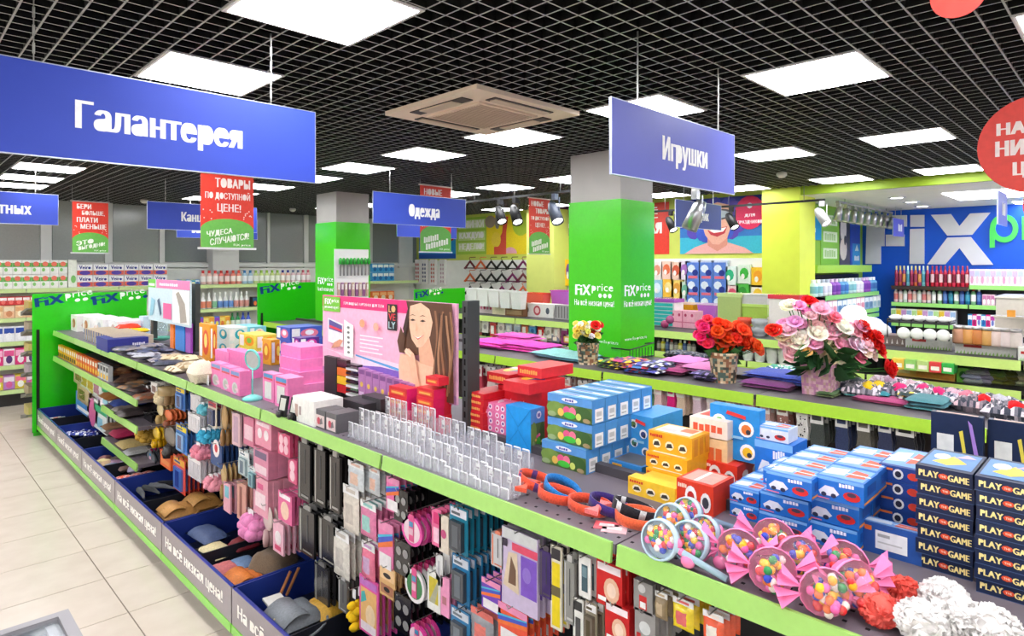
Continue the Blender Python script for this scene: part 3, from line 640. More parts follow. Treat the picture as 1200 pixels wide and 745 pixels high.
# the big logo on the blue wall
X_ = 12.55
def wl(pts): return [PX(1000 + x / 6., 230 + y / 6., X_)[1:] for x, y in pts]
lg = thing('wall_logo', 'huge pale grey and green shop logo on the blue wall', 'logo', (0, 0, 0)); GL = (214, 214, 222)
def rnd(p): return p
for nm, pts in (('letter_f_stem', [(95, 135), (218, 135), (218, 350), (192, 350), (192, 475), (85, 475)]), ('letter_f_bar', [(200, 135), (375, 132), (375, 212), (200, 214)]), ('letter_f_bar', [(228, 270), (358, 268), (358, 350), (228, 350)]),
                ('letter_i_dot', [(400, 132), (498, 130), (498, 214), (400, 214)]), ('letter_i_stem', [(398, 230), (498, 226), (498, 475), (394, 475)]),
                ('letter_x_top', [(545, 130), (685, 124), (745, 210), (820, 120), (962, 114), (835, 270), (660, 276)]), ('letter_x_foot', [(660, 290), (825, 285), (982, 480), (835, 482), (745, 362), (645, 478), (520, 478)])):
    m = MB('paint'); p = wl(pts); m.prism(p, 'x', X_, X_ + .03, GL); m.build(nm, lg)
def ring(cx, cy, r0, r1, a0, a1, n=16):
    o = [(cx + r1 * math.cos(math.radians(a0 + (a1 - a0) * k / n)), cy + r1 * math.sin(math.radians(a0 + (a1 - a0) * k / n))) for k in range(n + 1)]
    return o + [(cx + r0 * math.cos(math.radians(a0 + (a1 - a0) * k / n)), cy + r0 * math.sin(math.radians(a0 + (a1 - a0) * k / n))) for k in range(n, -1, -1)]
m = MB('paint'); m.prism(wl([(958, 230), (994, 230), (994, 360), (958, 362)]), 'x', X_, X_ + .025, (70, 205, 90)); m.build('letter_p_stem', lg)
m = MB('paint'); m.prism(wl(ring(1060, 225, 62, 100, -180, 180, 24)), 'x', X_ - .001, X_ + .025, (70, 205, 90)); m.build('letter_p_bowl', lg)
m = MB('paint'); m.prism(wl([(1185, 140), (1222, 140), (1222, 305), (1185, 305)]), 'x', X_, X_ + .025, (70, 205, 90)); m.build('letter_r_stem', lg)
m = MB('paint'); m.prism(wl(ring(1290, 230, 62, 100, -180, -80, 10)), 'x', X_ - .001, X_ + .025, (70, 205, 90)); m.build('letter_r_arm', lg)
# track rails and spotlights
def rail(x0, x1, y0, y1, z, label, col=(28, 28, 30)):
    q = thing('light_track', label, 'light track', (0, 0, 0)); m = MB('paint'); m.box(x0, x1, y0, y1, z - .015, z + .015, col); m.build('track', q)
    for k in range(3):
        m = MB('metal'); x = x0 + (x1 - x0) * (.1 + .4 * k); y = y0 + (y1 - y0) * (.1 + .4 * k); m.box(x - .003, x + .003, y - .003, y + .003, z, CEIL if x < 8.9 else 3.12, (120, 120, 120)); m.build('hanger', q)
def spot(loc, label, col=(40, 40, 44), s=1., rz=0, tilt=-.6, lit=True, mat='paint'):
    q = thing('spotlight', label, 'spotlight', loc, 'track spotlights', rz)
    m = MB(mat); m.box(-.02 * s, .02 * s, -.02 * s, .02 * s, -.05 * s, 0, col); m.box(-.006 * s, .006 * s, -.05 * s, -.045 * s, -.16 * s, -.03 * s, col); m.build('bracket', q)
    m = MB(mat); m.lathe([(.012 * s, .1 * s), (.03 * s, .095 * s), (.045 * s, .05 * s), (.05 * s, -.1 * s), (.045 * s, -.1 * s), (.04 * s, -.05 * s)], col, 12, cap=False); h = m.build('lamp_head', q); h.location = (0, 0, -.15 * s); h.rotation_euler = (tilt, .3, 0)
    m = MB('spot_lens' if lit else 'gloss'); m.lathe([(.042 * s, -.085 * s), (.042 * s, -.08 * s)], (250, 250, 250), 12); m.build('lens', h)
ya, yb = PX(967, 240, 8.6)[1], PX(762, 240, 8.6)[1]
rail(8.59, 8.61, ya, yb, CAMH + .835, 'long black light track crossing in front of the lime column')
for k, (px, lab, cc) in enumerate(((963, 'pale spotlight at the right end of the black track by the lime column', (190, 190, 190)), (857, 'black spotlight over the portrait poster', (30, 30, 32)), (786, 'black spotlight just right of the green column', (30, 30, 32)))):
    y = PX(px, 240, 8.6)[1]; spot((8.6, y, CAMH + .82), lab, cc, 1.3)
ya, yb = PX(672, 235, 6.1)[1], PX(545, 235, 6.1)[1]
rail(6.09, 6.11, ya, yb, CAMH + .92, 'black light track left of the green column before the yellow poster')
for px, lab, cc, s_, dz in ((650, 'large spotlight shining left of the green column', (70, 76, 90), 1.6, 0), (586, 'dark spotlight hanging before the yellow poster', (40, 40, 42), 1.4, 0), (604, 'black box spotlight before the yellow poster', (24, 24, 26), 1.5, 0)):
    spot((6.1, PX(px, 240, 6.1)[1], CAMH + .907 + dz), lab, cc, s_)
x, y, z = PX(815, 224, 6.2); spot((x, y, z), 'polished silver spotlight above the party goods sign', (200, 200, 205), 1.7, 0, .3, True, 'metal')
m = MB('paint'); m.box(x - .03, x + .03, y - .03, y + .03, z - .02, CEIL, (214, 214, 210)); solo(m, 'light_mount', 'white mounting stem beside the silver spotlight', 'bracket')
a = PZ(981, 233, 3.1); c_ = PZ(1040, 247, 3.1)
rail(a[0], c_[0], a[1] - .02, a[1] + .02, 3.06, 'silver light track running along the alcove ceiling', (150, 150, 150))
for k in range(9):
    t = k / 8.; X1 = a[0] + .05 + (c_[0] - a[0] - .1) * t; spot((X1, a[1], 3.05), 'silver spotlight on the alcove track, %s of nine from the left' % ords(k), (176, 176, 178), 1.05, 0, .1, False, 'metal')
# ================================================================ GOODS: helpers
def cb(pxl, px, pxr, py, pyt, z):
    """an upright box standing on height z: left, near and right vertical edges, foot and top rows of the near edge"""
    x, y, _ = PZ(px, py, z); y1 = PX(pxl, py, x)[1]; x1 = PY(pxr, py, y)[0]; h = PX(px, pyt, x)[2] - z
    return x, y, max(x1 - x, .02), max(y1 - y, .02), max(h, .01)
def carton(dx, dy, h, col, nx=None, ny=None, top=None, mat='card', **fc):
    m = MB(mat); m.box(0, dx, 0, dy, 0, h, col, **fc); d = m.last
    if nx: nx(m.on('nx', d))
    if ny: ny(m.on('ny', d))
    if top: top(m.on('top', d))
    return m
HOOK = None
def hook(g, x0, x1, y, z):
    global HOOK
    m = MB('metal'); m.tube([(x1, y, z), (x0, y, z), (x0 - .006, y, z + .015)], .0025, (190, 190, 186), 4); m.build('hook', g)
import re
def sing(l):
    return re.sub(r'\b(cards|packs|bags|scrunchies|hairbrushes|brushes|combs|sponges|mirrors|cases|palettes|tags|slabs|boxes|bottles|pouches|blocks|sets|labels|packets|socks)\b',
                  lambda m: {'hairbrushes': 'hairbrush', 'brushes': 'brush', 'boxes': 'box', 'pouches': 'pouch'}.get(m.group(1), m.group(1)[:-1]), l, count=1)
def hang(pxl, pxr, pyt, pyb, maker, n, label, cat, hx=1.69, step=.034, g=None, name='hanging_pack', xmax=2.03):
    """n alike packs on one hook: the front pack fills the given rectangle of the picture at depth hx"""
    y1 = PX(pxl, pyt, hx)[1]; y0 = PX(pxr, pyt, hx)[1]; pm = (pxl + pxr) / 2
    z1, z0 = PX(pm, pyt, hx)[2], PX(pm, pyb, hx)[2]; yc = (y0 + y1) / 2; w, h = y1 - y0, z1 - z0
    if g is not None: hook(g, hx - .025, xmax, yc, z1 + .004)
    first = None
    for k in range(n):
        if hx + step * k > xmax: break
        loc = (hx + step * k, yc + R.uniform(-.004, .004), z1 - (0 if k == 0 else R.uniform(0, .006)))
        lab = sing(label) + ', ' + ('front one' if k == 0 else ords(k) + ' on its hook')
        if first is None: first = solo(maker(w, h), name, lab, cat, loc, label)
        else: dup(first, loc, lab)
    return first
# pack makers: origin at the top centre, front towards -x, w along y, h down
def mk_card(col, blister=(200, 205, 210), bc=(90, 90, 100), top=(240, 240, 240), th=.004, bth=.016):
    def f(w, h):
        m = MB('card'); m.box(0, th, -w / 2, w / 2, -h, 0, col); q = m.on('nx')
        q.r(.06, .78, .94, .96, top); q.r(.12, .82, .6, .88, bc); q.e(.5, .96, .05, None, (30, 30, 30), 8)
        m.box(-bth, 0, -w * .33, w * .33, -h * .92, -h * .3, blister, 'gloss'); q = m.on('nx', None, 'gloss'); q.r(.25, .12, .75, .88, bc)
        return m
    return f
def mk_flat(col, shapes=(), th=.012, mat='card', side=None):
    def f(w, h):
        m = MB(mat); m.box(0, th, -w / 2, w / 2, -h, 0, side or col, nx=col); q = m.on('nx')
        for s_ in shapes:
            if s_[0] == 'r': q.r(*s_[1:])
            elif s_[0] == 'e': q.e(*s_[1:])
            elif s_[0] == 't': q.t(*s_[1:])
            elif s_[0] == 'p': q.poly(*s_[1:])
        return m
    return f
def mk_box(col, th=.05, shapes=(), side=None): return mk_flat(col, shapes, th, 'card', side)
def mk_bag(col, inner=None, tagc=(236, 236, 236), th=.03, mat='foil'):
    def f(w, h):
        m = MB(mat); m.box(0, .003, -w / 2, w / 2, -h * .2, 0, tagc, 'card'); m.on('nx').r(.2, .3, .8, .7, inner or col, 'card')
        m.pillow(.004, 0, -h * .58, th, w, h * .84, col, 8, mat, .2, 'x', inner and [col, inner], 4, .28); return m
    return f
def mk_case(col, edge=(150, 148, 145), th=.014):
    def f(w, h):
        m = MB('gloss'); m.box(0, th, -w / 2, w / 2, -h, -h * .1, col); q = m.on('nx'); q.r(.08, .03, .2, .97, edge); q.r(.55, .3, .62, .9, (70, 70, 72)); q.r(.3, .06, .9, .1, edge)
        m.box(.002, th - .002, -w * .22, w * .22, -h * .1, 0, edge); return m
    return f
def mk_oval(rim, inner, strip=(235, 90, 150), th=.012):
    def f(w, h):
        m = MB('gloss'); n = 20
        m.prism([(w / 2 * math.cos(a * 6.2832 / n), -h * .56 + h * .44 * math.sin(a * 6.2832 / n)) for a in range(n)], 'x', 0, th, rim)
        m.prism([(w * .39 * math.cos(a * 6.2832 / n), -h * .56 + h * .34 * math.sin(a * 6.2832 / n)) for a in range(n)], 'x', -.001, th * .5, inner)
        m.box(-.003, -.0012, -w * .12, w * .12, -h * .86, -h * .08, strip, 'card'); q = m.on('nx'); q.r(.1, .55, .9, .75, (80, 150, 190)); q.r(.1, .25, .9, .5, (240, 190, 210))
        m.box(0, th, -w * .06, w * .06, -h * .14, 0, (170, 40, 90)); return m
    return f
def mk_palette(th=.01):
    def f(w, h):
        m = MB('gloss'); m.box(0, th, -w / 2, w / 2, -h, 0, (26, 24, 26)); q = m.on('nx')
        for i in range(2):
            for j in range(2): q.e(.28 + .44 * i, .26 + .42 * j, .17, None, (150, 148, 148), 12)
        return m
    return f
def mk_brush(head, handle, kind='paddle'):
    def f(w, h):
        m = MB('gloss')
        if kind == 'paddle':
            m.ball((.012, 0, -h * .32), 1, head, 10, 6, .012, w / 2, h * .32); m.lathe([(w * .12, -h), (w * .16, -h * .8), (w * .1, -h * .6)], handle, 8)
        else: m.lathe([(w * .1, -h), (w * .2, -h * .9), (w * .16, -h * .55), (w * .5, -h * .45), (w * .5, -h * .02), (w * .2, 0)], head, 10, cols=[handle, handle, handle, head, head, head])
        return m
    return f
def mk_puff(col, n=7):
    def f(w, h):
        m = MB('petal'); r = min(w, h) / 2
        m.box(-.001, .001, -w * .15, w * .15, -h * .2, 0, (240, 240, 240), 'card')
        for k in range(n): a = k * 6.283 / n; m.ball((.01 * math.sin(3 * a), math.cos(a) * w * .28, -h * .6 + math.sin(a) * h * .25), 1, col, 7, 5, r * .6, r * .45, r * .45)
        m.ball((0, 0, -h * .6), 1, col, 8, 5, r * .7, r * .5, r * .5); return m
    return f
def mk_comb(col=(236, 232, 236), th=.01, n=9):
    def f(w, h):
        m = MB('gloss'); m.box(0, th, -w / 2, w / 2, -h * .18, 0, col)
        for k in range(n): y = -w / 2 + w * (k + .5) / n; m.box(0, th, y - w * .035, y + w * .035, -h, -h * .18, col)
        m.box(0, th, -w / 2, w / 2, -h, -h * .88, col); return m
    return f
# ================================================================ GOODS HANGING ON THE FRONT GONDOLA
PK, PKL, MG = (232, 130, 160), (240, 190, 200), (222, 50, 140)
FR = ' on the front gondola'
face = [('r', .05, .78, .95, .95, (250, 235, 240)), ('e', .6, .4, .3, .28, (236, 190, 160)), ('e', .6, .4, .18, .17, (250, 220, 200)), ('r', .08, .1, .4, .2, (250, 250, 250))]
rainbow = [('r', 0, .82, 1, 1, (240, 150, 190)), ('p', [(0, .5), (1, .7), (1, .8), (0, .62)], (70, 90, 200)), ('p', [(0, .4), (1, .58), (1, .7), (0, .5)], (240, 120, 60)), ('r', .1, .05, .9, .35, (240, 235, 238)), ('p', [(0, .62), (1, .8), (1, .84), (0, .68)], (80, 190, 220))]
H = [
 # far sections
 (88, 97, 428, 446, mk_bag((206, 188, 150), (150, 110, 70)), 4, 'beige hair accessory bags hanging nearest the green end panel', 'accessory pack'),
 (95, 103, 432, 452, mk_bag((222, 214, 196), (190, 160, 60)), 4, 'cream and gold accessory bags hanging under the lower far shelf', 'accessory pack'),
 (103, 110, 436, 456, mk_bag((226, 206, 120), (200, 160, 60)), 4, 'yellowish accessory bags under the lower far shelf', 'accessory pack'),
 (110, 117, 438, 462, mk_bag((226, 222, 220), (190, 120, 150)), 4, 'white bags with mauve cards under the lower far shelf', 'accessory pack'),
 (92, 101, 448, 468, mk_bag((196, 172, 130), (130, 90, 60)), 4, 'brownish bags in the second hanging row by the end panel', 'accessory pack'),
 (91, 103, 464, 480, mk_flat((70, 140, 210), [('r', .1, .1, .9, .3, (250, 250, 250)), ('r', .1, .6, .5, .9, (230, 90, 150))]), 4, 'small blue and white packs hanging lowest beside the green panel', 'accessory pack'),
 (117, 124, 444, 476, mk_flat((206, 160, 200), [('r', .2, .1, .8, .6, (240, 230, 236))]), 3, 'lilac slim packs beside the green and white slipper packs', 'accessory pack'),
 (118, 128, 446, 472, mk_flat((240, 244, 240), [('r', 0, .5, 1, .8, (60, 176, 120)), ('r', .3, .1, .7, .4, (150, 200, 220))]), 5, 'white and green insole packs, upper row at the far end', 'insole pack'),
 (112, 122, 472, 500, mk_flat((240, 244, 240), [('r', 0, .6, 1, .85, (60, 176, 120)), ('r', .3, .1, .7, .45, (150, 206, 226))]), 6, 'white and green insole packs, lower row at the far end', 'insole pack'),
 (104, 112, 470, 488, mk_flat((236, 200, 214), [('e', .5, .4, .3, None, (220, 110, 160))]), 4, 'pale pink packs left of the lower insole packs', 'accessory pack'),
 # fifth section: brushes and scrunchies
 (168, 177, 452, 470, mk_puff((92, 52, 48)), 4, 'dark brown scrunchies hanging below the second shelf end', 'scrunchie'),
 (177, 184, 448, 462, mk_flat((232, 228, 222), [('r', .2, .2, .8, .7, (150, 120, 110))]), 4, 'small white tagged cards between scrunchies and beige brushes', 'accessory pack'),
 (184, 192, 454, 474, mk_puff((222, 206, 170)), 4, 'cream scrunchies hanging in the upper row', 'scrunchie'),
 (193, 200, 452, 474, mk_brush((176, 150, 104), (150, 120, 80), 'round'), 4, 'tan round hairbrushes in the upper row', 'hairbrush'),
 (168, 178, 484, 498, mk_comb((34, 34, 36)), 4, 'black combs hanging left of the orange brush', 'comb'),
 (182, 190, 472, 496, mk_brush((220, 200, 150), (190, 160, 100)), 4, 'beige paddle brushes in the middle row', 'hairbrush'),
 (191, 201, 480, 500, mk_brush((222, 110, 60), (150, 80, 50)), 4, 'orange paddle brushes in the middle row', 'hairbrush'),
 (160, 174, 500, 518, mk_puff((190, 150, 60)), 4, 'golden scrunchies above the lowest shelf rail', 'scrunchie'),
 (177, 186, 500, 524, mk_brush((238, 196, 30), (220, 170, 20)), 3, 'bright yellow hairbrushes', 'hairbrush'),
 (190, 206, 500, 536, mk_brush((122, 112, 104), (60, 56, 54)), 3, 'large grey paddle hairbrushes', 'hairbrush'),
 (171, 182, 526, 544, mk_oval((70, 74, 80), (120, 126, 132), (90, 90, 96)), 3, 'dark round hand mirrors hanging lowest by the brushes', 'mirror'),
 (188, 200, 530, 548, mk_flat((232, 106, 50), [('r', .1, .2, .9, .5, (240, 150, 90))], .02), 3, 'orange blocks hanging below the grey brush', 'accessory pack'),
 (206, 217, 454, 480, mk_card((60, 110, 180), (90, 130, 190), (40, 60, 120), (240, 210, 40)), 5, 'blue and yellow nail tool cards in the upper row', 'accessory pack'),
 (206, 219, 498, 530, mk_card((60, 120, 196), (110, 160, 210), (40, 60, 120), (240, 214, 40)), 5, 'blue and yellow nail tool cards in the middle row', 'accessory pack'),
 (203, 217, 536, 576, mk_card((226, 80, 60), (80, 120, 200), (50, 70, 150), (240, 180, 60)), 5, 'red and blue nail tool cards in the lowest row', 'accessory pack'),
 # fourth section
 (223, 235, 462, 482, mk_comb(), 5, 'white comb sets in the upper row', 'comb'),
 (220, 234, 485, 506, mk_comb(), 6, 'white comb sets in the middle row', 'comb'),
 (220, 235, 537, 561, mk_comb(), 6, 'white comb sets in the lowest row', 'comb'),
 (232, 243, 471, 486, mk_puff((110, 196, 214)), 4, 'pale turquoise bath sponges, upper row', 'sponge'),
 (232, 246, 501, 519, mk_puff((70, 180, 220)), 5, 'turquoise bath sponges, middle row', 'sponge'),
 (225, 240, 518, 538, mk_puff((244, 150, 170)), 4, 'salmon pink bath sponges, middle row', 'sponge'),
 (240, 255, 555, 575, mk_puff((244, 160, 176)), 4, 'salmon pink bath sponges, lowest row', 'sponge'),
 (244, 254, 470, 500, mk_card((226, 216, 196), (60, 70, 110), (40, 50, 90), (190, 40, 60)), 4, 'cream cards with navy blisters, upper row', 'accessory pack'),
 (247, 260, 520, 546, mk_flat((44, 76, 130), [('e', .5, .8, .3, None, (250, 240, 240)), ('e', .5, .8, .14, None, (220, 60, 70))]), 6, 'navy cards with white round mark, middle row', 'accessory pack'),
 (257, 265, 474, 522, mk_brush((186, 148, 96), (160, 120, 74)), 5, 'long wooden back brushes, upper row', 'brush'),
 (257, 264, 544, 584, mk_brush((196, 164, 110), (176, 140, 90)), 4, 'long wooden back brushes, lower row', 'brush'),
 (262, 270, 566, 600, mk_flat((240, 176, 190), [('r', .2, .5, .8, .9, (130, 200, 214))]), 4, 'pink and teal slim packs below the wooden brushes', 'accessory pack'),
 (272, 281, 484, 522, mk_flat((226, 190, 196), [('r', .2, .1, .8, .9, (196, 160, 180))], .016), 5, 'pale pink slabs left of the pink boxes, upper row', 'accessory pack'),
 (285, 297, 488, 522, mk_flat((214, 120, 150), [('r', .1, .2, .9, .7, (240, 200, 212))], .014), 5, 'rose coloured packs left of the first pink box', 'accessory pack'),
 (280, 292, 528, 558, mk_card((206, 220, 220), (160, 180, 186), (90, 110, 130)), 5, 'clear brush packs, middle row beside the pink boxes', 'accessory pack'),
 (292, 300, 546, 572, mk_card((190, 216, 222), (120, 170, 180), (70, 110, 130)), 4, 'small turquoise brush packs below the clear ones', 'accessory pack'),
 (278, 288, 566, 610, mk_flat((222, 166, 150), [('r', .3, .1, .6, .9, (150, 90, 80))], .01), 4, 'peach pencil packs, lowest row', 'accessory pack'),
 # third section
 (299, 318, 494, 524, mk_box((236, 150, 176), .05, [('e', .3, .5, .14, None, (250, 236, 240)), ('e', .7, .5, .14, None, (250, 236, 240)), ('r', .1, .8, .9, .95, (250, 220, 230))]), 4, 'pink boxes directly under the shelf, upper row', 'cosmetics box'),
 (297, 314, 526, 558, mk_box((222, 140, 170), .05, [('r', .1, .1, .9, .4, (244, 214, 224)), ('r', .1, .65, .9, .9, (120, 100, 130))], (236, 150, 180)), 6, 'pink boxes in the second row with grey tops', 'cosmetics box'),
 (297, 314, 560, 604, mk_box((238, 168, 186), .05, [('r', .15, .2, .85, .6, (250, 225, 230)), ('r', .3, .7, .7, .85, (220, 90, 140))]), 5, 'large pale pink boxes in the third row', 'cosmetics box'),
 (326, 340, 508, 534, mk_flat((226, 90, 130), [('e', .3, .3, .18, None, (250, 200, 214)), ('e', .7, .3, .18, None, (250, 200, 214)), ('e', .3, .7, .18, None, (250, 200, 214)), ('e', .7, .7, .18, None, (250, 200, 214))], .02), 4, 'pink packs with four round windows, upper row', 'cosmetics pack'),
 (338, 348, 538, 566, mk_flat((222, 84, 130), [('e', .5, .3, .3, None, (250, 210, 220)), ('e', .5, .7, .3, None, (250, 210, 220))], .02), 3, 'pink packs with two round windows, second row', 'cosmetics pack'),
 (326, 342, 578, 612, mk_flat((236, 110, 160), [('e', .5, .4, .3, None, (250, 214, 190)), ('r', .1, .8, .9, .95, (250, 240, 245))], .02), 4, 'bright pink packs with pale centre, third row', 'cosmetics pack'),
 (284, 304, 596, 632, mk_puff((240, 150, 200)), 5, 'pink flower bath sponges hanging above the bins', 'sponge'),
 (306, 318, 592, 640, mk_brush((226, 206, 200), (206, 170, 170)), 5, 'pale long-handled brushes hanging above the brown bag', 'brush'),
 (320, 332, 612, 648, mk_flat((244, 190, 206), [('e', .5, .5, .3, None, (250, 240, 240)), ('r', .2, .1, .8, .25, (220, 80, 120))], .012), 4, 'pale pink cards, fourth row', 'cosmetics pack'),
 (349, 363, 512, 586, mk_case((36, 36, 38)), 5, 'black cosmetic cases, upper row, nearest the pink packs', 'cosmetic case'),
 (368, 381, 520, 592, mk_case((30, 30, 32)), 5, 'black cosmetic cases, upper row, middle hook', 'cosmetic case'),
 (386, 398, 528, 600, mk_case((40, 36, 36), (170, 165, 160)), 5, 'black cosmetic cases, upper row, nearest the foam packs', 'cosmetic case'),
 (350, 368, 592, 650, mk_case((44, 44, 46)), 5, 'dark cosmetic cases, second row, left hook', 'cosmetic case'),
 (373, 393, 604, 660, mk_case((28, 28, 30)), 5, 'dark cosmetic cases, second row, right hook', 'cosmetic case'),
 (368, 384, 658, 712, mk_case((60, 58, 58), (120, 118, 116)), 4, 'grey-black slim cases, lowest row above the grey bag', 'cosmetic case'),
 (408, 426, 542, 574, mk_bag((206, 212, 216), (226, 190, 170), mat='foil'), 3, 'clear packs with a peach sponge under the rail joint', 'sponge pack'),
 (432, 444, 548, 580, mk_bag((196, 200, 204), (226, 180, 160)), 3, 'narrow clear sponge packs left of the rail joint', 'sponge pack'),
 (402, 420, 570, 624, mk_bag((224, 216, 204), (200, 190, 180), mat='foil'), 4, 'cream foam packs in clear film, second row', 'sponge pack'),
 (391, 409, 622, 676, mk_bag((220, 216, 206), (196, 190, 182)), 4, 'cream foam packs in clear film, third row', 'sponge pack'),
 (396, 406, 676, 716, mk_case((110, 108, 106), (190, 188, 184)), 3, 'small grey brushes in film, lowest row', 'accessory pack'),
 (422, 440, 588, 630, mk_bag((226, 130, 170), (150, 206, 200)), 5, 'pink and turquoise sponge bags, second row', 'sponge pack'),
 (424, 439, 636, 680, mk_bag((232, 120, 150), (200, 160, 200)), 5, 'pink sponge bags, third row', 'sponge pack'),
 # second section
 (453, 468, 560, 600, mk_flat((244, 120, 180), rainbow, .006), 5, 'rainbow printed pink cards just right of the rail joint', 'cosmetics pack'),
 (443, 460, 612, 668, mk_flat((240, 130, 180), rainbow, .006), 7, 'rainbow printed pink cards, second row', 'cosmetics pack'),
 (421, 443, 678, 744, mk_flat((236, 90, 170), [('r', .08, .06, .92, .8, (240, 190, 120)), ('e', .6, .35, .25, .2, (250, 220, 180)), ('p', [(.1, .5), (.4, .6), (.3, .75), (.12, .7)], (80, 180, 180)), ('r', .1, .05, .9, .2, (250, 235, 240)), ('r', .05, .84, .95, .97, (200, 120, 200))], .008), 5, 'pink photo packs in the lowest row beside yellow sponges', 'cosmetics pack'),
 (409, 421, 690, 745, mk_puff((240, 196, 30), 5), 3, 'yellow scalloped sponges at the bottom', 'sponge'),
 (445, 463, 664, 700, mk_flat((226, 180, 120), [('r', .05, .55, .95, .95, (240, 200, 150)), ('e', .5, .7, .25, .08, (40, 30, 30)), ('r', .1, .1, .9, .4, (180, 120, 90)), ('e', .5, .25, .2, .08, (30, 24, 24))], .008), 4, 'false eyelash packs showing eyes', 'cosmetics pack'),
 (462, 478, 574, 612, mk_palette(), 4, 'black eyeshadow palettes, upper row', 'eyeshadow palette'),
 (462, 480, 634, 674, mk_palette(), 6, 'black eyeshadow palettes, middle row', 'eyeshadow palette'),
 (462, 482, 698, 742, mk_palette(), 7, 'black eyeshadow palettes, lowest row', 'eyeshadow palette'),
 (471, 495, 600, 640, mk_oval((236, 80, 170), (244, 214, 226)), 4, 'oval pink hand mirrors, upper row', 'mirror'),
 (474, 497, 662, 706, mk_oval((238, 236, 236), (30, 120, 60)), 4, 'oval white hand mirrors with green back, middle row', 'mirror'),
 (477, 500, 728, 762, mk_oval((232, 70, 160), (244, 214, 226)), 3, 'oval pink hand mirrors, lowest row', 'mirror'),
 (506, 517, 596, 640, mk_flat((240, 110, 160), [('r', .2, .6, .8, .9, (220, 50, 120)), ('r', .2, .1, .8, .5, (250, 200, 220))], .006), 4, 'narrow pink cards right of the pink mirrors', 'cosmetics pack'),
 (515, 526, 604, 648, mk_flat((236, 222, 206), [('e', .5, .5, .3, None, (200, 80, 130))], .008), 3, 'beige cards beside the narrow pink cards', 'cosmetics pack'),
 (501, 516, 670, 716, mk_flat((240, 240, 236), [('r', .15, .2, .85, .85, (214, 196, 60)), ('p', [(.15, .2), (.6, .2), (.85, .6), (.85, .85)], (180, 180, 150))], .006), 4, 'white framed packs with yellow window', 'cosmetics pack'),
 (516, 526, 676, 722, mk_flat((244, 160, 200), [('r', .2, .3, .7, .5, (190, 120, 130))], .008), 3, 'pale pink labels beside the yellow-window packs', 'cosmetics pack'),
 (511, 519, 650, 686, mk_flat((226, 226, 226), [('r', .3, .3, .6, .8, (190, 190, 196))], .004), 3, 'long white hang tags above the yellow-window packs', 'accessory pack'),
 (527, 548, 594, 648, mk_card((30, 130, 160), (60, 66, 74), (90, 96, 104), (226, 226, 236), .005, .02), 7, 'teal blister cards with dark grey tools, upper row', 'accessory pack'),
 (530, 550, 652, 706, mk_card((40, 120, 170), (70, 76, 84), (100, 110, 120), (210, 216, 226), .005, .02), 7, 'blue blister cards with grey tools, middle row', 'accessory pack'),
 (528, 550, 714, 764, mk_card((60, 130, 180), (80, 86, 94), (110, 120, 130), (210, 216, 226), .005, .02), 6, 'blue blister cards, lowest row', 'accessory pack'),
 (575, 589, 622, 664, mk_case((200, 200, 204), (226, 130, 100), .03), 3, 'clear bottles with coral caps', 'bottle'),
 (552, 578, 716, 756, mk_bag((150, 150, 156), (230, 120, 110), (226, 120, 110), mat='foil'), 4, 'silver foil pouches with coral clips at the bottom', 'foil pouch'),
 (564, 586, 680, 716, mk_flat((120, 70, 190), rainbow, .006), 4, 'purple and orange cards below the clear bottles', 'cosmetics pack'),
 (584, 618, 712, 756, mk_flat((236, 90, 60), rainbow, .006), 10, 'orange and violet cards fanned out at the bottom', 'cosmetics pack'),
 (588, 630, 624, 716, mk_flat((206, 190, 220), [('r', .02, .86, .98, 1, (210, 212, 214)), ('r', .3, .74, 1, .84, (226, 80, 110)), ('r', .55, .22, .98, .72, (126, 86, 196)), ('p', [(.05, .25), (.2, .7), (.45, .72), (.5, .2)], (226, 206, 180)), ('p', [(.2, .3), (.28, .66), (.42, .5), (.42, .3)], (120, 90, 70)), ('e', .72, .5, .12, .1, (150, 120, 210)), ('r', .04, .76, .18, .86, (60, 50, 70))], .012), 5, 'large violet tights packet with model photo under the shelf', 'tights packet'),
 (632, 646, 640, 700, mk_case((70, 50, 110), (90, 80, 90)), 5, 'dark violet slim packs right of the tights packet', 'accessory pack'),
 (646, 659, 640, 738, mk_flat((226, 220, 200), [('r', .15, .04, .85, .8, (238, 214, 30)), ('r', .1, .4, .9, .52, (110, 100, 70)), ('r', .1, .84, .9, .97, (60, 56, 60))], .008), 5, 'tall pack with bright yellow strip', 'accessory pack'),
 (660, 672, 650, 730, mk_case((150, 150, 146), (200, 200, 196)), 5, 'tall grey packs right of the yellow strip', 'accessory pack'),
 (678, 692, 652, 700, mk_flat((236, 236, 232), [('r', .25, .15, .75, .8, (70, 96, 106)), ('r', .3, .5, .7, .75, (120, 150, 160))], .006), 5, 'white cards with dark spectacles, upper row', 'accessory pack'),
 (672, 684, 702, 756, mk_flat((236, 236, 230), [('r', .25, .1, .75, .6, (80, 80, 80)), ('r', .1, .75, .9, .95, (60, 60, 60))], .006), 5, 'white cards with black tools, lower row', 'accessory pack'),
 (686, 700, 706, 756, mk_card((150, 140, 120), (120, 110, 96), (90, 80, 60)), 4, 'brownish cards left of the red boxes', 'accessory pack'),
 # first section
 (700, 730, 660, 712, mk_flat((210, 40, 40), face, .02), 4, 'red cap packs with a woman face, upper row', 'cap pack'),
 (708, 736, 708, 756, mk_flat((206, 36, 38), face, .03), 5, 'red cap packs, lower row', 'cap pack'),
 (743, 765, 682, 718, mk_flat((150, 148, 146), [('r', .3, .1, .7, .55, (210, 50, 50)), ('r', .35, .15, .65, .35, (250, 250, 250)), ('e', .45, .78, .2, None, (200, 200, 200))], .02), 4, 'grey plastic cases with red label, upper row', 'plastic case'),
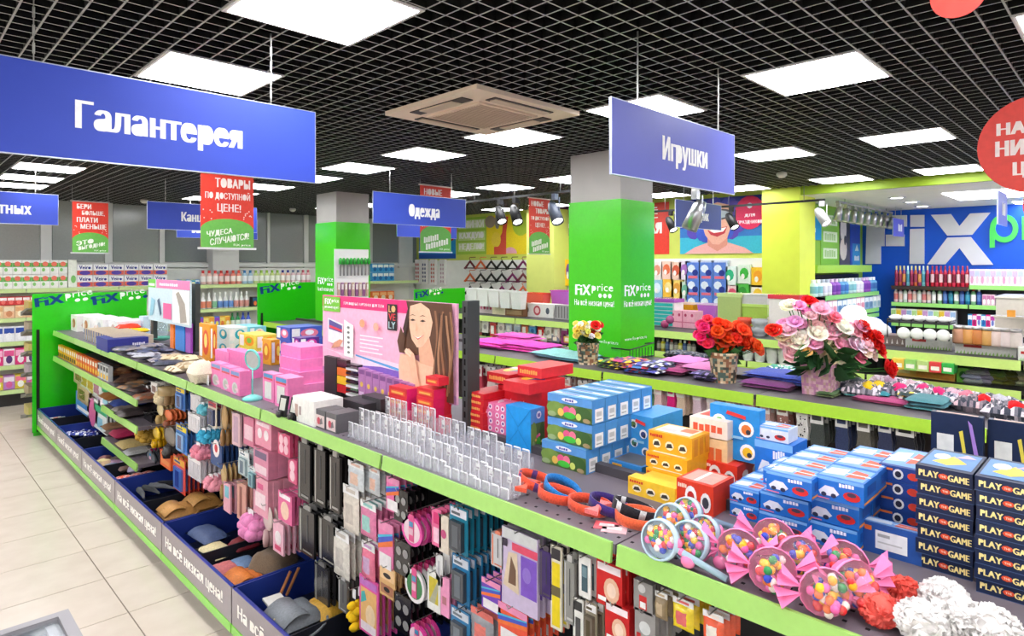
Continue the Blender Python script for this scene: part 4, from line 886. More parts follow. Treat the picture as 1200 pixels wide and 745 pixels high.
 (744, 768, 716, 756, mk_flat((156, 154, 152), [('e', .5, .5, .28, None, (210, 214, 214)), ('r', .1, .1, .3, .3, (206, 50, 50))], .02), 6, 'grey plastic cases, lower row', 'plastic case'),
 (768, 782, 694, 726, mk_bag((150, 130, 100), (190, 170, 140)), 3, 'brown packets between grey cases and yellow pouches', 'accessory pack'),
 (788, 812, 702, 738, mk_bag((240, 214, 40), (226, 110, 110)), 4, 'yellow wedge pouches under the nearest rail', 'pouch'),
 (824, 848, 718, 756, mk_bag((236, 90, 50), (240, 230, 220)), 4, 'orange pouches with white label under the nearest rail', 'pouch'),
]
for a in H:
    if a[0] < 126: a = (a[0] - 2, a[1] + 3, a[2] - 1, a[3] + 5) + a[4:]
    hx = 1.70 if a[0] > 120 else 1.72
    hang(*a[:4], a[4], a[5], a[6] + '' , a[7], hx, .034, g1, 'hanging_' + a[7].replace(' ', '_'))
# ================================================================ GOODS STANDING ON THE FRONT GONDOLA
ZS = G1H
def put(pxl, px, pxr, py, pyt, name, label, cat, col, z=ZS, nx=None, ny=None, top=None, group=None, mat='card', **fc):
    x, y, dx, dy, h = cb(pxl, px, pxr, py, pyt, z)
    return solo(carton(dx, dy, h, col, nx, ny, top, mat, **fc), name, label, cat, (x, y, z), group), (x, y, dx, dy, h)
def stack(pxl, px, pxr, py, pyt, n, name, label, cat, col, z=ZS, nx=None, ny=None, top=None, cols=1, deep=1, jit=.004, label1=None, flip=(), **fc):
    """n layers x cols (along y) x deep (along x) of one carton, copied"""
    x, y, dx, dy, h = cb(pxl, px, pxr, py, pyt, z); hh = h / n; dy1 = dy / cols; dx1 = dx / deep; first = None
    for k in range(n):
        for c_ in range(cols):
            for d_ in range(deep):
                lab = label
                if n > 1: lab += ', ' + ('lowest' if k == 0 else 'topmost' if k == n - 1 else ords(k) + ' from the bottom')
                if cols > 1: lab += ', ' + ords(c_) + ' from the right'
                loc = (x + dx1 * d_ + R.uniform(-jit, jit), y + dy1 * c_ + R.uniform(-jit, jit), z + hh * k)
                if first is None: first = solo(carton(dx1 * .985, dy1 * .985, hh * .985, col, nx, ny, top, **fc), name, lab, cat, loc, label)
                else: dup(first, loc, lab)
    return x, y, dx, dy, h
# --- left of the poster: pink mirror boxes, mirror, pink cartons
PB = (244, 134, 190)
def pbf(f): f.r(.08, .8, .92, .94, (120, 150, 200)); f.r(.08, .72, .92, .79, (226, 80, 90)); f.e(.5, .28, .3, .24, (214, 210, 212)); f.e(.5, .28, .2, .16, (190, 190, 180)); f.poly([(.5, .26), (.9, .1), (.9, .3)], (250, 200, 220))
for k, (a, c) in enumerate(((247, 259), (259, 270), (270, 281))):
    o, d = put(a, c, c + 11 + k, 454.5 + 5 * k, 427 + 4.2 * k, 'mirror_box', 'pink mirror carton, %s of the three with photo fronts' % ('farthest', 'middle', 'nearest')[k], 'carton', PB, nx=pbf, group='pink mirror cartons')
o, d = put(266, 292, 308, 444, 415, 'mirror_box', 'plain pink carton with raised flap behind the three photo cartons', 'carton', (240, 120, 182))
put(252, 268, 285, 437, 413, 'mirror_box', 'plain pink carton farthest back behind the photo cartons', 'carton', (242, 126, 186))
def pbt(f): f.r(.1, .84, .9, .97, (80, 150, 200)); f.r(.1, .77, .9, .83, (226, 80, 90)); f.r(.2, .1, .8, .7, (222, 220, 216))
put(308, 321, 332, 472.5, 439, 'mirror_box', 'tall pink carton with white panel, left one beside the mirror', 'carton', PB, nx=pbt)
put(322, 337, 356, 480, 444, 'mirror_box', 'tall pink carton with white panel, right one behind the black frames', 'carton', PB, nx=pbt)
x, y, dx, dy, h = cb(326, 350, 382, 466, 452, ZS)
for k in range(4): solo(carton(dx, dy, h, (246, 140 - 4 * k, 194)), 'mirror_box', 'flat pink carton in the pile behind the tall ones, %s' % ('lowest', 'second up', 'third up', 'topmost')[k], 'carton', (x + .02 * k, y + .03 * k, ZS + h * k), 'flat pink cartons')
q = thing('table_mirror', 'turquoise round table mirror on a thin stem', 'mirror', PZ(296, 468, ZS)); TQ = (120, 214, 206)
m = MB('gloss'); m.lathe([(.062, 0), (.06, .012), (.03, .028), (.008, .034)], TQ, 18); m.build('base', q)
m = MB('gloss'); m.lathe([(.004, .03), (.004, .19)], TQ, 8); m.build('stem', q)
m = MB('gloss'); m.tube([(0, .058 * math.cos(a * .3142), .062 * math.sin(a * .3142)) for a in range(20)], .008, TQ, 6, None, True); r_ = m.build('rim', q); r_.location = (0, 0, .25); r_.rotation_euler = (0, -.15, .35)
m = MB('metal'); m.lathe([(.056, -.003), (.056, .003)], (190, 196, 200), 20, axis='x'); g_ = m.build('glass', q); g_.location = (0, 0, .25); g_.rotation_euler = (0, -.15, .35)
# beige and cream pouches, navy folded goods, far cartons
def soft(px, py, w, d, h, col, name, label, cat, z=ZS, rz=0, mat='fabric', cols=None, lift=0):
    x, y, _ = PZ(px, py, z + h / 2 + lift); m = MB(mat); m.pillow(0, 0, h / 2, w, d, h, col, 7, mat, .22, 'z', cols)
    return solo(m, name, label, cat, (x, y, z + lift), None, rz)
soft(236, 436, .16, .20, .16, (226, 216, 192), 'cream_pouch', 'plump cream cosmetic pouch left of the pink cartons', 'pouch')
m = MB('card'); m.box(0, .003, -.02, .02, 0, .07, (246, 246, 244)); solo(m, 'price_tag', 'white tag standing before the cream pouch', 'tag', PZ(243, 451, ZS))
for k, (px, py, c) in enumerate(((206, 424, (206, 190, 156)), (218, 420, (216, 200, 160)), (224, 428, (196, 180, 150)), (212, 432, (222, 210, 180)), (200, 418, (190, 172, 140)))):
    soft(px, py, .2, .22, .05, c, 'linen_pouch', 'beige linen pouch in the flat heap, %s' % ('left front', 'rear', 'right front', 'front middle', 'leftmost')[k], 'pouch', rz=R.uniform(-.5, .5), lift=.03 * (k % 3), cols=[c, (150, 120, 80), c, c])
nv = [(38, 42, 60), (60, 64, 86), (90, 92, 110), (30, 30, 36), (110, 110, 130), (170, 170, 180), (50, 60, 100), (140, 130, 130)]
for k in range(26):
    px = 136 + 62 * (k % 9) / 8. + R.uniform(-3, 3); py = 404 + .33 * (px - 136) + (k // 9) * -6 + R.uniform(-1, 1)
    soft(px, py, .2, .2, .035, nv[k % 8], 'folded_accessory', 'folded dark glove in the navy heap, %s from left, %s line' % (ords(k % 9), ('front', 'middle', 'rear')[k // 9]), 'accessory', rz=R.uniform(-.7, .7), mat='leather' if k % 3 else 'card', lift=.02 * (k % 3), cols=[nv[k % 8], nv[k % 8], nv[(k * 3 + 1) % 8]])
soft(152, 398, .25, .2, .03, (226, 110, 110), 'folded_accessory', 'coral red folded purse at the left of the navy heap', 'accessory', lift=.06)
def dsp(f): f.r(.55, .45, .9, .62, (200, 200, 226))
put(113, 126, 174, 413, 398, 'display_tray', 'dark blue display tray full of grey packets at the far end', 'display tray', (50, 56, 140), ny=lambda f: f.bars(.6, .4, .92, .62, (226, 226, 240), 6))
for k in range(12):
    x = G1S + .05; y = 9.1 - .11 * k - .7
    m = carton(.36, .05, .13, (206, 190, 170), nx=lambda f: (f.r(0, 0, 1, 1, (96, 110, 150)), f.r(.15, .1, .85, .5, (180, 190, 206))), nx_=None) if 0 else carton(.36, .05, .13, (200, 182, 160), lambda f: (f.r(0, 0, 1, 1, (96, 110, 150)), f.r(.15, .1, .85, .5, (180, 190, 206))))
    solo(m, 'stocking_packet', 'slim blue-grey packet standing in the far tray row, %s from the left' % ords(k), 'packet', (x, y, ZS), 'blue-grey packets at the far end')
for k, (pl, pn, pr, py, pt, c, n_) in enumerate(((75, 84, 110, 389, 368, (238, 236, 230), 'white carton at the extreme far end of the shelf'), (86, 96, 128, 385, 362, (244, 242, 240), 'white carton printed with brown blossoms'), (104, 112, 140, 384, 364, (240, 238, 238), 'white carton printed with grey strokes'), (126, 132, 152, 380, 366, (236, 236, 240), 'white carton left of the red and yellow pouches'))):
    x = 1.75 + .05 * k; y = 9.5 - .42 * k
    def fr(f, k=k): f.e(.5, .5, .25, .3, ((190, 120, 70), (190, 110, 60), (190, 190, 200), (200, 170, 170))[k], 9); f.e(.3, .4, .15, .2, (226, 200, 180), 8)
    solo(carton(.3, .36, .2, c, fr, fr), 'white_carton', n_, 'carton', (x, y, ZS))
soft(150, 383, .24, .2, .07, (232, 70, 50), 'plastic_pouch', 'red pouch on top of the far packets', 'pouch', lift=.1, mat='gloss'); soft(161, 387, .24, .2, .05, (244, 200, 40), 'plastic_pouch', 'yellow pouch beside the red pouch', 'pouch', lift=.08, mat='gloss')
put(163, 168, 176, 396, 371, 'pale_box', 'pale blue patterned box beside the left advertising board', 'carton', (190, 214, 236), nx=lambda f: f.e(.5, .5, .3, .2, (150, 180, 220)))
# goods under the left board
for k, (a, c, col, n_) in enumerate(((200, 204, (236, 120, 30), 'orange cloth'), (206, 217, (30, 120, 200), 'blue cloth'), (218, 224, (150, 70, 170), 'purple cloth'))):
    y0, y1 = PX(c, 400, 2.045)[1], PX(a, 400, 2.045)[1]; m = MB('fabric'); z1 = PX(a, 378, 2.05)[2]
    m.box(2.04, 2.06, y0, y1, ZS + .02, z1, col); solo(m, 'hanging_cloth', n_ + ' hanging below the left advertising board', 'cloth')
q = MB('gloss'); q.lathe([(.04, 0), (.07, .01), (.12, .04), (.115, .04), (.06, .014)], (110, 190, 170), 16, cap=False); solo(q, 'plastic_bowl', 'sea green plastic bowl under the left advertising board', 'bowl', PZ(189, 399, ZS + .02))
m = MB('clear'); m.lathe([(.07, 0), (.08, .02), (.085, .16), (.08, .16), (.075, .02)], (190, 214, 220), 14, cap=False); solo(m, 'clear_jug', 'clear plastic jug standing behind the green bowl', 'jug', PZ(188, 394, ZS))
# black frames, white and grey cartons
for k, (px, py) in enumerate(((329, 489), (342, 492))):
    q = thing('photo_frame', 'small black photo frame leaning, %s of the pair' % ('left', 'right')[k], 'frame', PZ(px, py, ZS), None, .15)
    m = MB('gloss'); m.box(0, .012, -.035, .035, 0, .12, (38, 38, 40)); o = m.build('frame', q); o.rotation_euler = (0, .18, 0)
    m = MB('gloss'); m.box(-.001, 0, -.024, .024, .04, .105, (206, 206, 196)); g_ = m.build('picture', q); g_.rotation_euler = (0, .18, 0)
    m = MB('gloss'); m.ball((-.01, 0, .02), .02, (50, 50, 50), 8, 5); m.build('foot', q)
put(343, 368, 402, 500.5, 471, 'cosmetics_carton', 'white carton with a small sketch, in front of flat pink pile', 'carton', (240, 238, 234), nx=lambda f: (f.r(.12, .2, .26, .7, (190, 160, 150)), f.r(.32, .3, .42, .65, (170, 150, 150))))
gp = lambda f: (f.r(.06, .08, .94, .72, (226, 206, 206)), f.e(.4, .4, .16, .2, (200, 70, 90)), f.poly([(.5, .2), (.8, .3), (.7, .6), (.55, .5)], (120, 110, 116)))
put(369, 381, 405, 504, 482, 'cosmetics_carton', 'dark grey carton with pink sketch, left of the pair', 'carton', (98, 96, 100), nx=gp)
put(382, 394, 421, 508.5, 486, 'cosmetics_carton', 'dark grey carton with pink sketch, right of the pair', 'carton', (98, 96, 100), nx=gp)
put(400, 426, 455, 489, 474, 'flat_carton', 'flat black carton behind the acrylic stands', 'carton', (52, 50, 54), z=ZS + .04, top=lambda f: f.r(.1, .1, .9, .9, (70, 70, 74)))
put(424, 446, 462, 481, 468, 'flat_carton', 'small flat charcoal carton before the purple packs', 'carton', (66, 62, 66), z=ZS + .07)
put(400, 428, 460, 493, 482, 'flat_carton', 'flat grey carton lowest behind the acrylic stands', 'carton', (84, 80, 84), z=ZS)
# tester organiser under the pink board
q = thing('tester_organiser', 'black tester organiser with red and yellow samples under the pink board', 'display', (0, 0, 0))
X0 = 1.99; ya = lambda p: PX(p, 440, X0)[1]; zz = lambda p, y_: PX(p, y_, X0)[2]
m = MB('paint'); m.box(X0, X0 + .03, ya(394), ya(380), ZS, zz(387, 418), (42, 46, 46)); m.build('side', q)
for k, c in enumerate(((200, 40, 40), (238, 190, 40), (230, 120, 40), (60, 30, 34))):
    m = MB('gloss'); m.box(X0, X0 + .03, ya(406), ya(395), zz(400, 460 - 10 * k), zz(400, 451 - 10 * k), c); m.build('sample', q)
for k in range(8): m = MB('gloss'); m.box(X0 - .01, X0 + .03, ya(420), ya(407), zz(413, 464 - 5 * k), zz(413, 461.5 - 5 * k), (230, 230, 232) if k % 2 == 0 else (40, 40, 44)); m.build('striped_sample', q)
for k in range(8):
    yl = ya(421 + 8.2 * k); yr = ya(428.6 + 8.2 * k); zt = zz(424 + 8.2 * k, 431 + 2.6 * k)
    m = MB('card'); m.box(1.985, 2.015, yr, yl, zt - .17, zt, (178, 120, 176)); f = m.on('nx'); f.r(.1, .8, .9, .95, (130, 80, 140)); f.e(.5, .45, .22, None, (230, 190, 90)); f.r(.15, .08, .85, .2, (220, 190, 220))
    solo(m, 'purple_pack', 'purple pack in the row below the pink board, %s from the left' % ords(k), 'cosmetics pack', None, 'purple packs below the pink board')
rd = lambda f: (f.r(.1, .25, .9, .7, (226, 90, 50)), f.r(.15, .35, .8, .55, (240, 170, 80)))
stack(455, 476, 492, 503, 456, 4, 'red_carton', 'small red carton left pile before the pink board', 'carton', (214, 40, 50), nx=rd, ny=lambda f: f.r(0, 0, 1, 1, (232, 40, 120)), top=None)
stack(488, 508, 530, 512, 457, 5, 'red_carton', 'small red carton right pile before the pink board', 'carton', (216, 36, 50), nx=rd, ny=lambda f: f.r(0, 0, .6, 1, (226, 30, 90)))
x, y, dx, dy, h = cb(497, 512, 530, 513, 500, ZS); solo(carton(dx, dy, .04, (220, 40, 56), rd), 'red_carton', 'single red carton lying crosswise on top of the right red pile', 'carton', (x + .01, y, ZS + .25))
# acrylic stands
def acrylic(px, py, w, d, hs, label, k):
    q = thing('acrylic_stand', label, 'display stand', PZ(px, py, ZS), 'clear acrylic cosmetics stands')
    m = MB('clear'); m.box(0, d, -w / 2, w / 2, 0, .006, (226, 228, 236)); m.build('base', q)
    n = 4
    for r_ in range(2):
        for i in range(n):
            yy = -w / 2 + w * (i + .5) / n; xx = .01 + d * .5 * r_; h = hs * (.55 + .45 * r_)
            m = MB('clear'); m.box(xx, xx + .004, yy - w * .09, yy + w * .09, .006, h, (226, 226, 232)); m.box(xx - .001, xx + .005, yy - w * .09, yy + w * .09, h, h + .003, (240, 240, 244), 'gloss'); m.box(xx - .001, xx + .005, yy - w * .09 - .002, yy - w * .09, .006, h, (236, 236, 242), 'gloss'); m.box(xx + .004, xx + .03, yy - w * .09, yy - w * .09 + .003, .006, h * .7, (226, 226, 232)); m.build('upright_plate', q)  # opaque white strips paint the bright edge light of the clear plates
    for i in range(2):
        m = MB('card'); yy = -w / 4 + w / 2 * i; m.box(d * .52, d * .52 + .001, yy - .012, yy + .012, hs * .62, hs * .92, (226, 226, 226)); m.on('nx').r(.15, .2, .85, .45, (160, 150, 160)); m.build('inlay_card', q)
st = [(418, 516, .2, .13), (446, 528, .2, .13), (474, 540, .2, .14), (503, 552, .2, .1), (536, 566, .2, .08), (572, 580, .2, .07), (450, 505, .2, .15), (482, 515, .2, .15), (515, 528, .2, .13), (550, 541, .2, .12), (586, 556, .2, .1)]
for k, (px, py, w_, h_) in enumerate(st):
    acrylic(px, py, w_, .12, h_, 'clear acrylic cosmetics stand, %s from the left in the %s row' % (ords(k if k < 6 else k - 6), 'front' if k < 6 else 'rear'), k)
# ---- right of the post, far half: red cartons etc.
toy = lambda f: (f.r(.05, .1, .95, .9, (206, 30, 40)), f.e(.4, .5, .25, .25, (240, 206, 60), 10), f.poly([(.5, .3), (.9, .5), (.6, .75)], (60, 80, 160)), f.r(.08, .6, .4, .8, (250, 240, 230)))
redt = lambda f: f.bars(.1, .3, .85, .7, (240, 170, 90), 8)
stack(546, 566, 606, 514, 462, 7, 'gift_box', 'red printed gift box in the pile right of the black post', 'carton', (206, 32, 42), nx=redt)
x, y, dx, dy, h = cb(546, 590, 622, 505, 495, ZS)
solo(carton(.26, .17, .05, (214, 40, 50), top=toy), 'gift_box', 'open red toy box with yellow picture on top of the red pile', 'carton', (2.13, 2.02, ZS + .24))
solo(carton(.24, .16, .05, (206, 34, 44), nx=redt, top=toy), 'gift_box', 'red lidded box behind the open toy box', 'carton', (2.2, 2.22, ZS + .25))
solo(carton(.24, .16, .05, (220, 50, 60), nx=redt), 'gift_box', 'red lidded box lying over the toy box', 'carton', (2.25, 2.05, ZS + .295))
solo(carton(.22, .3, .24, (200, 30, 40), nx=redt), 'gift_box', 'large red box carrying the open toy boxes', 'carton', (2.22, 2.02, ZS))
pkf = lambda f: (f.e(.25, .5, .16, None, (250, 230, 240)), f.e(.7, .5, .16, None, (250, 230, 240)), f.e(.25, .5, .08, None, (220, 60, 120)), f.e(.7, .5, .08, None, (110, 60, 150)))
stack(565, 593, 625, 519, 476, 5, 'pattern_box', 'little pink patterned box before the blue box', 'carton', (232, 120, 170), nx=pkf, ny=pkf, cols=2)
for k in range(3):
    x, y, dx, dy, h = cb(600, 621, 645, 500, 488, ZS); solo(carton(.2, .06, .05, (230, 90, 140), nx=pkf, ny=pkf, top=lambda f: [f.e(.2 + .3 * i, .5, .1, .1, (250, 220, 230), 7) for i in range(3)]), 'pattern_box', 'long pink patterned box on the upper layer, %s' % ('left', 'middle', 'right')[k], 'carton', (2.16, 1.80 - .075 * k, ZS + .23), 'long pink patterned boxes')
solo(carton(.3, .24, .22, (222, 110, 160), nx=pkf), 'pattern_box', 'pink carton supporting the long patterned boxes', 'carton', (2.16, 1.63, ZS))
blu = lambda f: (f.poly([(0, 0), (.5, .45), (1, 0), (1, .03), (.5, .48), (0, .03)], (20, 130, 205)), f.poly([(0, 1), (.5, .55), (1, 1), (1, .97), (.5, .52), (0, .97)], (20, 130, 205)), f.r(.49, .47, .51, .53, (20, 130, 205)))
def garden(f):
    f.r(0, 0, 1, 1, (86, 116, 60)); f.r(0, .66, 1, 1, (90, 150, 214)); f.e(.2, .4, .22, .3, (120, 150, 70)); f.e(.8, .35, .2, .32, (60, 96, 44)); f.e(.45, .35, .09, None, (232, 90, 140)); f.e(.58, .38, .08, None, (240, 120, 150)); f.e(.52, .2, .14, .14, (70, 190, 60)); f.e(.32, .28, .07, None, (236, 190, 90)); f.e(.72, .22, .06, None, (206, 220, 110)); f.e(.52, .85, .18, .09, (244, 244, 250)); f.bars(.42, .8, .62, .89, (90, 80, 170), 4); f.e(.12, .15, .1, .12, (150, 170, 120)); f.e(.9, .12, .08, .1, (160, 140, 100))
put(593, 622, 638, 531, 480, 'puzzle_box', 'bright blue box end beside the garden picture boxes', 'carton', (30, 150, 226), nx=blu, ny=garden)
lbl = lambda f: (f.r(0, 0, 1, 1, (70, 140, 206)), f.r(.2, .05, .85, .62, (240, 240, 240)), f.r(.3, .15, .7, .2, (170, 170, 170)), f.r(.3, .3, .7, .5, (200, 200, 200)))
gtop = lambda f: (f.r(0, .0, 1, 1, (96, 160, 214)), f.r(.04, .3, .96, .62, (214, 222, 238)), f.r(.2, .4, .6, .55, (100, 110, 190)), f.r(0, .88, 1, 1, (60, 110, 170)))
x, y, dx, dy, h = cb(642, 694, 741, 556, 527, ZS); dx1 = .088
first = None
for ly in range(3):
    for d_ in range(5 if ly else 4):
        loc = (x + dx1 * d_ + (.0 if ly else -.02), y + (0 if ly else .015), ZS + h * ly)
        lab = 'garden picture box, %s layer, %s from the front' % (('bottom', 'middle', 'top')[ly], ords(d_))
        if first is None: first = solo(carton(dx1 * .96, dy, h * .97, (80, 150, 210), garden, lbl, gtop), 'puzzle_box', lab, 'carton', loc, 'garden picture boxes')
        else: dup(first, loc, lab)
# yellow vehicles, blue construction kits, red kits
def circ(cs):
    def f(g):
        for (a, b_, c) in cs: g.e(a, b_, .15, None, (246, 246, 246), 14); g.e(a, b_ - .01, .1, None, c, 10); g.e(a + .04, b_ - .05, .05, None, (50, 50, 60), 8)
        g.poly([(.35, .86), (.75, .8), (.75, .87), (.38, .93)], (220, 50, 50)); g.r(.3, .42, .7, .47, (150, 206, 236))
    return f
kit = circ(((.2, .68, (90, 170, 60)), (.75, .62, (226, 120, 50)), (.2, .26, (210, 60, 40)), (.78, .2, (240, 190, 40))))
put(832, 890, 897, 545, 482, 'toy_kit', 'large blue kit box standing upright with four white discs', 'carton', (36, 140, 214), z=ZS + .09, nx=kit)
kb = circ(((.25, .8, (90, 120, 60)), (.65, .62, (60, 70, 120)), (.3, .4, (60, 120, 90)), (.75, .25, (70, 80, 110))))
put(735, 765, 800, 545, 490, 'toy_kit', 'blue kit box with round pictures behind the yellow boxes', 'carton', (60, 150, 216), nx=kb)
solo(carton(.25, .16, .07, (238, 222, 206), nx=lambda f: (f.bars(.1, .3, .9, .7, (220, 90, 60), 5)), top=lambda f: (f.r(.1, .2, .9, .6, (220, 80, 60)), f.r(.2, .65, .8, .9, (240, 190, 120)))), 'toy_kit', 'cream and red box lying at the back behind the yellow boxes', 'carton', (2.3, 1.13, ZS + .17))
solo(carton(.25, .16, .165, (236, 200, 150), nx=lambda f: f.bars(.1, .5, .9, .8, (226, 110, 60), 4)), 'toy_kit', 'pale orange box under the cream and red one', 'carton', (2.3, 1.13, ZS))
yf = lambda f: ([(f.e(.2 + .3 * i, .42, .1, .22, (250, 236, 200), 9), f.poly([(.12 + .3 * i, .3), (.28 + .3 * i, .34), (.24 + .3 * i, .54), (.15 + .3 * i, .5)], (60, 56, 50))) for i in range(3)], f.bars(.05, .74, .35, .88, (206, 60, 40), 6))
ytop = lambda f: (f.r(.1, .1, .9, .9, (240, 226, 206)), f.r(.15, .2, .5, .5, (200, 190, 190)), f.r(.55, .4, .85, .8, (226, 120, 80)))
YL = (240, 170, 30)
put(757, 800, 828, 577, 559, 'toy_truck_box', 'yellow vehicle carton, lower one of the leaning pile', 'carton', YL, nx=yf, top=ytop)
put(757, 805, 830, 558, 540, 'toy_truck_box', 'yellow vehicle carton in the middle of the pile', 'carton', YL, z=ZS + .055, nx=yf, top=ytop)
put(760, 811, 832, 539, 514, 'toy_truck_box', 'yellow vehicle carton on top of the pile', 'carton', YL, z=ZS + .11, nx=yf, ny=lambda f: [f.r(.1 + .3 * i, .1, .3 + .3 * i, .9, (222, 140, 30)) for i in range(3)], top=ytop)
put(736, 791, 800, 594, 573, 'toy_truck_box', 'yellow window carton lying in front of the vehicle pile', 'carton', (246, 196, 50), nx=yf)
put(748, 790, 806, 587, 570, 'toy_truck_box', 'open yellow tray with clear window behind the front carton', 'carton', (240, 190, 60), nx=lambda f: f.r(.25, .15, .9, .85, (190, 186, 176)))
put(714, 752, 776, 560, 548, 'toy_track_box', 'blue open tray with grey tracks left of the yellow pile', 'carton', (50, 130, 200), top=lambda f: f.r(.06, .1, .94, .9, (96, 96, 104)), nx=lambda f: f.r(.1, .4, .4, .8, (236, 170, 60)))
for k in range(5):
    m = MB('gloss'); m.box(0, .012, 0, .16, 0, .014, (70, 70, 74)); m.on('top').r(.05, .2, .95, .8, (150, 150, 156)); solo(m, 'track_strip', 'dark plastic track strip lying before the blue tray, %s' % ords(k), 'toy track', (1.965 + .022 * k, 1.16, ZS), 'plastic track strips')
rf = lambda f: (f.e(.4, .5, .16, .36, (244, 240, 240), 12), f.e(.8, .4, .14, .34, (244, 240, 240), 12), f.e(.4, .48, .1, .2, (190, 40, 40), 9), f.e(.8, .4, .09, .2, (60, 60, 70), 9), f.bars(.05, .74, .3, .88, (250, 220, 200), 5))
put(821, 864, 893, 573, 547, 'toy_car_box', 'red car carton under the upright blue kit box', 'carton', (226, 56, 36), nx=rf, ny=lambda f: [f.e(.3 + .4 * i, .5, .12, .2, (240, 210, 190), 9) for i in range(2)])
put(793, 836, 860, 606, 571, 'toy_car_box', 'red carton with clear lid behind the lollipop toys', 'carton', (222, 60, 36), nx=rf, top=lambda f: (f.r(.08, .1, .92, .9, (200, 160, 150)), f.r(.4, .1, .5, .9, (240, 230, 226))))
# blue racing car boxes
def carf(f):
    f.r(0, .86, 1, 1, (120, 180, 240)); f.poly([(.06, .35), (.2, .62), (.38, .6), (.5, .35), (.42, .2), (.1, .2)], (226, 232, 244)); f.e(.17, .24, .06, .1, (40, 50, 80), 8); f.e(.38, .24, .06, .1, (40, 50, 80), 8); f.e(.76, .36, .18, .2, (206, 44, 44), 12); f.e(.76, .44, .1, .1, (70, 60, 80), 8); f.bars(.5, .68, .82, .84, (240, 240, 255), 5, .03); f.r(0, .05, .3, .1, (226, 120, 140))
def cart(f): f.r(.04, .06, .96, .94, (120, 170, 230)); f.poly([(.06, .2), (.5, .3), (.48, .8), (.1, .7)], (226, 232, 246)); f.poly([(.55, .2), (.92, .3), (.9, .7), (.6, .8)], (226, 90, 60)); f.r(.0, .44, 1, .5, (240, 244, 250))
CB = (30, 116, 210)
def carstack(pxl, px, pxr, py, pyt, n, deep, where, z=ZS):
    x, y, dx, dy, h = cb(pxl, px, pxr, py, pyt, z); hh = h / n; d1 = dx / deep; first = None
    for k in range(n):
        for d_ in range(deep):
            lab = 'blue racing car box, %s stack, %s layer, %s deep' % (where, ords(k), ords(d_)); loc = (x + d1 * d_ + R.uniform(-.003, .003), y + R.uniform(-.004, .004), z + hh * k)
            if first is None: first = solo(carton(d1 * .97, dy, hh * .97, CB, carf, lambda f: (f.r(0, .1, 1, .2, (240, 150, 60)), f.r(.2, .4, .8, .8, (20, 80, 170))), cart), 'toy_car_box', lab, 'carton', loc, 'blue racing car boxes')
            else: dup(first, loc, lab)
carstack(890, 946, 1000, 637, 588, 2, 5, 'left front')
carstack(898, 951, 1002, 588, 562, 1, 4, 'left upper', ZS + .15)
carstack(945, 1006, 1060, 651, 594, 2, 4, 'right front')
carstack(957, 1013, 1060, 596, 567, 1, 3, 'right upper', ZS + .152)
carstack(855, 889, 930, 613, 576, 2, 3, 'rear left')
carstack(893, 935, 960, 577, 557, 1, 2, 'rear middle', ZS + .12)
solo(carton(.09, .118, .05, (226, 232, 244), carf, None, cart), 'toy_car_box', 'white and blue car box lying by the upright blue kit', 'carton', (2.35, .92, ZS + .19))
solo(carton(.14, .14, .188, CB, carf), 'toy_car_box', 'tall blue box carrying the white car box', 'carton', (2.34, .90, ZS))
whl = lambda f: (f.e(.48, .5, .13, .36, (240, 240, 244), 12), f.e(.48, .5, .08, .22, (40, 40, 60), 10), f.e(.84, .5, .14, .26, (226, 70, 50), 10), f.r(.05, .7, .35, .85, (226, 120, 60)))
stack(1029, 1078, 1100, 640, 552, 5, 'toy_wheel_box', 'navy box with wheel emblem beside the game boxes', 'carton', (30, 70, 150), nx=whl, top=cart)
x, y, dx, dy, h = cb(1008, 1080, 1092, 664, 627, ZS)
solo(carton(.05, dy, h, (40, 84, 160), nx=lambda f: (f.r(.26, .2, .78, .8, (240, 240, 242)), f.r(.3, .6, .5, .7, (170, 170, 170)), f.r(.3, .4, .7, .45, (200, 200, 200)), f.r(.08, .75, .2, .9, (232, 110, 40))), top=cart), 'toy_car_box', 'blue box end with large white label beside the game stack', 'carton', (x, y, ZS))
# game boxes
NB = (26, 40, 74)
def pg(f): f.t('PLAY', .06, .3, .42, .74, (246, 226, 150), .04); f.e(.5, .5, .09, .2, (226, 80, 40), 8); f.t('GAME', .58, .26, .95, .7, (246, 226, 150), .04); f.t('THE', .45, .43, .55, .57, (250, 230, 210)); f.r(0, 0, 1, .05, (70, 90, 130))
def gt(f): f.r(.05, .1, .95, .9, (90, 140, 200)); f.poly([(.2, .3), (.5, .2), (.8, .4), (.5, .7)], (240, 206, 60)); f.e(.3, .6, .15, .15, (240, 240, 244)); f.poly([(.5, .6), (.9, .7), (.7, .85)], (196, 170, 226))
def games(pxl, px, py, pyt, n, where):
    x, y, dx, dy, h = cb(pxl, px, px + 8, py, pyt, ZS); hh = h / n; first = None
    for k in range(n):
        loc = (x + R.uniform(-.004, .004), y + R.uniform(-.003, .003), ZS + hh * k); lab = 'dark navy game box in the %s stack, %s from the bottom' % (where, ords(k))
        if first is None: first = solo(carton(.22, dy, hh * .975, NB, pg, lambda f: f.r(0, .1, 1, .2, (80, 100, 140)), gt), 'game_box', lab, 'game box', loc, 'navy game boxes')
        else: dup(first, loc, lab)
games(1074, 1141, 682, 556, 7, 'left'); games(1143, 1222, 716, 572, 8, 'right')
def gbig(f): f.r(.12, .0, .45, .75, (226, 224, 222)); f.poly([(.55, .8), (.62, .82), (.75, .3), (.7, .28)], (226, 206, 80)); f.poly([(.72, .95), (.8, .9), (.95, .45), (.85, .5)], (170, 130, 210)); f.e(.55, .35, .07, .1, (240, 200, 60)); f.e(.65, .05, .22, .22, (60, 140, 214)); f.e(.8, .1, .12, .15, (230, 60, 50))
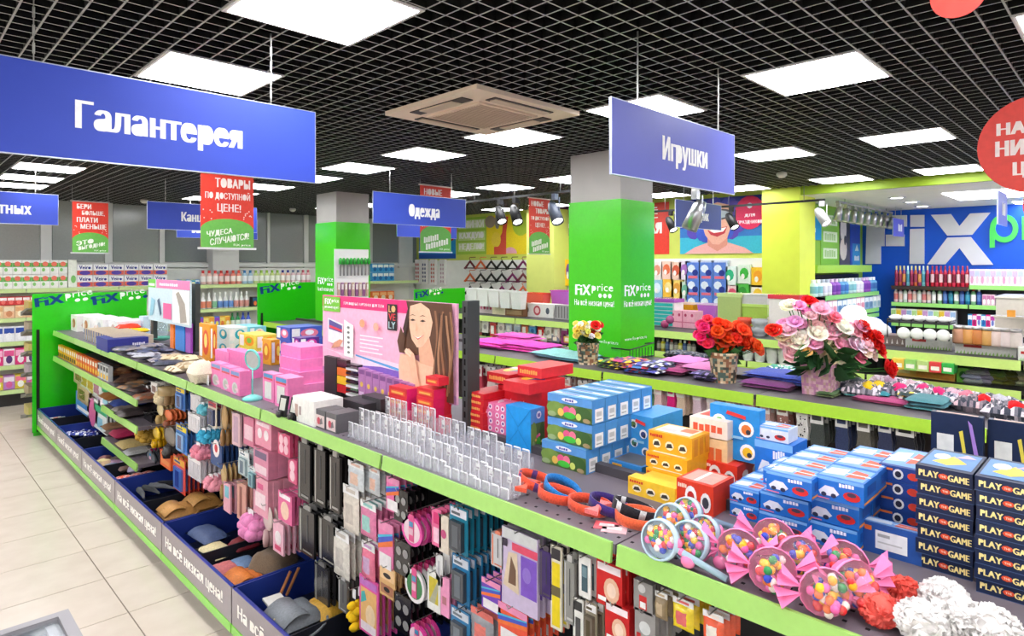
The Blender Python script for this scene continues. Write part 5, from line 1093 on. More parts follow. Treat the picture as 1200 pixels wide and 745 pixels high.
for k, (pl, pn, yb_, pt) in enumerate(((1091, 1152, 590, 490), (1158, 1222, 600, 500))):
    x, y, dx, dy, h = cb(pl, pn, pn + 5, yb_, pt, ZS)
    for j in range(3):
        solo(carton(.035, dy, h - .01 * j, NB, gbig, None, lambda f: f.r(.1, .2, .9, .7, (226, 190, 170))), 'game_box', 'upright navy game box with white panel, %s pair, %s from the front' % (('left', 'right')[k], ords(j)), 'game box', (x + .038 * j, y + .006 * j, ZS), 'upright navy game boxes')
# ---- far half left of the post: baby goods
def bab(c1, c2, c3):
    return lambda f: (f.r(0, 0, 1, 1, c1), f.e(.6, .5, .28, .35, c2), f.e(.6, .55, .14, .2, c3), f.r(.05, .1, .3, .9, (245, 245, 245)))
for k, (pl, pn, pr, py, pt, n, c1, c2, c3, lab) in enumerate((
  (233, 246, 254, 424, 380, 1, (240, 160, 40), (226, 80, 50), (250, 220, 120), 'orange paper bag beside the grey post'),
  (252, 268, 290, 418, 384, 2, (226, 240, 240), (40, 170, 190), (250, 230, 200), 'white and teal hygiene box'),
  (274, 292, 312, 414, 383, 2, (120, 200, 214), (250, 230, 210), (240, 180, 150), 'teal hygiene box with baby picture'),
  (280, 300, 326, 426, 393, 2, (236, 220, 90), (240, 150, 40), (120, 190, 70), 'yellow and green snack box'),
  (304, 318, 332, 428, 398, 1, (240, 170, 40), (220, 120, 40), (250, 220, 90), 'orange and yellow snack box'),
  (324, 340, 378, 430, 384, 3, (60, 90, 190), (230, 120, 150), (240, 240, 250), 'royal blue hygiene box'),
  (342, 351, 374, 436, 396, 3, (90, 40, 140), (220, 60, 160), (240, 230, 250), 'purple hygiene box'),
  (352, 366, 392, 447, 417, 2, (40, 170, 186), (240, 240, 240), (90, 200, 210), 'teal hygiene box at the pink board'))):
    stack(pl, pn, pr, py, pt, n, 'hygiene_box', lab, 'carton', c1, nx=bab(c1, c2, c3), ny=bab(c1, c2, c3))
# ---- headbands, lollipops, candies, puffs on the near edge
def band(px, py, r_, c, name, label, tilt=0, rz=0, spots=None, bow=None):
    x, y, z = PZ(px, py, ZS); q = thing('headband', label, 'headband', (x, y, ZS), None, rz)
    n = 22; hgt = .036; r_ *= 1.12
    m = MB('fabric'); o_ = m.smooth; m.smooth = True
    P_ = [(r_ * math.cos(a * 6.2832 / n), r_ * 1.15 * math.sin(a * 6.2832 / n)) for a in range(n)]; i = 0
    for a in P_: m.v += [(a[0], a[1], .003), (a[0] * 1.03, a[1] * 1.03, hgt), (a[0] * .94, a[1] * .94, hgt), (a[0] * .92, a[1] * .92, .003)]
    for k in range(n):
        b_ = (k + 1) % n
        for e in range(4): m.face((k * 4 + e, b_ * 4 + e, b_ * 4 + (e + 1) % 4, k * 4 + (e + 1) % 4), (spots if spots and (k + e) % 4 == 0 else c))
    m.smooth = o_; b2 = m.build('band', q); b2.rotation_euler = (tilt, tilt * .6, 0); b2.location.z = abs(tilt) * r_ * .9
    if bow:
        m = MB('fabric'); m.prism([(0, 0), (.05, .025), (.05, -.025)], 'z', .03, .045, bow); m.prism([(0, 0), (-.05, .025), (-.05, -.025)], 'z', .03, .045, bow); m.ball((0, 0, .038), .012, bow); o = m.build('bow', q); o.location = (-r_ * .9, 0, .0)
CO = (226, 84, 58)
band(629, 575, .062, CO, '', 'coral headband with purple lining, farthest left on the shelf edge', .25, .2, (90, 60, 120), CO)
band(652, 588, .055, CO, '', 'coral headband, second from the left', .15, .4)
band(657, 584, .058, (40, 120, 190), '', 'blue headband tucked inside the coral ones', .3, -.2)
band(690, 600, .058, CO, '', 'coral headband in clear wrap, third from the left', .1, .3)
band(712, 602, .055, (60, 44, 110), '', 'purple headband with coral bow', .2, .1, None, (240, 120, 120))
band(742, 608, .058, (40, 38, 44), '', 'black headband with white dots', .25, .5, (200, 200, 200))
band(748, 614, .06, (222, 96, 60), '', 'orange headband under the black dotted one', .05, .2)
for px, py, lab, c in ((720, 620, 'pink paper tag card lying before the headbands', (240, 190, 196)), (711, 616, 'coral price tag beside the pink card', (236, 110, 120))):
    m = MB('card'); m.box(-.03, .03, -.04, .04, 0, .002, c); m.on('top').r(.2, .3, .8, .7, (250, 230, 230)); solo(m, 'tag_card', lab, 'tag', PZ(px, py, ZS), None, .5)
beads = [(226, 40, 44), (248, 176, 20), (30, 140, 70), (50, 70, 190), (240, 100, 170), (250, 240, 230), (240, 110, 20), (250, 200, 40)]
def bead_heap(m, c, rad, n, flat=None):
    for k in range(n):
        while True:
            p = (R.uniform(-1, 1), R.uniform(-1, 1), R.uniform(-1, 1))
            if sum(q * q for q in p) < 1: break
        if flat: p = (p[0] * flat, p[1], p[2])
        m.ball((c[0] + p[0] * rad, c[1] + p[1] * rad, c[2] + p[2] * rad), .0115, beads[k % 8], 7, 5)
def lolly(px, py, tx, ty, label, lift=0, r_=.056):
    a = Vector(PZ(px, py, ZS + r_ + lift)); q = thing('lollipop_toy', label, 'toy', a)
    b_ = Vector(PZ(tx, ty, ZS + .02 + lift)); d = (b_ - a)
    m = MB('gloss'); W = (190, 214, 230); m.lathe([(r_ * .92, -.014), (r_, -.016), (r_ * 1.04, 0), (r_, .016), (r_ * .92, .014)], W, 20, axis='x', cap=False); m.lathe([(r_ * .9, .012), (r_ * .92, .016)], W, 20, axis='x'); m.build('rim', q)
    m = MB('gloss'); bead_heap(m, (0, 0, 0), r_ * .8, 46, .1); o = m.build('beads', q); o['kind'] = 'stuff'
    m = MB('pane'); m.lathe([(r_ * .9, -.013), (r_ * .6, -.02), (.001, -.022)], (226, 236, 240), 18, axis='x', cap=False); m.build('window', q)
    u = d.normalized(); s_ = u * r_; m = MB('gloss'); m.tube([s_, s_ + u * .15], .0095, (176, 206, 224), 8); m.build('stick', q)
    m = MB('gloss'); s2 = s_ + u * .012; pnk = (246, 130, 180)
    for sg in (1, -1): m.ball(tuple(s2 + Vector((0, .022 * sg, .018 * sg))), .023, pnk, 8, 6, .5, 1, .8)
    m.ball(tuple(s2), .011, pnk); m.build('bow', q)
    q.rotation_euler = (0, .25, 0)
lolly(774, 632, 840, 668, 'round lollipop bead toy, leftmost in front'); lolly(809, 634, 870, 656, 'round lollipop bead toy, right of the leftmost one')
lolly(788, 612, 852, 626, 'round lollipop bead toy behind the front pair'); lolly(806, 600, 856, 604, 'round lollipop bead toy at the back nearest the red carton', .03, .045); lolly(826, 622, 880, 634, 'round lollipop bead toy, rightmost', .0, .045)
def candy(px, py, label, ang, r_=.06, lift=0):
    a = PZ(px, py, ZS + r_ + lift); q = thing('candy_toy', label, 'toy', a, None, ang)
    pk = (250, 140, 192)
    m = MB('gloss'); m.smooth = True; m.lathe([(.001, -r_), (r_ * .5, -r_ * .86), (r_ * .86, -r_ * .5), (r_, 0), (r_ * 1.03, .002), (r_ * 1.03, -.006)], pk, 16, axis='x', cap=False); sh = m.build('shell', q); sh.rotation_euler = (0, 0, math.pi)
    m = MB('pane'); m.lathe([(r_, 0), (r_ * .86, -r_ * .5), (r_ * .5, -r_ * .86), (.001, -r_)], (250, 226, 236), 16, axis='x', cap=False); m.build('window', q)
    m = MB('gloss'); bead_heap(m, (-.012, 0, 0), r_ * .72, 46); o = m.build('beads', q); o['kind'] = 'stuff'
    for sg in (1, -1):
        m = MB('gloss'); n = 9; pts = []
        for k in range(n):
            t = -1 + 2 * k / (n - 1.); pts.append((.012 * (-1) ** k, sg * (r_ * 2.0 - abs(t) * .02), t * r_ * 1.0))
        m.v += [(0, sg * r_ * .9, -.008), (0, sg * r_ * .9, .008)] + pts
        for k in range(n - 1): m.face((0 if k < n // 2 else 1, 2 + k, 3 + k), pk); 
        m.v += [(p[0] + .004, p[1], p[2]) for p in m.v[:]]
        L_ = len(m.v) // 2
        for f_ in list(m.f): m.face([i + L_ for i in f_][::-1], pk)
        m.build('wrapper_end', q)
for px, py, l, a, li in ((866, 645, 'pink candy-shaped bead toy, leftmost of the heap', .3, 0), (905, 668, 'pink candy-shaped bead toy in front, second of the heap', .5, 0), (907, 632, 'pink candy-shaped bead toy at the back left', .2, .0), (936, 654, 'pink candy-shaped bead toy, middle of the heap', .8, .01), (967, 694, 'pink candy-shaped bead toy nearest the shelf edge', .6, 0), (990, 660, 'pink candy-shaped bead toy at the back right', .1, 0), (1000, 684, 'pink candy-shaped bead toy right of the nearest one', 1.0, .01)):
    candy(px, py, l, a, .058, li)
def puff(px, py, r_, c, label):
    a = PZ(px, py, ZS + r_ * .8); m = MB('petal'); rr = random.Random(int(px))
    for k in range(130):
        z_ = rr.uniform(-1, 1); t = rr.uniform(0, 6.283); s_ = (1 - z_ * z_) ** .5; n = Vector((s_ * math.cos(t), s_ * math.sin(t), z_ * .85)); u = n.cross(Vector((rr.uniform(-1, 1), rr.uniform(-1, 1), rr.uniform(-1, 1)))).normalized(); v_ = n.cross(u); o_ = n * r_ * .78; w_ = r_ * .3; l_ = r_ * .26; i = len(m.v)
        m.v += [tuple(o_ - u * w_), tuple(o_ - u * w_ * .5 + n * l_ + v_ * w_ * .2), tuple(o_ + n * l_ * .8 - v_ * w_ * .2), tuple(o_ + u * w_ * .5 + n * l_ + v_ * w_ * .2), tuple(o_ + u * w_)] + [tuple(o_ - u * w_ + v_ * w_ * .6), tuple(o_ + u * w_ + v_ * w_ * .6)]
        m.face((i, i + 1, i + 2), c); m.face((i, i + 2, i + 4), c); m.face((i + 2, i + 3, i + 4), c); m.face((i, i + 5, i + 1), c); m.face((i + 4, i + 3, i + 6), c)
    m.ball((0, 0, 0), r_ * .8, c, 12, 8, jit=.06); solo(m, 'bath_puff', label, 'bath puff', a)
for px, py, r_, c, l in ((1060, 693, .042, (236, 96, 84), 'coral red bath puff in clear bag, rear one'), (1031, 714, .045, (238, 100, 90), 'coral red bath puff nearest the shelf edge'), (1052, 716, .03, (240, 120, 120), 'small coral bath puff between white and red ones'), (1107, 702, .055, (238, 234, 232), 'white bath puff, rear left'), (1080, 728, .055, (240, 236, 234), 'white bath puff, front left'), (1124, 726, .06, (240, 236, 234), 'white bath puff, middle'), (1160, 738, .062, (238, 234, 232), 'white bath puff, rightmost')):
    puff(px, py, r_, c, l)
# ================================================================ GOODS IN THE BINS AND ON THE FAR LOWER SHELVES
ZB = .23
def lump(px, py, w, d, h, col, name, label, cat, rz=0, mat='leather', z=ZB, cols=None):
    x, y, _ = PZ(px, py, z + h * .5); m = MB(mat); m.pillow(0, 0, h / 2, w, d, h, col, 7, mat, .15, 'z', cols); return solo(m, name, label, cat, (max(x, G1B + .06 + w / 2), y, z), None, rz)
def bag(px, py, w, d, h, col, flap, label, rz=0, strap=True, z=ZB):
    x, y, _ = PZ(px, py, z + h * .5); q = thing('handbag', label, 'bag', (max(x, G1B + .05 + w / 2), y, z), None, rz)
    m = MB('leather'); m.pillow(0, 0, h / 2, w, d, h, col, 8, 'leather', .08); m.build('body', q)
    m = MB('leather'); n = 8; m.smooth = True
    for k in range(n + 1):
        t = k / n; xx = -w * .50 + w * .62 * t; zz = h * (.5 + .62 * math.sin(math.pi * (.12 + .6 * t)))
        m.v += [(xx, -d * .47, zz), (xx, d * .47, zz), (xx, -d * .47, zz - .006), (xx, d * .47, zz - .006)]
    for k in range(n):
        i = 4 * k; m.face((i, i + 1, i + 5, i + 4), flap); m.face((i + 2, i + 6, i + 7, i + 3), flap); m.face((i, i + 4, i + 6, i + 2), flap); m.face((i + 1, i + 3, i + 7, i + 5), flap)
    m.face((0, 2, 3, 1), flap); i = 4 * n; m.face((i, i + 1, i + 3, i + 2), flap); m.build('flap', q)
    if strap:
        m = MB('leather'); m.tube([(w * .4 * math.cos(a), -d * .5 - .05 - .05 * math.sin(a), h * .55 + .03 * math.cos(a)) for a in [k * .42 for k in range(8)]], .007, col, 5); m.build('strap', q)
    m = MB('metal'); m.ball((-w * .46, 0, h * .75), .008, (200, 180, 120), 6, 4); m.build('clasp', q)
bag(208, 600, 0.24, 0.23, 0.11, (176, 126, 66), (190, 138, 74), 'tan leather shoulder bag in the bin, left of the pair')
bag(238, 590, 0.24, 0.23, 0.12, (186, 134, 70), (196, 146, 80), 'tan leather shoulder bag with looped strap, right of the pair')
lump(243, 626, 0.18, 0.30, 0.08, (70, 86, 124), 'zip_pouch', 'slate blue soft pouch in the bin', 'pouch', .1)
lump(255, 645, 0.16, 0.28, 0.05, (222, 206, 160), 'zip_pouch', 'cream flat pouch beside the slate blue one', 'pouch', .1)
lump(287, 637, 0.18, 0.18, 0.08, (130, 40, 50), 'zip_pouch', 'dark red pouch at the back of the bin', 'pouch')
lump(263, 666, 0.15, 0.16, 0.05, (196, 110, 110), 'zip_pouch', 'dusty pink wallet beside the orange bag', 'wallet'); lump(285, 660, 0.15, 0.18, 0.05, (110, 140, 176), 'zip_pouch', 'pale blue wallet behind the orange bag', 'wallet')
bag(287, 680, 0.20, 0.21, 0.09, (196, 106, 40), (210, 120, 50), 'orange clutch bag with wide flap in the bin', 0, False)
lump(321, 660, 0.25, 0.23, 0.17, (110, 92, 74), 'cloth_bag', 'crumpled brown bag behind the orange clutch', 'bag', .4, 'fabric')
for k in range(2):
    m = MB('matte'); m.tube([(0, 0, .0), (.05, -.05, .16)], .009, (150, 96, 60), 6); solo(m, 'wooden_rod', 'thin brown rod standing in the bin, %s one' % ('left', 'right')[k], 'rod', PZ(326 + 10 * k, 702 - 5 * k, ZB))
m = MB('card'); m.box(-.05, .05, -.14, .14, 0, .012, (214, 212, 206)); solo(m, 'flat_packet', 'pale flat packet lying in the near bin', 'packet', PZ(328, 712, ZB + .05), None, -.1)
bag(342, 724, 0.24, 0.25, 0.11, (112, 116, 122), (122, 126, 132), 'grey handbag with strap and buckle in the nearest bin')
lump(384, 712, 0.22, 0.23, 0.10, (196, 150, 50), 'cloth_bag', 'mustard yellow pouch at the back of the nearest bin', 'pouch', .2)
for k, (px, py, c) in enumerate(((166, 578, (80, 84, 88)), (178, 574, (60, 62, 66)), (190, 570, (110, 112, 116)), (200, 566, (44, 44, 48)), (172, 568, (130, 130, 134)))):
    x, y, z = PZ(px, py, ZB + .02); m = MB('fabric'); m.tube([(-.02, -.14, .02), (0, -.02, .026), (.01, .12, .02), (.015, .16, .018)], .02, c, 7, None, False, [.006, .02, .024, .008]); solo(m, 'folding_umbrella', 'folded dark umbrella in the third bin, %s' % ords(k), 'umbrella', (x, y, ZB), None, .3 * k)
for k, (px, py, c) in enumerate(((146, 562, (236, 90, 60)), (162, 559, (240, 110, 90)), (176, 556, (232, 80, 50)))): lump(px, py, .14, .2, .05, c, 'soft_pouch', 'bright orange pouch in the bin, %s of three' % ords(k), 'pouch', .2 * k, 'fabric', cols=[c, c, (250, 190, 190)])
pc = [(196, 160, 120), (120, 130, 160), (160, 130, 120), (190, 180, 210), (226, 210, 150), (200, 160, 190), (170, 150, 190), (206, 186, 120), (140, 90, 90), (110, 100, 90), (190, 190, 186), (90, 90, 90)]
for k in range(12): lump(118 + 40 * (k % 4) / 3. + 3 * (k // 4), 546 - 4 * (k // 4) + 3 * (k % 4) / 3., .12, .16, .06, pc[k], 'spectacle_pouch', 'small pastel pouch in the second far bin, %s in %s row' % (ords(k % 4), ('front', 'middle', 'rear')[k // 4]), 'pouch', R.uniform(-.5, .5))
for k in range(16): lump(80 + 30 * (k % 6) / 5. + 2 * (k // 6), 508 - 4 * (k // 6), .12, .14, .05, (40, 60, 160), 'blue_packet', 'small blue and white packet in the far bin, %s in %s row' % (ords(k % 6), ('front', 'middle', 'rear')[k // 6]), 'packet', R.uniform(-.6, .6), 'foil', cols=[(40, 60, 160), (220, 224, 240), (30, 44, 130)])
for k in range(3): m = MB('card'); m.box(-.06, .06, -.1, .1, 0, .01, (230, 222, 222)); m.on('top').r(.2, .3, .6, .7, (210, 90, 90)); solo(m, 'flat_packet', 'white flat packet in the farthest bin, %s' % ords(k), 'packet', PZ(66 + 7 * k, 491, ZB + .02), None, .2 * k)
# goods on the second shelf of the far sections
for k in range(22):
    y = 9.7 - .115 * k; c = ((240, 190, 30), (236, 110, 40), (226, 226, 226))[0 if k < 9 else 1 if k < 18 else 2]
    m = carton(.04, .085, .15, c, lambda f, k=k: (f.r(.1, .1, .9, .4, (60, 60, 40) if k < 9 else (250, 200, 60)), f.r(.1, .6, .9, .9, (250, 240, 220) if k < 18 else (30, 30, 40))))
    solo(m, 'shoe_care_pack', '%s pack on the second far shelf, %s from the left' % (('yellow', 'orange', 'black and white')[0 if k < 9 else 1 if k < 18 else 2], ords(k if k < 9 else k - 9 if k < 18 else k - 18)), 'packet', (G1S + .03, y, 1.0), 'packs on the second far shelf')
br = [(150, 90, 60), (110, 80, 60), (176, 130, 90), (90, 60, 50), (130, 120, 110), (60, 50, 50)]
for k in range(9):
    soft(148 + 20 * (k % 5) / 4. * 1.2 - 12 * (k // 5), 432 + 8 * (k % 5) + (-3 if k > 4 else 0), .2, .22, .04, br[k % 6], 'folded_purse', 'brown folded purse on the second far shelf, %s from left, %s line' % (ords(k % 5), ('front', 'rear')[k // 5]), 'purse', 1.0, R.uniform(-.4, .4), 'leather', [br[k % 6], br[(k + 2) % 6]], .02 * (k % 2))
def fold(px, py, w, d, h, col, label, z, rz=0, cat='purse'): return soft(px, py, w, d, h, col, 'folded_purse', label, cat, z, rz, 'leather')
fold(138, 463, .3, .34, .07, (160, 104, 50), 'caramel brown folded bag on the third far shelf', .765); fold(151, 472, .3, .3, .07, (50, 70, 140), 'blue folded bag on the third far shelf', .765); fold(158, 483, .3, .24, .06, (70, 60, 60), 'dark folded bag at the right of the third far shelf', .765); fold(147, 479, .2, .2, .05, (120, 110, 104), 'grey-brown purse between blue and dark bags', .765)
fold(140, 499, .3, .3, .06, (140, 100, 70), 'brown purse on the lowest far shelf', .44); fold(149, 507, .28, .3, .07, (170, 40, 80), 'raspberry purse on the lowest far shelf', .44); fold(158, 519, .28, .3, .06, (190, 166, 110), 'gold purse on the lowest far shelf', .44); fold(163, 528, .24, .2, .05, (150, 150, 150), 'silver purse at the right of the lowest far shelf', .44); fold(137, 506, .2, .2, .05, (90, 70, 66), 'dark brown purse at the left of the lowest far shelf', .44)
# ---- endcap trays behind the far green panel
g7 = thing('endcap_shelf', 'narrow end shelving with slanted trays beyond the far green panel', 'shelf unit')
m = MB('paint'); m.box(1.37, 2.6, 9.93, 9.97, 0, 1.75, (60, 190, 40)); m.build('back_panel', g7)
for k in range(6):
    z = .25 + .27 * k; m = MB('paint'); m.prism([(9.97, z), (10.42, z - .1), (10.42, z - .05), (9.97, z + .02)], 'x', 1.30, 2.6, (120, 116, 110)); m.build('tray', g7)
    cc = [(206, 190, 110), (170, 150, 120), (190, 170, 180), (220, 200, 120), (180, 160, 140), (200, 170, 90)][k]
    for j in range(5):
        m = MB('card'); m.box(0, .2, -.18, .18, 0, .12, cc); m.on('ny').r(.2, .2, .8, .8, (236, 226, 200)); solo(m, 'snack_packet', 'packet on the end trays, tray %s up, %s across' % (ords(k), ords(j)), 'packet', (1.33 + .25 * j, 10.2, z - .02), 'packets on the end trays')
# ---- glass-lidded chest corner at the lower left edge
x1, y1, _ = PZ(80, 713, .95)
q = thing('display_chest', 'silver-rimmed glass-topped display chest cut off at the lower left corner', 'display chest', (0, 0, 0)); x0, y0 = x1 - .9, y1 - 1.1; T = .95
m = MB('paint'); m.box(x0, x1, y0, y1, .05, T - .03, (150, 150, 154)); m.build('body', q)
for a in ((x0, x1, y1 - .035, y1), (x0, x1, y0, y0 + .035), (x0, x0 + .035, y0 + .035, y1 - .035), (x1 - .035, x1, y0 + .035, y1 - .035)): m = MB('paint'); m.box(*a, T - .03, T, (150, 146, 150)); m.build('rim', q)
for a in ((x0 + .05, x1 - .05, y1 - .075, y1 - .05), (x1 - .075, x1 - .05, y0 + .05, y1 - .05)): m = MB('metal'); m.box(*a, T - .03, T - .012, (120, 122, 128)); m.build('inner_rail', q)
m = MB('matte'); m.box(x0 + .03, x1 - .03, y0 + .03, y1 - .03, T - .03, T - .025, (64, 66, 84)); m.build('interior', q)
m = MB('pane'); m.box(x0 + .03, x1 - .03, y0 + .03, y1 - .03, T - .012, T - .009, (200, 210, 220)); m.build('glass_lid', q)
m = MB('metal'); m.tube([(x1 - .16, y1 - .22, T - .005), (x1 - .16, y1 - .16, T - .005), (x1 - .12, y1 - .13, T - .005), (x1 - .1, y1 - .2, T - .005)], .006, (220, 220, 222), 6); m.build('handle', q)
# ================================================================ GOODS ON THE MIDDLE GONDOLA
def folded(px, py, w, d, h, col, label, z=G2H, rz=0, lift=0, cols=None, name='folded_garment', cat='clothing', n=8):
    x, y, _ = PZ(px, py, z); m = MB('fabric'); k = 2 if h < .055 else 3
    for i in range(k):
        t = h / k; c = tuple(max(0, min(255, v + R.randint(-16, 10))) for v in col); m.pillow(R.uniform(-.02, .02), R.uniform(-.02, .02), t * (i + .5), w * R.uniform(.94, 1.04), d * R.uniform(.94, 1.06), t * 1.25, c, n, 'fabric', .35, 'z', cols, 10)
    return solo(m, name, label, cat, (x + w / 2, y, z + lift + .002), None, rz)
MGT = (238, 60, 190)
folded(566, 408, .36, .5, .07, MGT, 'magenta folded shirt, leftmost on the middle gondola'); folded(590, 410, .36, .46, .08, (244, 70, 196), 'magenta folded shirt in the centre of the pink pile'); folded(615, 413, .36, .42, .07, (240, 64, 190), 'magenta folded shirt, right end of the pink pile'); folded(596, 406, .3, .5, .05, (250, 90, 204), 'magenta shirt lying on top of the pink pile', lift=.07)
folded(640, 420, .36, .4, .05, (150, 214, 220), 'pale aqua folded towel beside the pink shirts'); folded(662, 424, .36, .36, .05, (140, 206, 214), 'pale aqua folded towel touching the small flower pot')
pt = [[(240, 220, 40), (30, 30, 40), (90, 150, 60)], [(200, 60, 120), (60, 60, 130), (240, 200, 60)], [(40, 80, 170), (80, 140, 210), (200, 50, 70)], [(30, 30, 60), (90, 90, 180), (220, 220, 230)], [(60, 130, 200), (120, 180, 230), (30, 60, 130)]]
for k, (px, py) in enumerate(((709, 432), (726, 434), (742, 438), (756, 440), (760, 436))): folded(px, py, .3, .22, .06, pt[k][0], ('yellow and black patterned scarf right of the small pot', 'multicoloured knitted scarf next to the yellow one', 'blue and red scarf in front of the column', 'navy patterned scarf beside the lilac garments', 'sky blue scarf behind the navy one')[k], cols=pt[k], rz=R.uniform(-.3, .3), lift=.02 * (k % 2), cat='scarf', name='folded_scarf')
folded(780, 440, .34, .26, .05, (170, 60, 120), 'wine red folded garment under the lilac ones'); folded(792, 436, .34, .3, .05, (232, 150, 206), 'lilac pink folded garment', lift=.045); folded(812, 442, .34, .26, .05, (226, 140, 196), 'pink folded garment with white band left of the red flowers', lift=.03); folded(822, 447, .3, .2, .06, (70, 60, 120), 'violet striped garment beside the red flower pot', cols=[(70, 60, 120), (150, 130, 190), (30, 30, 50)])
folded(890, 456, .34, .34, .04, (130, 50, 120), 'purple folded garment beneath the royal blue one'); folded(900, 452, .34, .40, .05, (70, 90, 214), 'royal blue folded garment left of the big bouquet', lift=.035); folded(930, 457, .3, .2, .06, (60, 96, 200), 'blue folded garment touching the pink flower box', lift=.02)
folded(1010, 468, .3, .3, .05, (40, 130, 150), 'teal folded garment right of the big bouquet'); folded(1035, 474, .3, .3, .025, (180, 60, 130), 'thin magenta garment below the teal one'); folded(1062, 474, .3, .14, .06, (240, 214, 60), 'yellow and white patterned scarf on the middle gondola', cols=[(240, 214, 60), (250, 250, 246), (40, 60, 60)], cat='scarf', name='folded_scarf'); folded(1080, 482, .3, .2, .06, (70, 130, 140), 'grey teal garment next to the yellow patterned scarf')
folded(962, 466, .2, .12, .03, (90, 120, 60), 'olive green cloth tucked before the pink flower box')
# wire basket near the column
q = thing('wire_basket', 'black wire basket beside the foot of the green column', 'basket', (0, 0, 0)); x, y, z = PZ(738, 423, G2H); 
m = MB('paint')
for k in range(9): m.tube([(x + .4 * k / 8, y, G2H), (x + .4 * k / 8, y, G2H + .1)], .004, (30, 40, 34), 4)
m.tube([(x, y, G2H + .1), (x + .4, y, G2H + .13)], .006, (30, 40, 34), 4); m.tube([(x, y, G2H + .01), (x + .4, y, G2H + .01)], .006, (30, 40, 34), 4); m.build('wire_side', q)
m = MB('paint'); m.tube([(x, y, G2H + .1), (x, y + .2, G2H + .1), (x + .4, y + .2, G2H + .1), (x + .4, y, G2H + .13)], .006, (30, 40, 34), 4); m.build('rim_wire', q)
# slippers and hats on the far half
for k, (px, py) in enumerate(((786, 423), (800, 426), (815, 428), (826, 430))): folded(px, py, .2, .16, .08, (40, 50, 80), 'dark patterned slipper behind the lilac garments, %s from the left' % ords(k), rz=.4 * k, cols=[(40, 50, 80), (20, 20, 26), (120, 120, 130)], name='slipper', cat='slipper')
for k, (px, py) in enumerate(((908, 440), (922, 441), (936, 443))): folded(px, py, .18, .14, .06, (60, 170, 140), 'green and white sock bundle left of the bouquet, %s' % ords(k), cols=[(60, 170, 140), (230, 236, 236), (30, 80, 110)], name='sock_bundle', cat='socks')
def hat(px, py, c1, c2, pom, label, r_=.11):
    x, y, _ = PZ(px, py + 5, G2H + .05); q = thing('knitted_hat', label, 'hat', (x, y, G2H)); m = MB('fabric'); tw = [c1, tuple((a + 2 * b_) // 3 for a, b_ in zip(c2, c1)), c2, c1, tuple((a + b_) // 2 for a, b_ in zip(c1, c2))]; m.pillow(0, 0, .035, r_ * 2.2, r_ * 2.2, .09, c1, 16, 'fabric', .4, 'z', tw); m.build('crown', q)
    m = MB('fabric'); m.ball((-.05, -.03, .065), .042, pom, 12, 8, jit=.16, mat='fabric'); m.build('pompom', q)
GR, WT, PI = (70, 74, 86), (226, 214, 222), (226, 50, 120)
for px, py, a, b_, p, l in ((1000, 445, (80, 84, 96), WT, (90, 96, 104), 'grey and white knitted hat right of the bouquet'), (1014, 450, (90, 90, 100), WT, (240, 200, 40), 'knitted hat with yellow pompom, left'), (1026, 449, (80, 80, 96), WT, (244, 206, 50), 'knitted hat with yellow pompom, right'), (1040, 443, WT, (190, 150, 170), (210, 170, 196), 'pale knitted hat with lilac pompom'), (1051, 452, GR, WT, PI, 'knitted hat with pink pompom, first'), (1064, 448, WT, GR, (220, 190, 200), 'white and grey hat between the pink pompoms'), (1078, 453, GR, WT, (230, 60, 126), 'knitted hat with pink pompom, second'), (1096, 457, WT, GR, (232, 50, 120), 'knitted hat with pink pompom, third and largest'), (1112, 458, (230, 190, 200), GR, (226, 180, 196), 'rosy knitted hat right of the pink pompoms'), (1128, 461, WT, (80, 90, 110), (220, 130, 150), 'pink and navy patterned hat'), (1148, 466, GR, (226, 190, 196), (222, 30, 36), 'hat with bright red pompom, left one'), (1166, 466, GR, WT, (190, 190, 200), 'grey patterned hat between the red pompoms'), (1184, 474, GR, WT, (222, 30, 36), 'hat with bright red pompom at the right edge')):
    hat(px, py, a, b_, p, l)
# flower pots
def rose(m, c, r_, col, up):
    n = Vector(up).normalized(); u = n.cross(Vector((.3, .2, 1))).normalized(); v_ = n.cross(u); c = Vector(c)
    for ring_, cnt, rad, ht in ((0, 3, .3, .55), (1, 5, .62, .42), (2, 6, 1., .1)):
        for k in range(cnt):
            a = 6.283 * k / cnt + ring_ * .5; d0 = u * math.cos(a) + v_ * math.sin(a); t = u * -math.sin(a) + v_ * math.cos(a); w_ = rad * r_ * .62; i = len(m.v)
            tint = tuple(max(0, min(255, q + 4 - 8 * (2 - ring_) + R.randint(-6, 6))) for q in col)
            b_ = c + d0 * rad * r_ * .35 - n * r_ * .25; e = c + d0 * rad * r_ * .8 + n * r_ * ht * .6; f_ = c + d0 * rad * r_ + n * r_ * ht
            m.v += [tuple(b_ - t * w_ * .5), tuple(b_ + t * w_ * .5), tuple(e + t * w_), tuple(e - t * w_), tuple(f_ + t * w_ * .55), tuple(f_ - t * w_ * .55)]
            m.face((i, i + 1, i + 2, i + 3), tint); m.face((i + 3, i + 2, i + 4, i + 5), tint)
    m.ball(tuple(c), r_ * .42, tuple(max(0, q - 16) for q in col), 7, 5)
def leaf(m, c, d, L_, col):
    d = Vector(d).normalized(); s_ = d.cross(Vector((R.uniform(-1, 1), R.uniform(-1, 1), R.uniform(-.6, 1)))).normalized() * L_ * .32; c = Vector(c); i = len(m.v)
    m.v += [tuple(c), tuple(c + d * L_ * .5 + s_), tuple(c + d * L_), tuple(c + d * L_ * .5 - s_), tuple(c + d * L_ * .5 + Vector((0, 0, -.01)))]
    m.face((i, i + 1, i + 4), col); m.face((i + 1, i + 2, i + 4), col); m.face((i + 2, i + 3, i + 4), col); m.face((i + 3, i, i + 4), col)
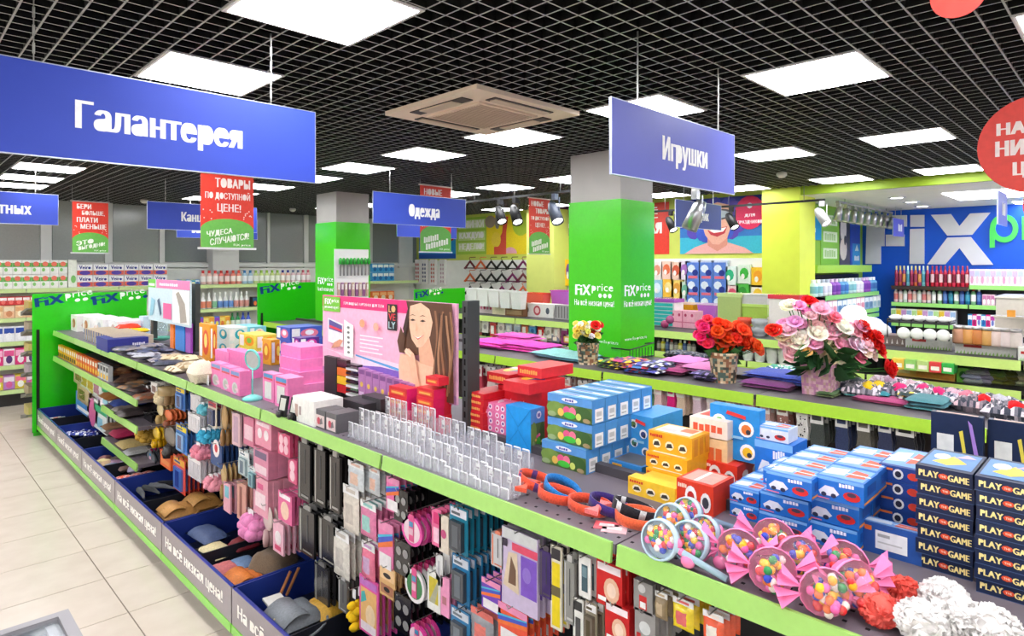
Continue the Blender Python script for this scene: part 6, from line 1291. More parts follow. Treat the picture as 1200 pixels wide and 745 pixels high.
def pot_flowers(px, py, pot, label, flowers, X=None, leaves=14, spread=.2, dense=True):
    """flowers: (pixel x, pixel y, radius m, colour, name); they stand around the pot's depth"""
    x, y, _ = PZ(px, py, G2H); q = thing('flower_pot', label, 'flowers', (x, y, G2H)); pot(q); rr = random.Random(int(px))
    base = Vector((x, y, G2H)); top = Vector((0, 0, .2)); m = MB('petal')
    more = [(fx + rr.uniform(-6, 6) * fr * 18, fy + rr.uniform(-5, 6) * fr * 18, fr * .85, tuple(max(0, min(255, v + rr.randint(-20, 14))) for v in fc), fn) for _ in range(2 if len(flowers) > 30 else 1) for fx, fy, fr, fc, fn in flowers] if dense else []
    for fx, fy, fr, fc, fn in list(flowers) + more:
        D = (x + y) + rr.uniform(-.12, .1) + .0
        d = ray(fx, fy); t = D / (d[0] + d[1]); p = Vector((d[0] * t, d[1] * t, CAMH + d[2] * t)) - base
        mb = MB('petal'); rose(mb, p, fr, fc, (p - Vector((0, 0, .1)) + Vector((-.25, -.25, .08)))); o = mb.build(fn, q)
        sm_ = MB('petal'); sm_.tube([(0, 0, .15), tuple(p * .6 + Vector((.03, .03, .05))), tuple(p)], .003, (60, 110, 50), 4); sm_.build('stem', o)
    for k in range(leaves):
        a = rr.uniform(0, 6.283); e = rr.uniform(-.7, .6); mb = MB('petal'); st_ = Vector((math.cos(a) * rr.uniform(.03, .6) * spread, math.sin(a) * rr.uniform(.03, .6) * spread, .17 + rr.uniform(0, .8) * spread))
        leaf(mb, st_, (math.cos(a), math.sin(a), e), rr.uniform(.7, 1.1) * spread, rr.choice(((54, 96, 50), (70, 116, 60), (44, 80, 46)))); mb.build('leaf', q)
def round_pot(q, r_=.105, h=.2):
    cs = [(206, 176, 140), (90, 110, 100), (160, 110, 80), (214, 196, 160), (80, 80, 70)]
    m = MB('card'); m.lathe([(r_ * (.82 + .18 * k / 11), h * k / 11) for k in range(12)] + [(r_ * .94, h)], cs[0], 30, cap=False); m.face(range(30), cs[0])
    for i in range(len(m.f)):
        if len(m.f[i]) == 4: m.c[i] = R.choice(cs)
    m.build('pot', q)
YF, WF, RF, PF, OF = (250, 230, 120), (254, 248, 228), (232, 40, 36), (252, 186, 208), (244, 80, 40)
fl = [(675 + 4.2 * (k % 7), 379 + 4 * (k // 7) + (k % 2) * 2, .03, (YF, WF, (244, 214, 90))[k % 3], 'flower') for k in range(28)] + [(698, 381, .045, RF, 'red_flower'), (697, 387, .04, (232, 60, 40), 'red_flower')]
pot_flowers(689, 426, lambda q: round_pot(q, .10, .19), 'small patterned pot of yellow and white flowers with one red', fl, leaves=24, spread=.1)
fl = []
for a in ((822, 380), (829, 377), (825, 386), (832, 384), (819, 392), (827, 394), (833, 391), (824, 399), (830, 402)): fl.append((*a, .045, (236, 60, 110), 'pink_flower'))
for a in ((843, 380), (850, 381), (858, 384), (866, 382), (841, 390), (850, 393), (858, 398), (866, 392), (845, 402), (853, 407), (871, 386), (872, 402), (879, 406), (885, 403), (878, 398), (889, 409)): fl.append((*a, .052, OF, 'red_flower'))
fl.append((848, 396, .085, (236, 84, 50), 'large_red_flower'))
pot_flowers(848, 447, lambda q: round_pot(q, .105, .22), 'patterned pot overflowing with orange-red and pink flowers', fl, leaves=22, spread=.11)
def box_pot(q):
    m = MB('card'); w0, w1, h = .088, .10, .225; cs = [(226, 170, 190), (206, 140, 176), (236, 196, 204), (214, 176, 160)]
    for k in range(4):
        pass
    n = 12
    for s_ in range(4):
        for i in range(n):
            for j in range(n):
                def pt_(a, b_):
                    t = b_ / n; w_ = w0 + (w1 - w0) * t; u = -w_ + 2 * w_ * a / n
                    return {0: (-w_, -u, h * t), 1: (u, -w_, h * t), 2: (w_, u, h * t), 3: (-u, w_, h * t)}[s_]
                m.quad(pt_(i, j), pt_(i + 1, j), pt_(i + 1, j + 1), pt_(i, j + 1), R.choice(cs))
    m.quad((-w0, -w0, 0), (w0, -w0, 0), (w0, w0, 0), (-w0, w0, 0), cs[0]); m.build('pot', q)
fl = []
for a in ((927, 356), (1012, 408), (949, 421)): pass
for a, c, r_ in (((926, 357), WF, .055), ((949, 353), RF, .055), ((938, 361), PF, .05), ((962, 362), PF, .06), ((908, 387), RF, .05), ((917, 391), (250, 230, 180), .06), ((926, 384), PF, .065), ((936, 380), (246, 200, 214), .06), ((944, 391), PF, .07), ((935, 399), WF, .07), ((923, 402), (246, 190, 206), .06), ((952, 383), (250, 214, 220), .06), ((962, 376), (246, 210, 214), .065), ((974, 385), PF, .07), ((985, 380), WF, .07), ((988, 391), (250, 236, 220), .06), ((964, 397), (230, 220, 180), .055), ((972, 410), (250, 236, 190), .075), ((943, 410), (246, 190, 110), .05), ((955, 407), (244, 170, 190), .055), ((999, 402), PF, .06), ((1003, 386), (244, 180, 206), .06), ((1008, 392), (246, 196, 210), .05), ((1013, 409), (250, 236, 236), .065), ((1022, 414), (248, 200, 214), .055), ((999, 422), (240, 120, 160), .075), ((1008, 384), RF, .05), ((1013, 394), RF, .055), ((1026, 395), RF, .06), ((1030, 405), (206, 30, 36), .06), ((1019, 399), (226, 50, 40), .05), ((1033, 412), RF, .05), ((1041, 431), (222, 36, 36), .06), ((974, 371), (244, 130, 160), .05), ((946, 366), PF, .045)):
    fl.append((*a, r_, c, 'rose' if c not in (RF,) else 'red_rose'))
for a, c in (((930, 412), PF), ((958, 390), WF), ((980, 400), PF), ((990, 410), (250, 210, 220)), ((965, 386), WF), ((1018, 404), (252, 220, 226)), ((952, 399), PF), ((984, 416), WF), ((936, 390), WF), ((1000, 394), WF)): fl.append((*a, .065, c, 'rose'))
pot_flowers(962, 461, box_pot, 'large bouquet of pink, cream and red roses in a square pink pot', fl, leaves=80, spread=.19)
# socks and packs hanging below the rail
def mk_sock(c, toe=None, tagc=(236, 232, 226), dots=None):
    def f(w, h):
        m = MB('fabric'); t = .018
        pts = [(-w * .42, -h * .04), (w * .42, -h * .04), (w * .40, -h * .3), (w * .34, -h * .5), (w * .42, -h * .72), (w * .36, -h * .93), (w * .1, -h), (-w * .2, -h * .98), (-w * .4, -h * .88), (-w * .44, -h * .65), (-w * .36, -h * .45)]
        m.prism(pts, 'x', 0, t, c)
        if dots:
            q = Frame(m, (0, w / 2, -h), (0, -w, 0), (0, 0, h))
            for k in range(14): q.e(R.uniform(.25, .75), R.uniform(.1, .7), .06, None, dots, 6)
        m.box(-.004, -.001, -w * .38, w * .38, -h * .36, 0, tagc, 'card'); q = m.on('nx', None, 'card'); q.r(.15, .25, .85, .7, c); q.e(.5, .85, .1, None, (60, 60, 60), 6)
        return m
    return f
SK = [(555, 566, 428, 462, (190, 60, 80), None, 'crimson'), (570, 582, 430, 462, (214, 196, 190), None, 'pale beige'), (586, 598, 432, 464, (226, 206, 200), (150, 60, 60), 'rose spotted'), (603, 616, 436, 468, (206, 186, 170), None, 'sand coloured'), (620, 634, 438, 470, (180, 170, 166), (70, 70, 70), 'grey speckled'),
 (640, 652, 440, 468, (240, 226, 214), (200, 90, 100), 'ivory spotted'), (658, 670, 442, 468, (200, 160, 150), None, 'dusty rose'), (676, 690, 446, 472, (214, 196, 180), (150, 110, 80), 'beige patterned'), (696, 710, 448, 474, (190, 160, 130), (110, 80, 60), 'brown patterned'), (714, 728, 450, 478, (232, 206, 196), (190, 100, 120), 'pale pink patterned'),
 (736, 746, 447, 486, (180, 206, 206), None, 'pale aqua'), (752, 763, 450, 486, (140, 200, 150), None, 'mint green'), (766, 777, 450, 484, (238, 206, 206), None, 'blush'), (780, 791, 452, 486, (232, 40, 130), None, 'hot pink'), (792, 804, 453, 488, (232, 206, 180), None, 'cream'), (810, 822, 456, 490, (226, 200, 210), None, 'mauve'), (827, 840, 460, 492, (240, 226, 220), None, 'white'), (849, 863, 464, 500, (206, 180, 176), None, 'taupe'), (869, 885, 466, 510, (226, 170, 176), None, 'salmon'), (890, 904, 468, 514, (214, 176, 166), None, 'light brown'), (908, 925, 472, 512, (160, 110, 100), (240, 226, 220), 'brown white-dotted'), (931, 948, 474, 518, (240, 238, 234), (30, 30, 30), 'white black-dotted'),
 (948, 968, 480, 526, (78, 84, 80), None, 'charcoal'), (977, 996, 484, 530, (60, 70, 104), None, 'navy'), (1002, 1022, 488, 536, (112, 108, 98), None, 'dark olive ribbed'), (1027, 1047, 491, 534, (62, 68, 96), None, 'blue-black'), (1046, 1074, 495, 540, (46, 46, 52), None, 'black with white label')]
for a in SK: hang(*a[:4], mk_sock(a[4], None, (236, 232, 226) if sum(a[4]) > 300 else (226, 224, 220), a[5]), 4, '%s socks hanging under the middle gondola rail' % a[6], 'socks', 4.125, .07, g2, 'hanging_sock', 4.58)
# ================================================================ REAR GONDOLA, WALLS
def mk_bottle(w, h, c, capc, labc, n=10, spray=False):
    m = MB('gloss'); r_ = w / 2
    if spray: m.lathe([(r_ * .9, 0), (r_, h * .05), (r_, h * .45), (r_ * .5, h * .68), (r_ * .34, h * .76), (r_ * .4, h * .78), (r_ * .4, h * .98), (.001, h)], c, n, cols=[c, labc, c, c, capc, capc, capc])
    else: m.lathe([(r_ * .9, 0), (r_, h * .04), (r_, h * .2), (r_, h * .6), (r_ * .9, h * .72), (r_ * .5, h * .8), (r_ * .5, h * .84), (r_ * .5, h), (.001, h)], c, n, cols=[c, c, labc, c, c, capc, capc, capc])
    return m
def rowy(Y, z, pa, pb, n, h, cols, what, cat, kind='bottle', name=None, layers=1, draw=None, dep=.16, where=''):
    """n things side by side along the window wall, between two picture columns"""
    xa, xb = PY(pa, 310, Y)[0], PY(pb, 310, Y)[0]; w = (xb - xa) / n; cache = {}
    for l in range(layers):
        for k in range(n):
            c = cols[k % len(cols)] if not callable(cols) else cols(k); loc = (xa + w * (k + .5), Y + dep / 2, z + l * h)
            lab = '%s, %s from the left%s%s' % (what, ords(k) if k < 20 else 'number %d' % (k + 1), ('' if layers == 1 else ', ' + ('lower', 'upper', 'third')[l] + ' layer'), where)
            if c in cache: dup(cache[c], loc, lab)
            else:
                if kind == 'pack':
                    m = MB('card'); m.box(-w * .48, w * .48, -dep / 2, dep / 2, 0, h * .96, c[0]); draw(m.on('ny'), c)
                else: m = mk_bottle(min(w * .92, .14), h, c[0], c[1], c[2], 8, kind == 'spray')
                cache[c] = solo(m, name or kind, lab, cat, loc, what)
def rowx(X, z, pa, pb, n, h, cols, what, cat, kind='bottle', name=None, layers=1, draw=None, dep=.16):
    ya, yb = PX(pa, 310, X)[1], PX(pb, 310, X)[1]; w = (ya - yb) / n; cache = {}
    for l in range(layers):
        for k in range(n):
            c = cols[k % len(cols)]; loc = (X + dep / 2, ya - w * (k + .5), z + l * h); lab = '%s, %s from the left%s' % (what, ords(k) if k < 20 else 'number %d' % (k + 1), '' if layers == 1 else ', ' + ('lower', 'upper', 'third')[l] + ' layer')
            if c in cache: dup(cache[c], loc, lab)
            else:
                if kind == 'pack': m = MB('card'); m.box(-dep / 2, dep / 2, -w * .48, w * .48, 0, h * .96, c[0]); draw(m.on('nx'), c)
                else: m = mk_bottle(min(w * .92, .14), h, c[0], c[1], c[2], 8, kind == 'spray')
                cache[c] = solo(m, name or kind, lab, cat, loc, what)
def pk(f, c): f.r(.05, .55, .95, .9, c[1]); f.e(.5, .35, .3, .25, c[2], 9)
def veiro(f, c): f.r(.05, .5, .95, .95, (250, 250, 252)); f.t('Veiro', .12, .58, .88, .9, (40, 50, 140), .05); f.r(.0, .05, 1, .46, (226, 110, 90)); f.e(.5, .25, .36, .2, (90, 70, 170), 10)
def gp_(f, c): f.r(0, .5, 1, .8, (100, 180, 80)); f.e(.5, .72, .35, .18, (236, 120, 100), 9); f.e(.3, .3, .2, .14, (140, 206, 120), 8)
WF_ = WY + .06
# window wall: paper packs
rowy(WF_, 1.80, -8, 79, 8, .225, [((244, 244, 240), 0, 0)], 'white and green paper roll pack on the wall shelf', 'paper pack', 'pack', 'paper_pack', 2, gp_, .2)
xa = xat(80, WF_); m = MB('card'); m.box(xa, xat(90, WF_), WF_, WF_ + .2, 1.8, 2.25, (240, 244, 232)); m.on('ny').e(.6, .3, .3, .14, (130, 200, 110)); solo(m, 'paper_pack', 'tall white and green pack beside the small ones on the wall shelf', 'paper pack')
rowy(WF_, 1.80, 90, 196, 6, .19, [((246, 246, 250), 0, 0)], 'white and violet paper roll pack on the wall shelf', 'paper pack', 'pack', 'paper_pack', 2, veiro, .2)
for z, h, cols, what in ((1.35, .2, [((240, 206, 160), (226, 170, 120), (250, 236, 206)), ((236, 190, 150), (240, 220, 190), (210, 140, 100))], 'beige napkin pack'), (.99, .24, [((240, 240, 246), (50, 80, 170), (250, 250, 255))], 'white and blue tissue pack'), (.63, .26, [((226, 60, 130), (246, 180, 210), (250, 240, 246)), ((244, 236, 240), (230, 90, 150), (90, 60, 120))], 'pink and white pad pack'), (.26, .22, [((226, 206, 70), (240, 120, 150), (250, 250, 240)), ((190, 130, 200), (240, 230, 240), (220, 100, 160))], 'yellow and pink pack')):
    rowy(WF_, z, -10, 44, 4, h, cols, what + ' at the left edge', 'hygiene pack', 'pack', 'hygiene_pack', 1, pk, .2)
rowy(WF_, 1.35 + .2, -10, 44, 6, .13, [((214, 60, 60), (250, 240, 240), (240, 120, 110))], 'small red pack at the left edge', 'hygiene pack', 'pack', 'hygiene_pack', 1, pk, .2)
# window wall: detergents
tc = [((240, 200, 190), (220, 60, 60), (250, 240, 236)), ((240, 130, 120), (200, 40, 40), (250, 220, 214)), ((250, 160, 140), (226, 80, 60), (250, 236, 226)), ((170, 206, 226), (60, 130, 190), (240, 246, 250)), ((206, 226, 150), (150, 190, 70), (246, 250, 236)), ((200, 220, 140), (140, 190, 60), (246, 250, 230)), ((240, 190, 170), (60, 50, 140), (250, 240, 236)), ((230, 200, 206), (110, 120, 150), (250, 246, 250)), ((240, 180, 190), (210, 90, 110), (252, 240, 242))]
rowy(WF_, 1.80, 236, 366, 20, .26, lambda k: tc[min(8, k * 9 // 20)], 'slim detergent bottle on the top wall shelf', 'bottle', 'bottle')
rowy(WF_, 1.35, 230, 294, 10, .30, lambda k: ((240, 240, 238), (236, 236, 234), ((230, 140, 110) if k < 3 else (140, 200, 160) if k < 4 else (110, 150, 214) if k < 7 else (214, 150, 140))), 'white softener bottle on the second wall shelf', 'bottle', 'spray', 'softener_bottle')
rowy(WF_, .99, 271, 296, 4, .26, lambda k: ((30, 150, 80), (20, 120, 60), (240, 250, 240)) if k < 2 else ((60, 90, 210), (40, 60, 180), (240, 244, 255)), 'cleaner bottle on the third wall shelf', 'bottle', 'spray', 'cleaner_bottle')
rowy(WF_, .99, 232, 270, 6, .22, [((90, 130, 220), (150, 70, 190), (240, 220, 90)), ((240, 190, 60), (250, 220, 120), (230, 120, 60)), ((250, 214, 90), (240, 160, 60), (250, 240, 200))], 'bright sponge pack on the third wall shelf', 'hygiene pack', 'pack', 'sponge_pack', 1, pk, .2)
rowy(WF_, 1.35, 296, 366, 12, .2, [((60, 60, 66), (40, 90, 130), (240, 120, 60)), ((226, 140, 70), (250, 220, 160), (180, 80, 40)), ((70, 110, 160), (200, 210, 230), (40, 60, 90))], 'small dark pack on the second wall shelf by the green panel', 'hygiene pack', 'pack', 'cleaning_pack', 1, pk, .15)
rowy(WF_, .63, 232, 296, 7, .22, [((206, 50, 50), (240, 200, 190), (120, 30, 30)), ((170, 160, 150), (90, 90, 90), (230, 230, 230))], 'red or grey cleaning pack on the low wall shelf', 'hygiene pack', 'pack', 'cleaning_pack', 1, pk, .2)
rowy(WF_, 1.80, 436, 462, 4, .2, [((60, 160, 220), (240, 250, 255), (30, 110, 180))], 'blue diaper pack right of the far green column', 'hygiene pack', 'pack', 'diaper_pack', 2, pk, .2)
rowy(WF_, 1.35, 436, 462, 3, .22, [((236, 110, 40), (250, 180, 120), (250, 230, 200))], 'orange pack right of the far green column', 'hygiene pack', 'pack', 'diaper_pack', 1, pk, .2)
rowy(WF_, 1.80, 202, 234, 6, .1, [((200, 226, 150), (60, 150, 200), (240, 240, 200)), ((60, 150, 210), (230, 240, 250), (40, 90, 160))], 'low blue and green pack behind the left board', 'hygiene pack', 'pack', 'sponge_pack', 1, pk, .2)
# board with brushes on the far green column
bd = thing('product_board', 'white product board on the right face of the far green column', 'display', (0, 0, 0)); Yb = 8.23
m = MB('paint'); m.box(PY(391, 310, Yb)[0], PY(431, 310, Yb)[0], Yb - .02, Yb - .013, 1.3, PY(410, 292, Yb)[2], (240, 240, 238)); m.build('panel', bd)
for k in range(9):
    x, _, z = PY(398 + 4.2 * k, 302, Yb - .03); m = MB('gloss'); m.lathe([(.012, -.26), (.012, -.1), (.024, -.095), (.024, -.02), (.008, 0)], (60, 160, 60), 7, cols=[(170, 170, 170), (170, 170, 170), (50, 170, 60), (50, 170, 60)]); solo(m, 'dish_brush', 'green-headed brush on the white board of the far column, %s from the left' % ords(k), 'brush', (x, Yb - .05, z))
for k in range(9):
    x, _, z = PY(396 + 4.2 * k, 331, Yb - .03); m = MB('card'); m.box(-.02, .02, -.01, .01, -.2, 0, (150, 90, 140) if k % 2 else (206, 170, 150)); m.on('ny').r(.1, .5, .9, .9, (240, 230, 226)); solo(m, 'sponge_card', 'mauve card in the lower row of the white board, %s' % ords(k), 'packet', (x, Yb - .05, z))
# ---- rear gondola goods
def gput(pl, pn, pr, py, pt, name, label, cat, col, nx=None, z=G3H, ny=None, top=None, mat='card', **fc): return put(pl, pn, pr, py, pt, name, label, cat, col, z, nx, ny, top, None, mat, **fc)
fl3 = lambda f: [f.e(.15 + .24 * k, .5, .09, None, ((220, 120, 150), (190, 60, 90))[k % 2], 8) for k in range(4)]
gput(545, 562, 570, 366, 354, 'gift_box', 'floral patterned box at the left end of the rear gondola', 'carton', (226, 214, 210), fl3); gput(562, 577, 584, 367.5, 355, 'gift_box', 'second floral patterned box on the rear gondola', 'carton', (222, 204, 204), fl3)
gput(577, 592, 600, 369, 351, 'storage_box', 'cream box left of the brown drawer on the rear gondola', 'carton', (240, 228, 190)); gput(592, 613, 622, 371, 355, 'storage_box', 'small brown drawer box on the rear gondola', 'drawer box', (150, 104, 70), lambda f: (f.r(.08, .1, .92, .42, (196, 160, 120)), f.r(.08, .55, .92, .88, (196, 160, 120))))
gput(614, 649, 660, 373, 357, 'storage_box', 'white box with red disc print on the rear gondola', 'carton', (238, 234, 230), lambda f: (f.e(.45, .5, .12, .38, (196, 80, 90)), f.e(.45, .5, .07, .22, (240, 200, 200)), f.e(.12, .5, .05, .2, (120, 120, 120)), f.e(.8, .5, .06, .24, (90, 96, 110)))); gput(650, 668, 676, 375, 358, 'storage_box', 'grey net basket on the rear gondola at the column', 'basket', (170, 166, 166), lambda f: [f.r(.05 + .19 * k, .1, .12 + .19 * k, .9, (110, 106, 106)) for k in range(5)])
def tub(pl, pn, pr, py, pt, col, rim, label, z): 
    x, y, dx, dy, h = cb(pl, pn, pr, py, pt, z); q = thing('plastic_basket', label, 'basket', (x, y, z)); m = MB('gloss'); t = .02
    i = len(m.v); m.v += [(t, t, 0), (dx - t, t, 0), (dx - t, dy - t, 0), (t, dy - t, 0), (0, 0, h), (dx, 0, h), (dx, dy, h), (0, dy, h)]
    for f in ((0, 3, 2, 1), (0, 1, 5, 4), (1, 2, 6, 5), (2, 3, 7, 6), (3, 0, 4, 7)): m.face([i + k for k in f], col)
    m.build('body', q)
    for a in ((-.01, dx + .01, -.01, .01), (-.01, dx + .01, dy - .01, dy + .01), (-.01, .01, .01, dy - .01), (dx - .01, dx + .01, .01, dy - .01)):
        m = MB('gloss'); m.box(*a, h - .012, h + .006, rim); m.build('rim', q)
    return z + h
for k in range(5): tub(546 + 13 * k, 558 + 13 * k, 566 + 13 * k, 358 + 1.2 * k, 338 + 1.0 * k, (232, 232, 228), (244, 244, 242), 'white plastic crate at the back of the rear gondola, %s from the left' % ords(k), G3H + .13)
tub(614, 636, 646, 358, 344, (240, 100, 80), (236, 80, 60), 'coral plastic basket left of the green column', G3H + .16); tub(645, 666, 676, 358, 341, (200, 110, 210), (210, 90, 200), 'purple plastic basket at the green column', G3H + .17)
m = MB('gloss'); m.box(0, .2, 0, .2, 0, .04, (70, 170, 170)); solo(m, 'plastic_tray', 'teal plastic tray beside the purple basket', 'tray', PZ(664, 361, G3H + .17))
q = thing('drawer_tower', 'turquoise drawer tower with purple top right of the green column', 'drawers', PZ(790, 383, G3H)); hh = .38
m = MB('gloss'); m.box(0, .25, 0, .42, 0, hh - .05, (230, 230, 230)); m.build('body', q)
for k in range(6): m = MB('gloss'); m.box(-.008, .24, .02, .40, .01 + k * .053, .052 + k * .053, (50, 180, 176)); m.build('drawer', q)
m = MB('gloss'); m.box(-.01, .26, -.01, .43, hh - .05, hh, (170, 90, 190)); m.build('top', q)
gput(785, 815, 824, 385, 365, 'gift_box', 'pink patterned box pair right of the apples', 'carton', (238, 170, 190), lambda f: ([f.e(.12 + .25 * k, .75, .05, .1, (190, 60, 100), 7) for k in range(4)], f.r(.48, 0, .52, 1, (210, 110, 140)), f.r(0, .3, 1, .36, (210, 110, 140))))
for k, (px, py, c) in enumerate(((772, 380, (190, 60, 70)), (779, 384, (170, 60, 110)), (777, 372, (200, 50, 50)), (785, 379, (160, 70, 120)))):
    m = MB('gloss'); m.ball((0, 0, .05), .055, c, 10, 8); solo(m, 'ornament_ball', 'red or purple ball ornament in the little heap, %s' % ords(k), 'ornament', PZ(px, py, G3H + (.09 if k > 1 else 0)))
tub(792, 812, 822, 368, 356, (244, 180, 30), (250, 236, 214), 'yellow plastic bin with pale lid', G3H + .16); zt = tub(817, 839, 848, 385, 374, (60, 160, 170), (240, 240, 240), 'teal plastic bin under the lilac one', G3H); tub(817, 839, 848, 373, 357, (190, 110, 210), (226, 200, 230), 'lilac plastic bin with pale rim', zt)
def clearbox(pl, pn, pr, py, pt, col, label, z=G3H, lid=None):
    x, y, dx, dy, h = cb(pl, pn, pr, py, pt, z); q = thing('storage_box', label, 'storage box', (x, y, z)); m = MB('gloss'); m.box(0, dx, 0, dy, 0, h * .9, col); m.build('body', q); m = MB('gloss'); m.box(-.01, dx + .01, -.01, dy + .01, h * .9, h, lid or tuple(min(255, v + 26) for v in col)); m.build('lid', q); return z + h
clearbox(841, 868, 878, 389, 344, (176, 196, 120), 'tall pale green storage box, left'); zt = clearbox(869, 899, 908, 391, 357, (170, 206, 90), 'pale green storage box, right'); clearbox(869, 899, 908, 357, 345, (206, 206, 206), 'clear grey storage box on the right green one', zt)
clearbox(901, 936, 946, 396, 346, (236, 226, 222), 'white storage box with red lid', G3H, (226, 60, 80))
def bowl(px, py, r_, h, c, label, z): m = MB('gloss'); m.lathe([(r_ * .6, 0), (r_ * .95, h * .4), (r_, h), (r_ * .92, h), (r_ * .85, h * .4)], c, 14, cap=False); m.face(range(14), c); solo(m, 'bowl', label, 'bowl', PZ(px, py, z))
bowl(873, 391, .09, .1, (226, 80, 60), 'coral bowl, lower one', G3H); bowl(873, 381.5, .09, .1, (232, 84, 60), 'coral bowl, stacked on top', G3H + .1); bowl(890, 393, .095, .1, (160, 160, 166), 'grey bowl, lower one', G3H); bowl(890, 383.5, .095, .1, (170, 170, 176), 'grey bowl, stacked on top', G3H + .1)
gput(899, 930, 940, 394, 373, 'gift_box', 'cream box with small motifs right of the grey bowls', 'carton', (232, 222, 200), lambda f: [f.e(.2 + .3 * (k % 3), .3 + .4 * (k // 3), .05, .1, (206, 120, 110), 7) for k in range(6)])
def dome(px, py, r_, label, z=G3H, c=(240, 240, 238)): m = MB('matte'); m.ball((0, 0, r_ * .7), r_, c, 12, 8, 1, 1, .75); solo(m, 'white_cushion', label, 'cushion', PZ(px, py, z))
for k, (px, py, r_) in enumerate(((975, 385, .16), (990, 388, .17), (1006, 391, .17), (1020, 394, .16), (1030, 397, .13), (1000, 378, .16))): dome(px, py, r_, 'fluffy white ball behind the bouquet, %s from the left' % ords(k), G3H + (.1 if k == 5 else 0))
q = thing('plate_rack', 'black wire rack carrying white plates and bowls', 'rack', (0, 0, 0)); ya, yb = PX(1112, 380, 7.2)[1], PX(1040, 380, 7.2)[1]
for k in range(6): m = MB('paint'); y = ya + (yb - ya) * k / 5; m.tube([(7.2, y, G3H + .12), (7.2, y, G3H + .3), (7.5, y, G3H + .3)], .008, (40, 40, 42), 5); m.build('rack_wire', q)
m = MB('paint'); m.box(7.18, 7.5, ya, yb, G3H + .27, G3H + .285, (50, 50, 52)); m.build('rack_shelf', q)
for k in range(5):
    m = MB('gloss'); m.lathe([(.02, 0), (.05, .01), (.066, .04), (.062, .04), (.045, .014)], (244, 244, 242), 14, cap=False); m.ball((0, 0, .03), .06, (244, 244, 242), 12, 6, 1, 1, .55); solo(m, 'white_bowl', 'white upturned bowl on the black rack, %s from the left' % ords(k), 'bowl', (7.3, yb - (yb - ya) * (k + .5) / 5, G3H + .285))
for k in range(4):
    m = MB('gloss'); m.lathe([(.056, .0), (.058, .006), (.034, .018), (.001, .02)], (244, 244, 242), 16, axis='x', cap=False); m.lathe([(.056, 0), (.056, .002)], (240, 240, 238), 16, axis='x'); o = solo(m, 'white_plate', 'white round plate standing below the rack, %s from the left' % ords(k), 'plate', PX(1059 + 15.5 * k, 390 + 1.0 * k, 7.14)); o.rotation_euler = (0, 0, math.pi)
gr = lambda f: (f.poly([(.15, .5), (.45, .5), (.45, .7), (.15, .7)], (200, 60, 60)), [f.poly([(.02 + .06 * k, 0), (.06 + .06 * k, 0), (.05 + .06 * k, .2 + .05 * (k % 3))], (150, 200, 110)) for k in range(16)])
gput(1061, 1116, 1124, 411, 395, 'crockery_box', 'white crockery box with red word and grass print, left one', 'carton', (232, 230, 226), gr); gput(1119, 1191, 1199, 419, 403, 'crockery_box', 'white crockery box with red word and grass print, right one', 'carton', (232, 230, 226), gr)
gput(1036, 1060, 1068, 406, 394, 'crockery_box', 'brown box with white deer motifs behind the red roses', 'carton', (130, 112, 106), lambda f: [f.poly([(.1 + .25 * k, .2), (.2 + .25 * k, .2), (.15 + .25 * k, .7)], (236, 230, 226)) for k in range(4)]); gput(1193, 1215, 1222, 424, 408, 'crockery_box', 'white crockery box cut by the right edge', 'carton', (232, 230, 226), gr)
for k in range(7):
    q = thing('spice_jar', 'clear jar with orange contents on the rear gondola, %s from the left' % ords(k), 'jar', PX(1124 + 11 * k, 402 + .9 * k, 7.3)); m = MB('gloss'); c = ((206, 150, 120), (226, 160, 90), (210, 130, 70), (226, 170, 100), (240, 214, 206), (240, 220, 220), (240, 226, 220))[k]
    m.lathe([(.05, 0), (.055, .02), (.055, .12), (.045, .14)], c, 10); m.build('glass', q); m = MB('metal'); m.lathe([(.048, .14), (.048, .17)], (200, 196, 196), 10); m.build('lid', q)
clearbox(1166, 1215, 1224, 396, 372, (206, 200, 190), 'lower clear crate with orange label at the right edge', G3H + .16); clearbox(1167, 1215, 1224, 371, 348, (214, 208, 198), 'upper clear crate at the right edge', G3H + .4); m = MB('card'); a = PX(1180, 367, 7.0); m.box(a[0], a[0] + .003, PX(1190, 367, 7.0)[1], a[1], a[2] - .03, a[2] + .03, (236, 160, 60)); solo(m, 'price_label', 'orange label on the clear crates at the right edge', 'label')
# second tier of the rear gondola
Z3 = 1.05; X3 = 7.12
rowx(X3, Z3, 766, 812, 9, .16, [((120, 110, 104), (60, 60, 60), (190, 180, 170)), ((226, 206, 60), (230, 226, 200), (250, 240, 160)), ((70, 90, 140), (230, 230, 230), (110, 130, 180)), ((160, 150, 146), (190, 60, 60), (220, 210, 206))], 'small bottle on the second tier right of the column', 'bottle')
for k in range(6):
    c = (238, 236, 232) if k < 4 else (60, 58, 60); m = MB('gloss'); m.lathe([(.05, 0), (.062, .03), (.065, .09), (.06, .1), (.066, .12), (.066, .19), (.058, .19), (.056, .02)], c, 12, cap=False); m.face(range(12), c); solo(m, 'cup', '%s cup on the second tier, %s from the left' % ('white' if k < 4 else 'black', ords(k if k < 4 else k - 4)), 'cup', (7.2, PX(877 + 14 * k, 425, 7.2)[1], Z3))
gput(1045, 1119, 1126, 447, 434, 'seed_box', 'long orange flat carton on the second tier', 'carton', (244, 186, 90), lambda f: (f.r(.4, .1, .98, .9, (246, 166, 70)), f.r(.1, .3, .3, .6, (240, 214, 140))), Z3)
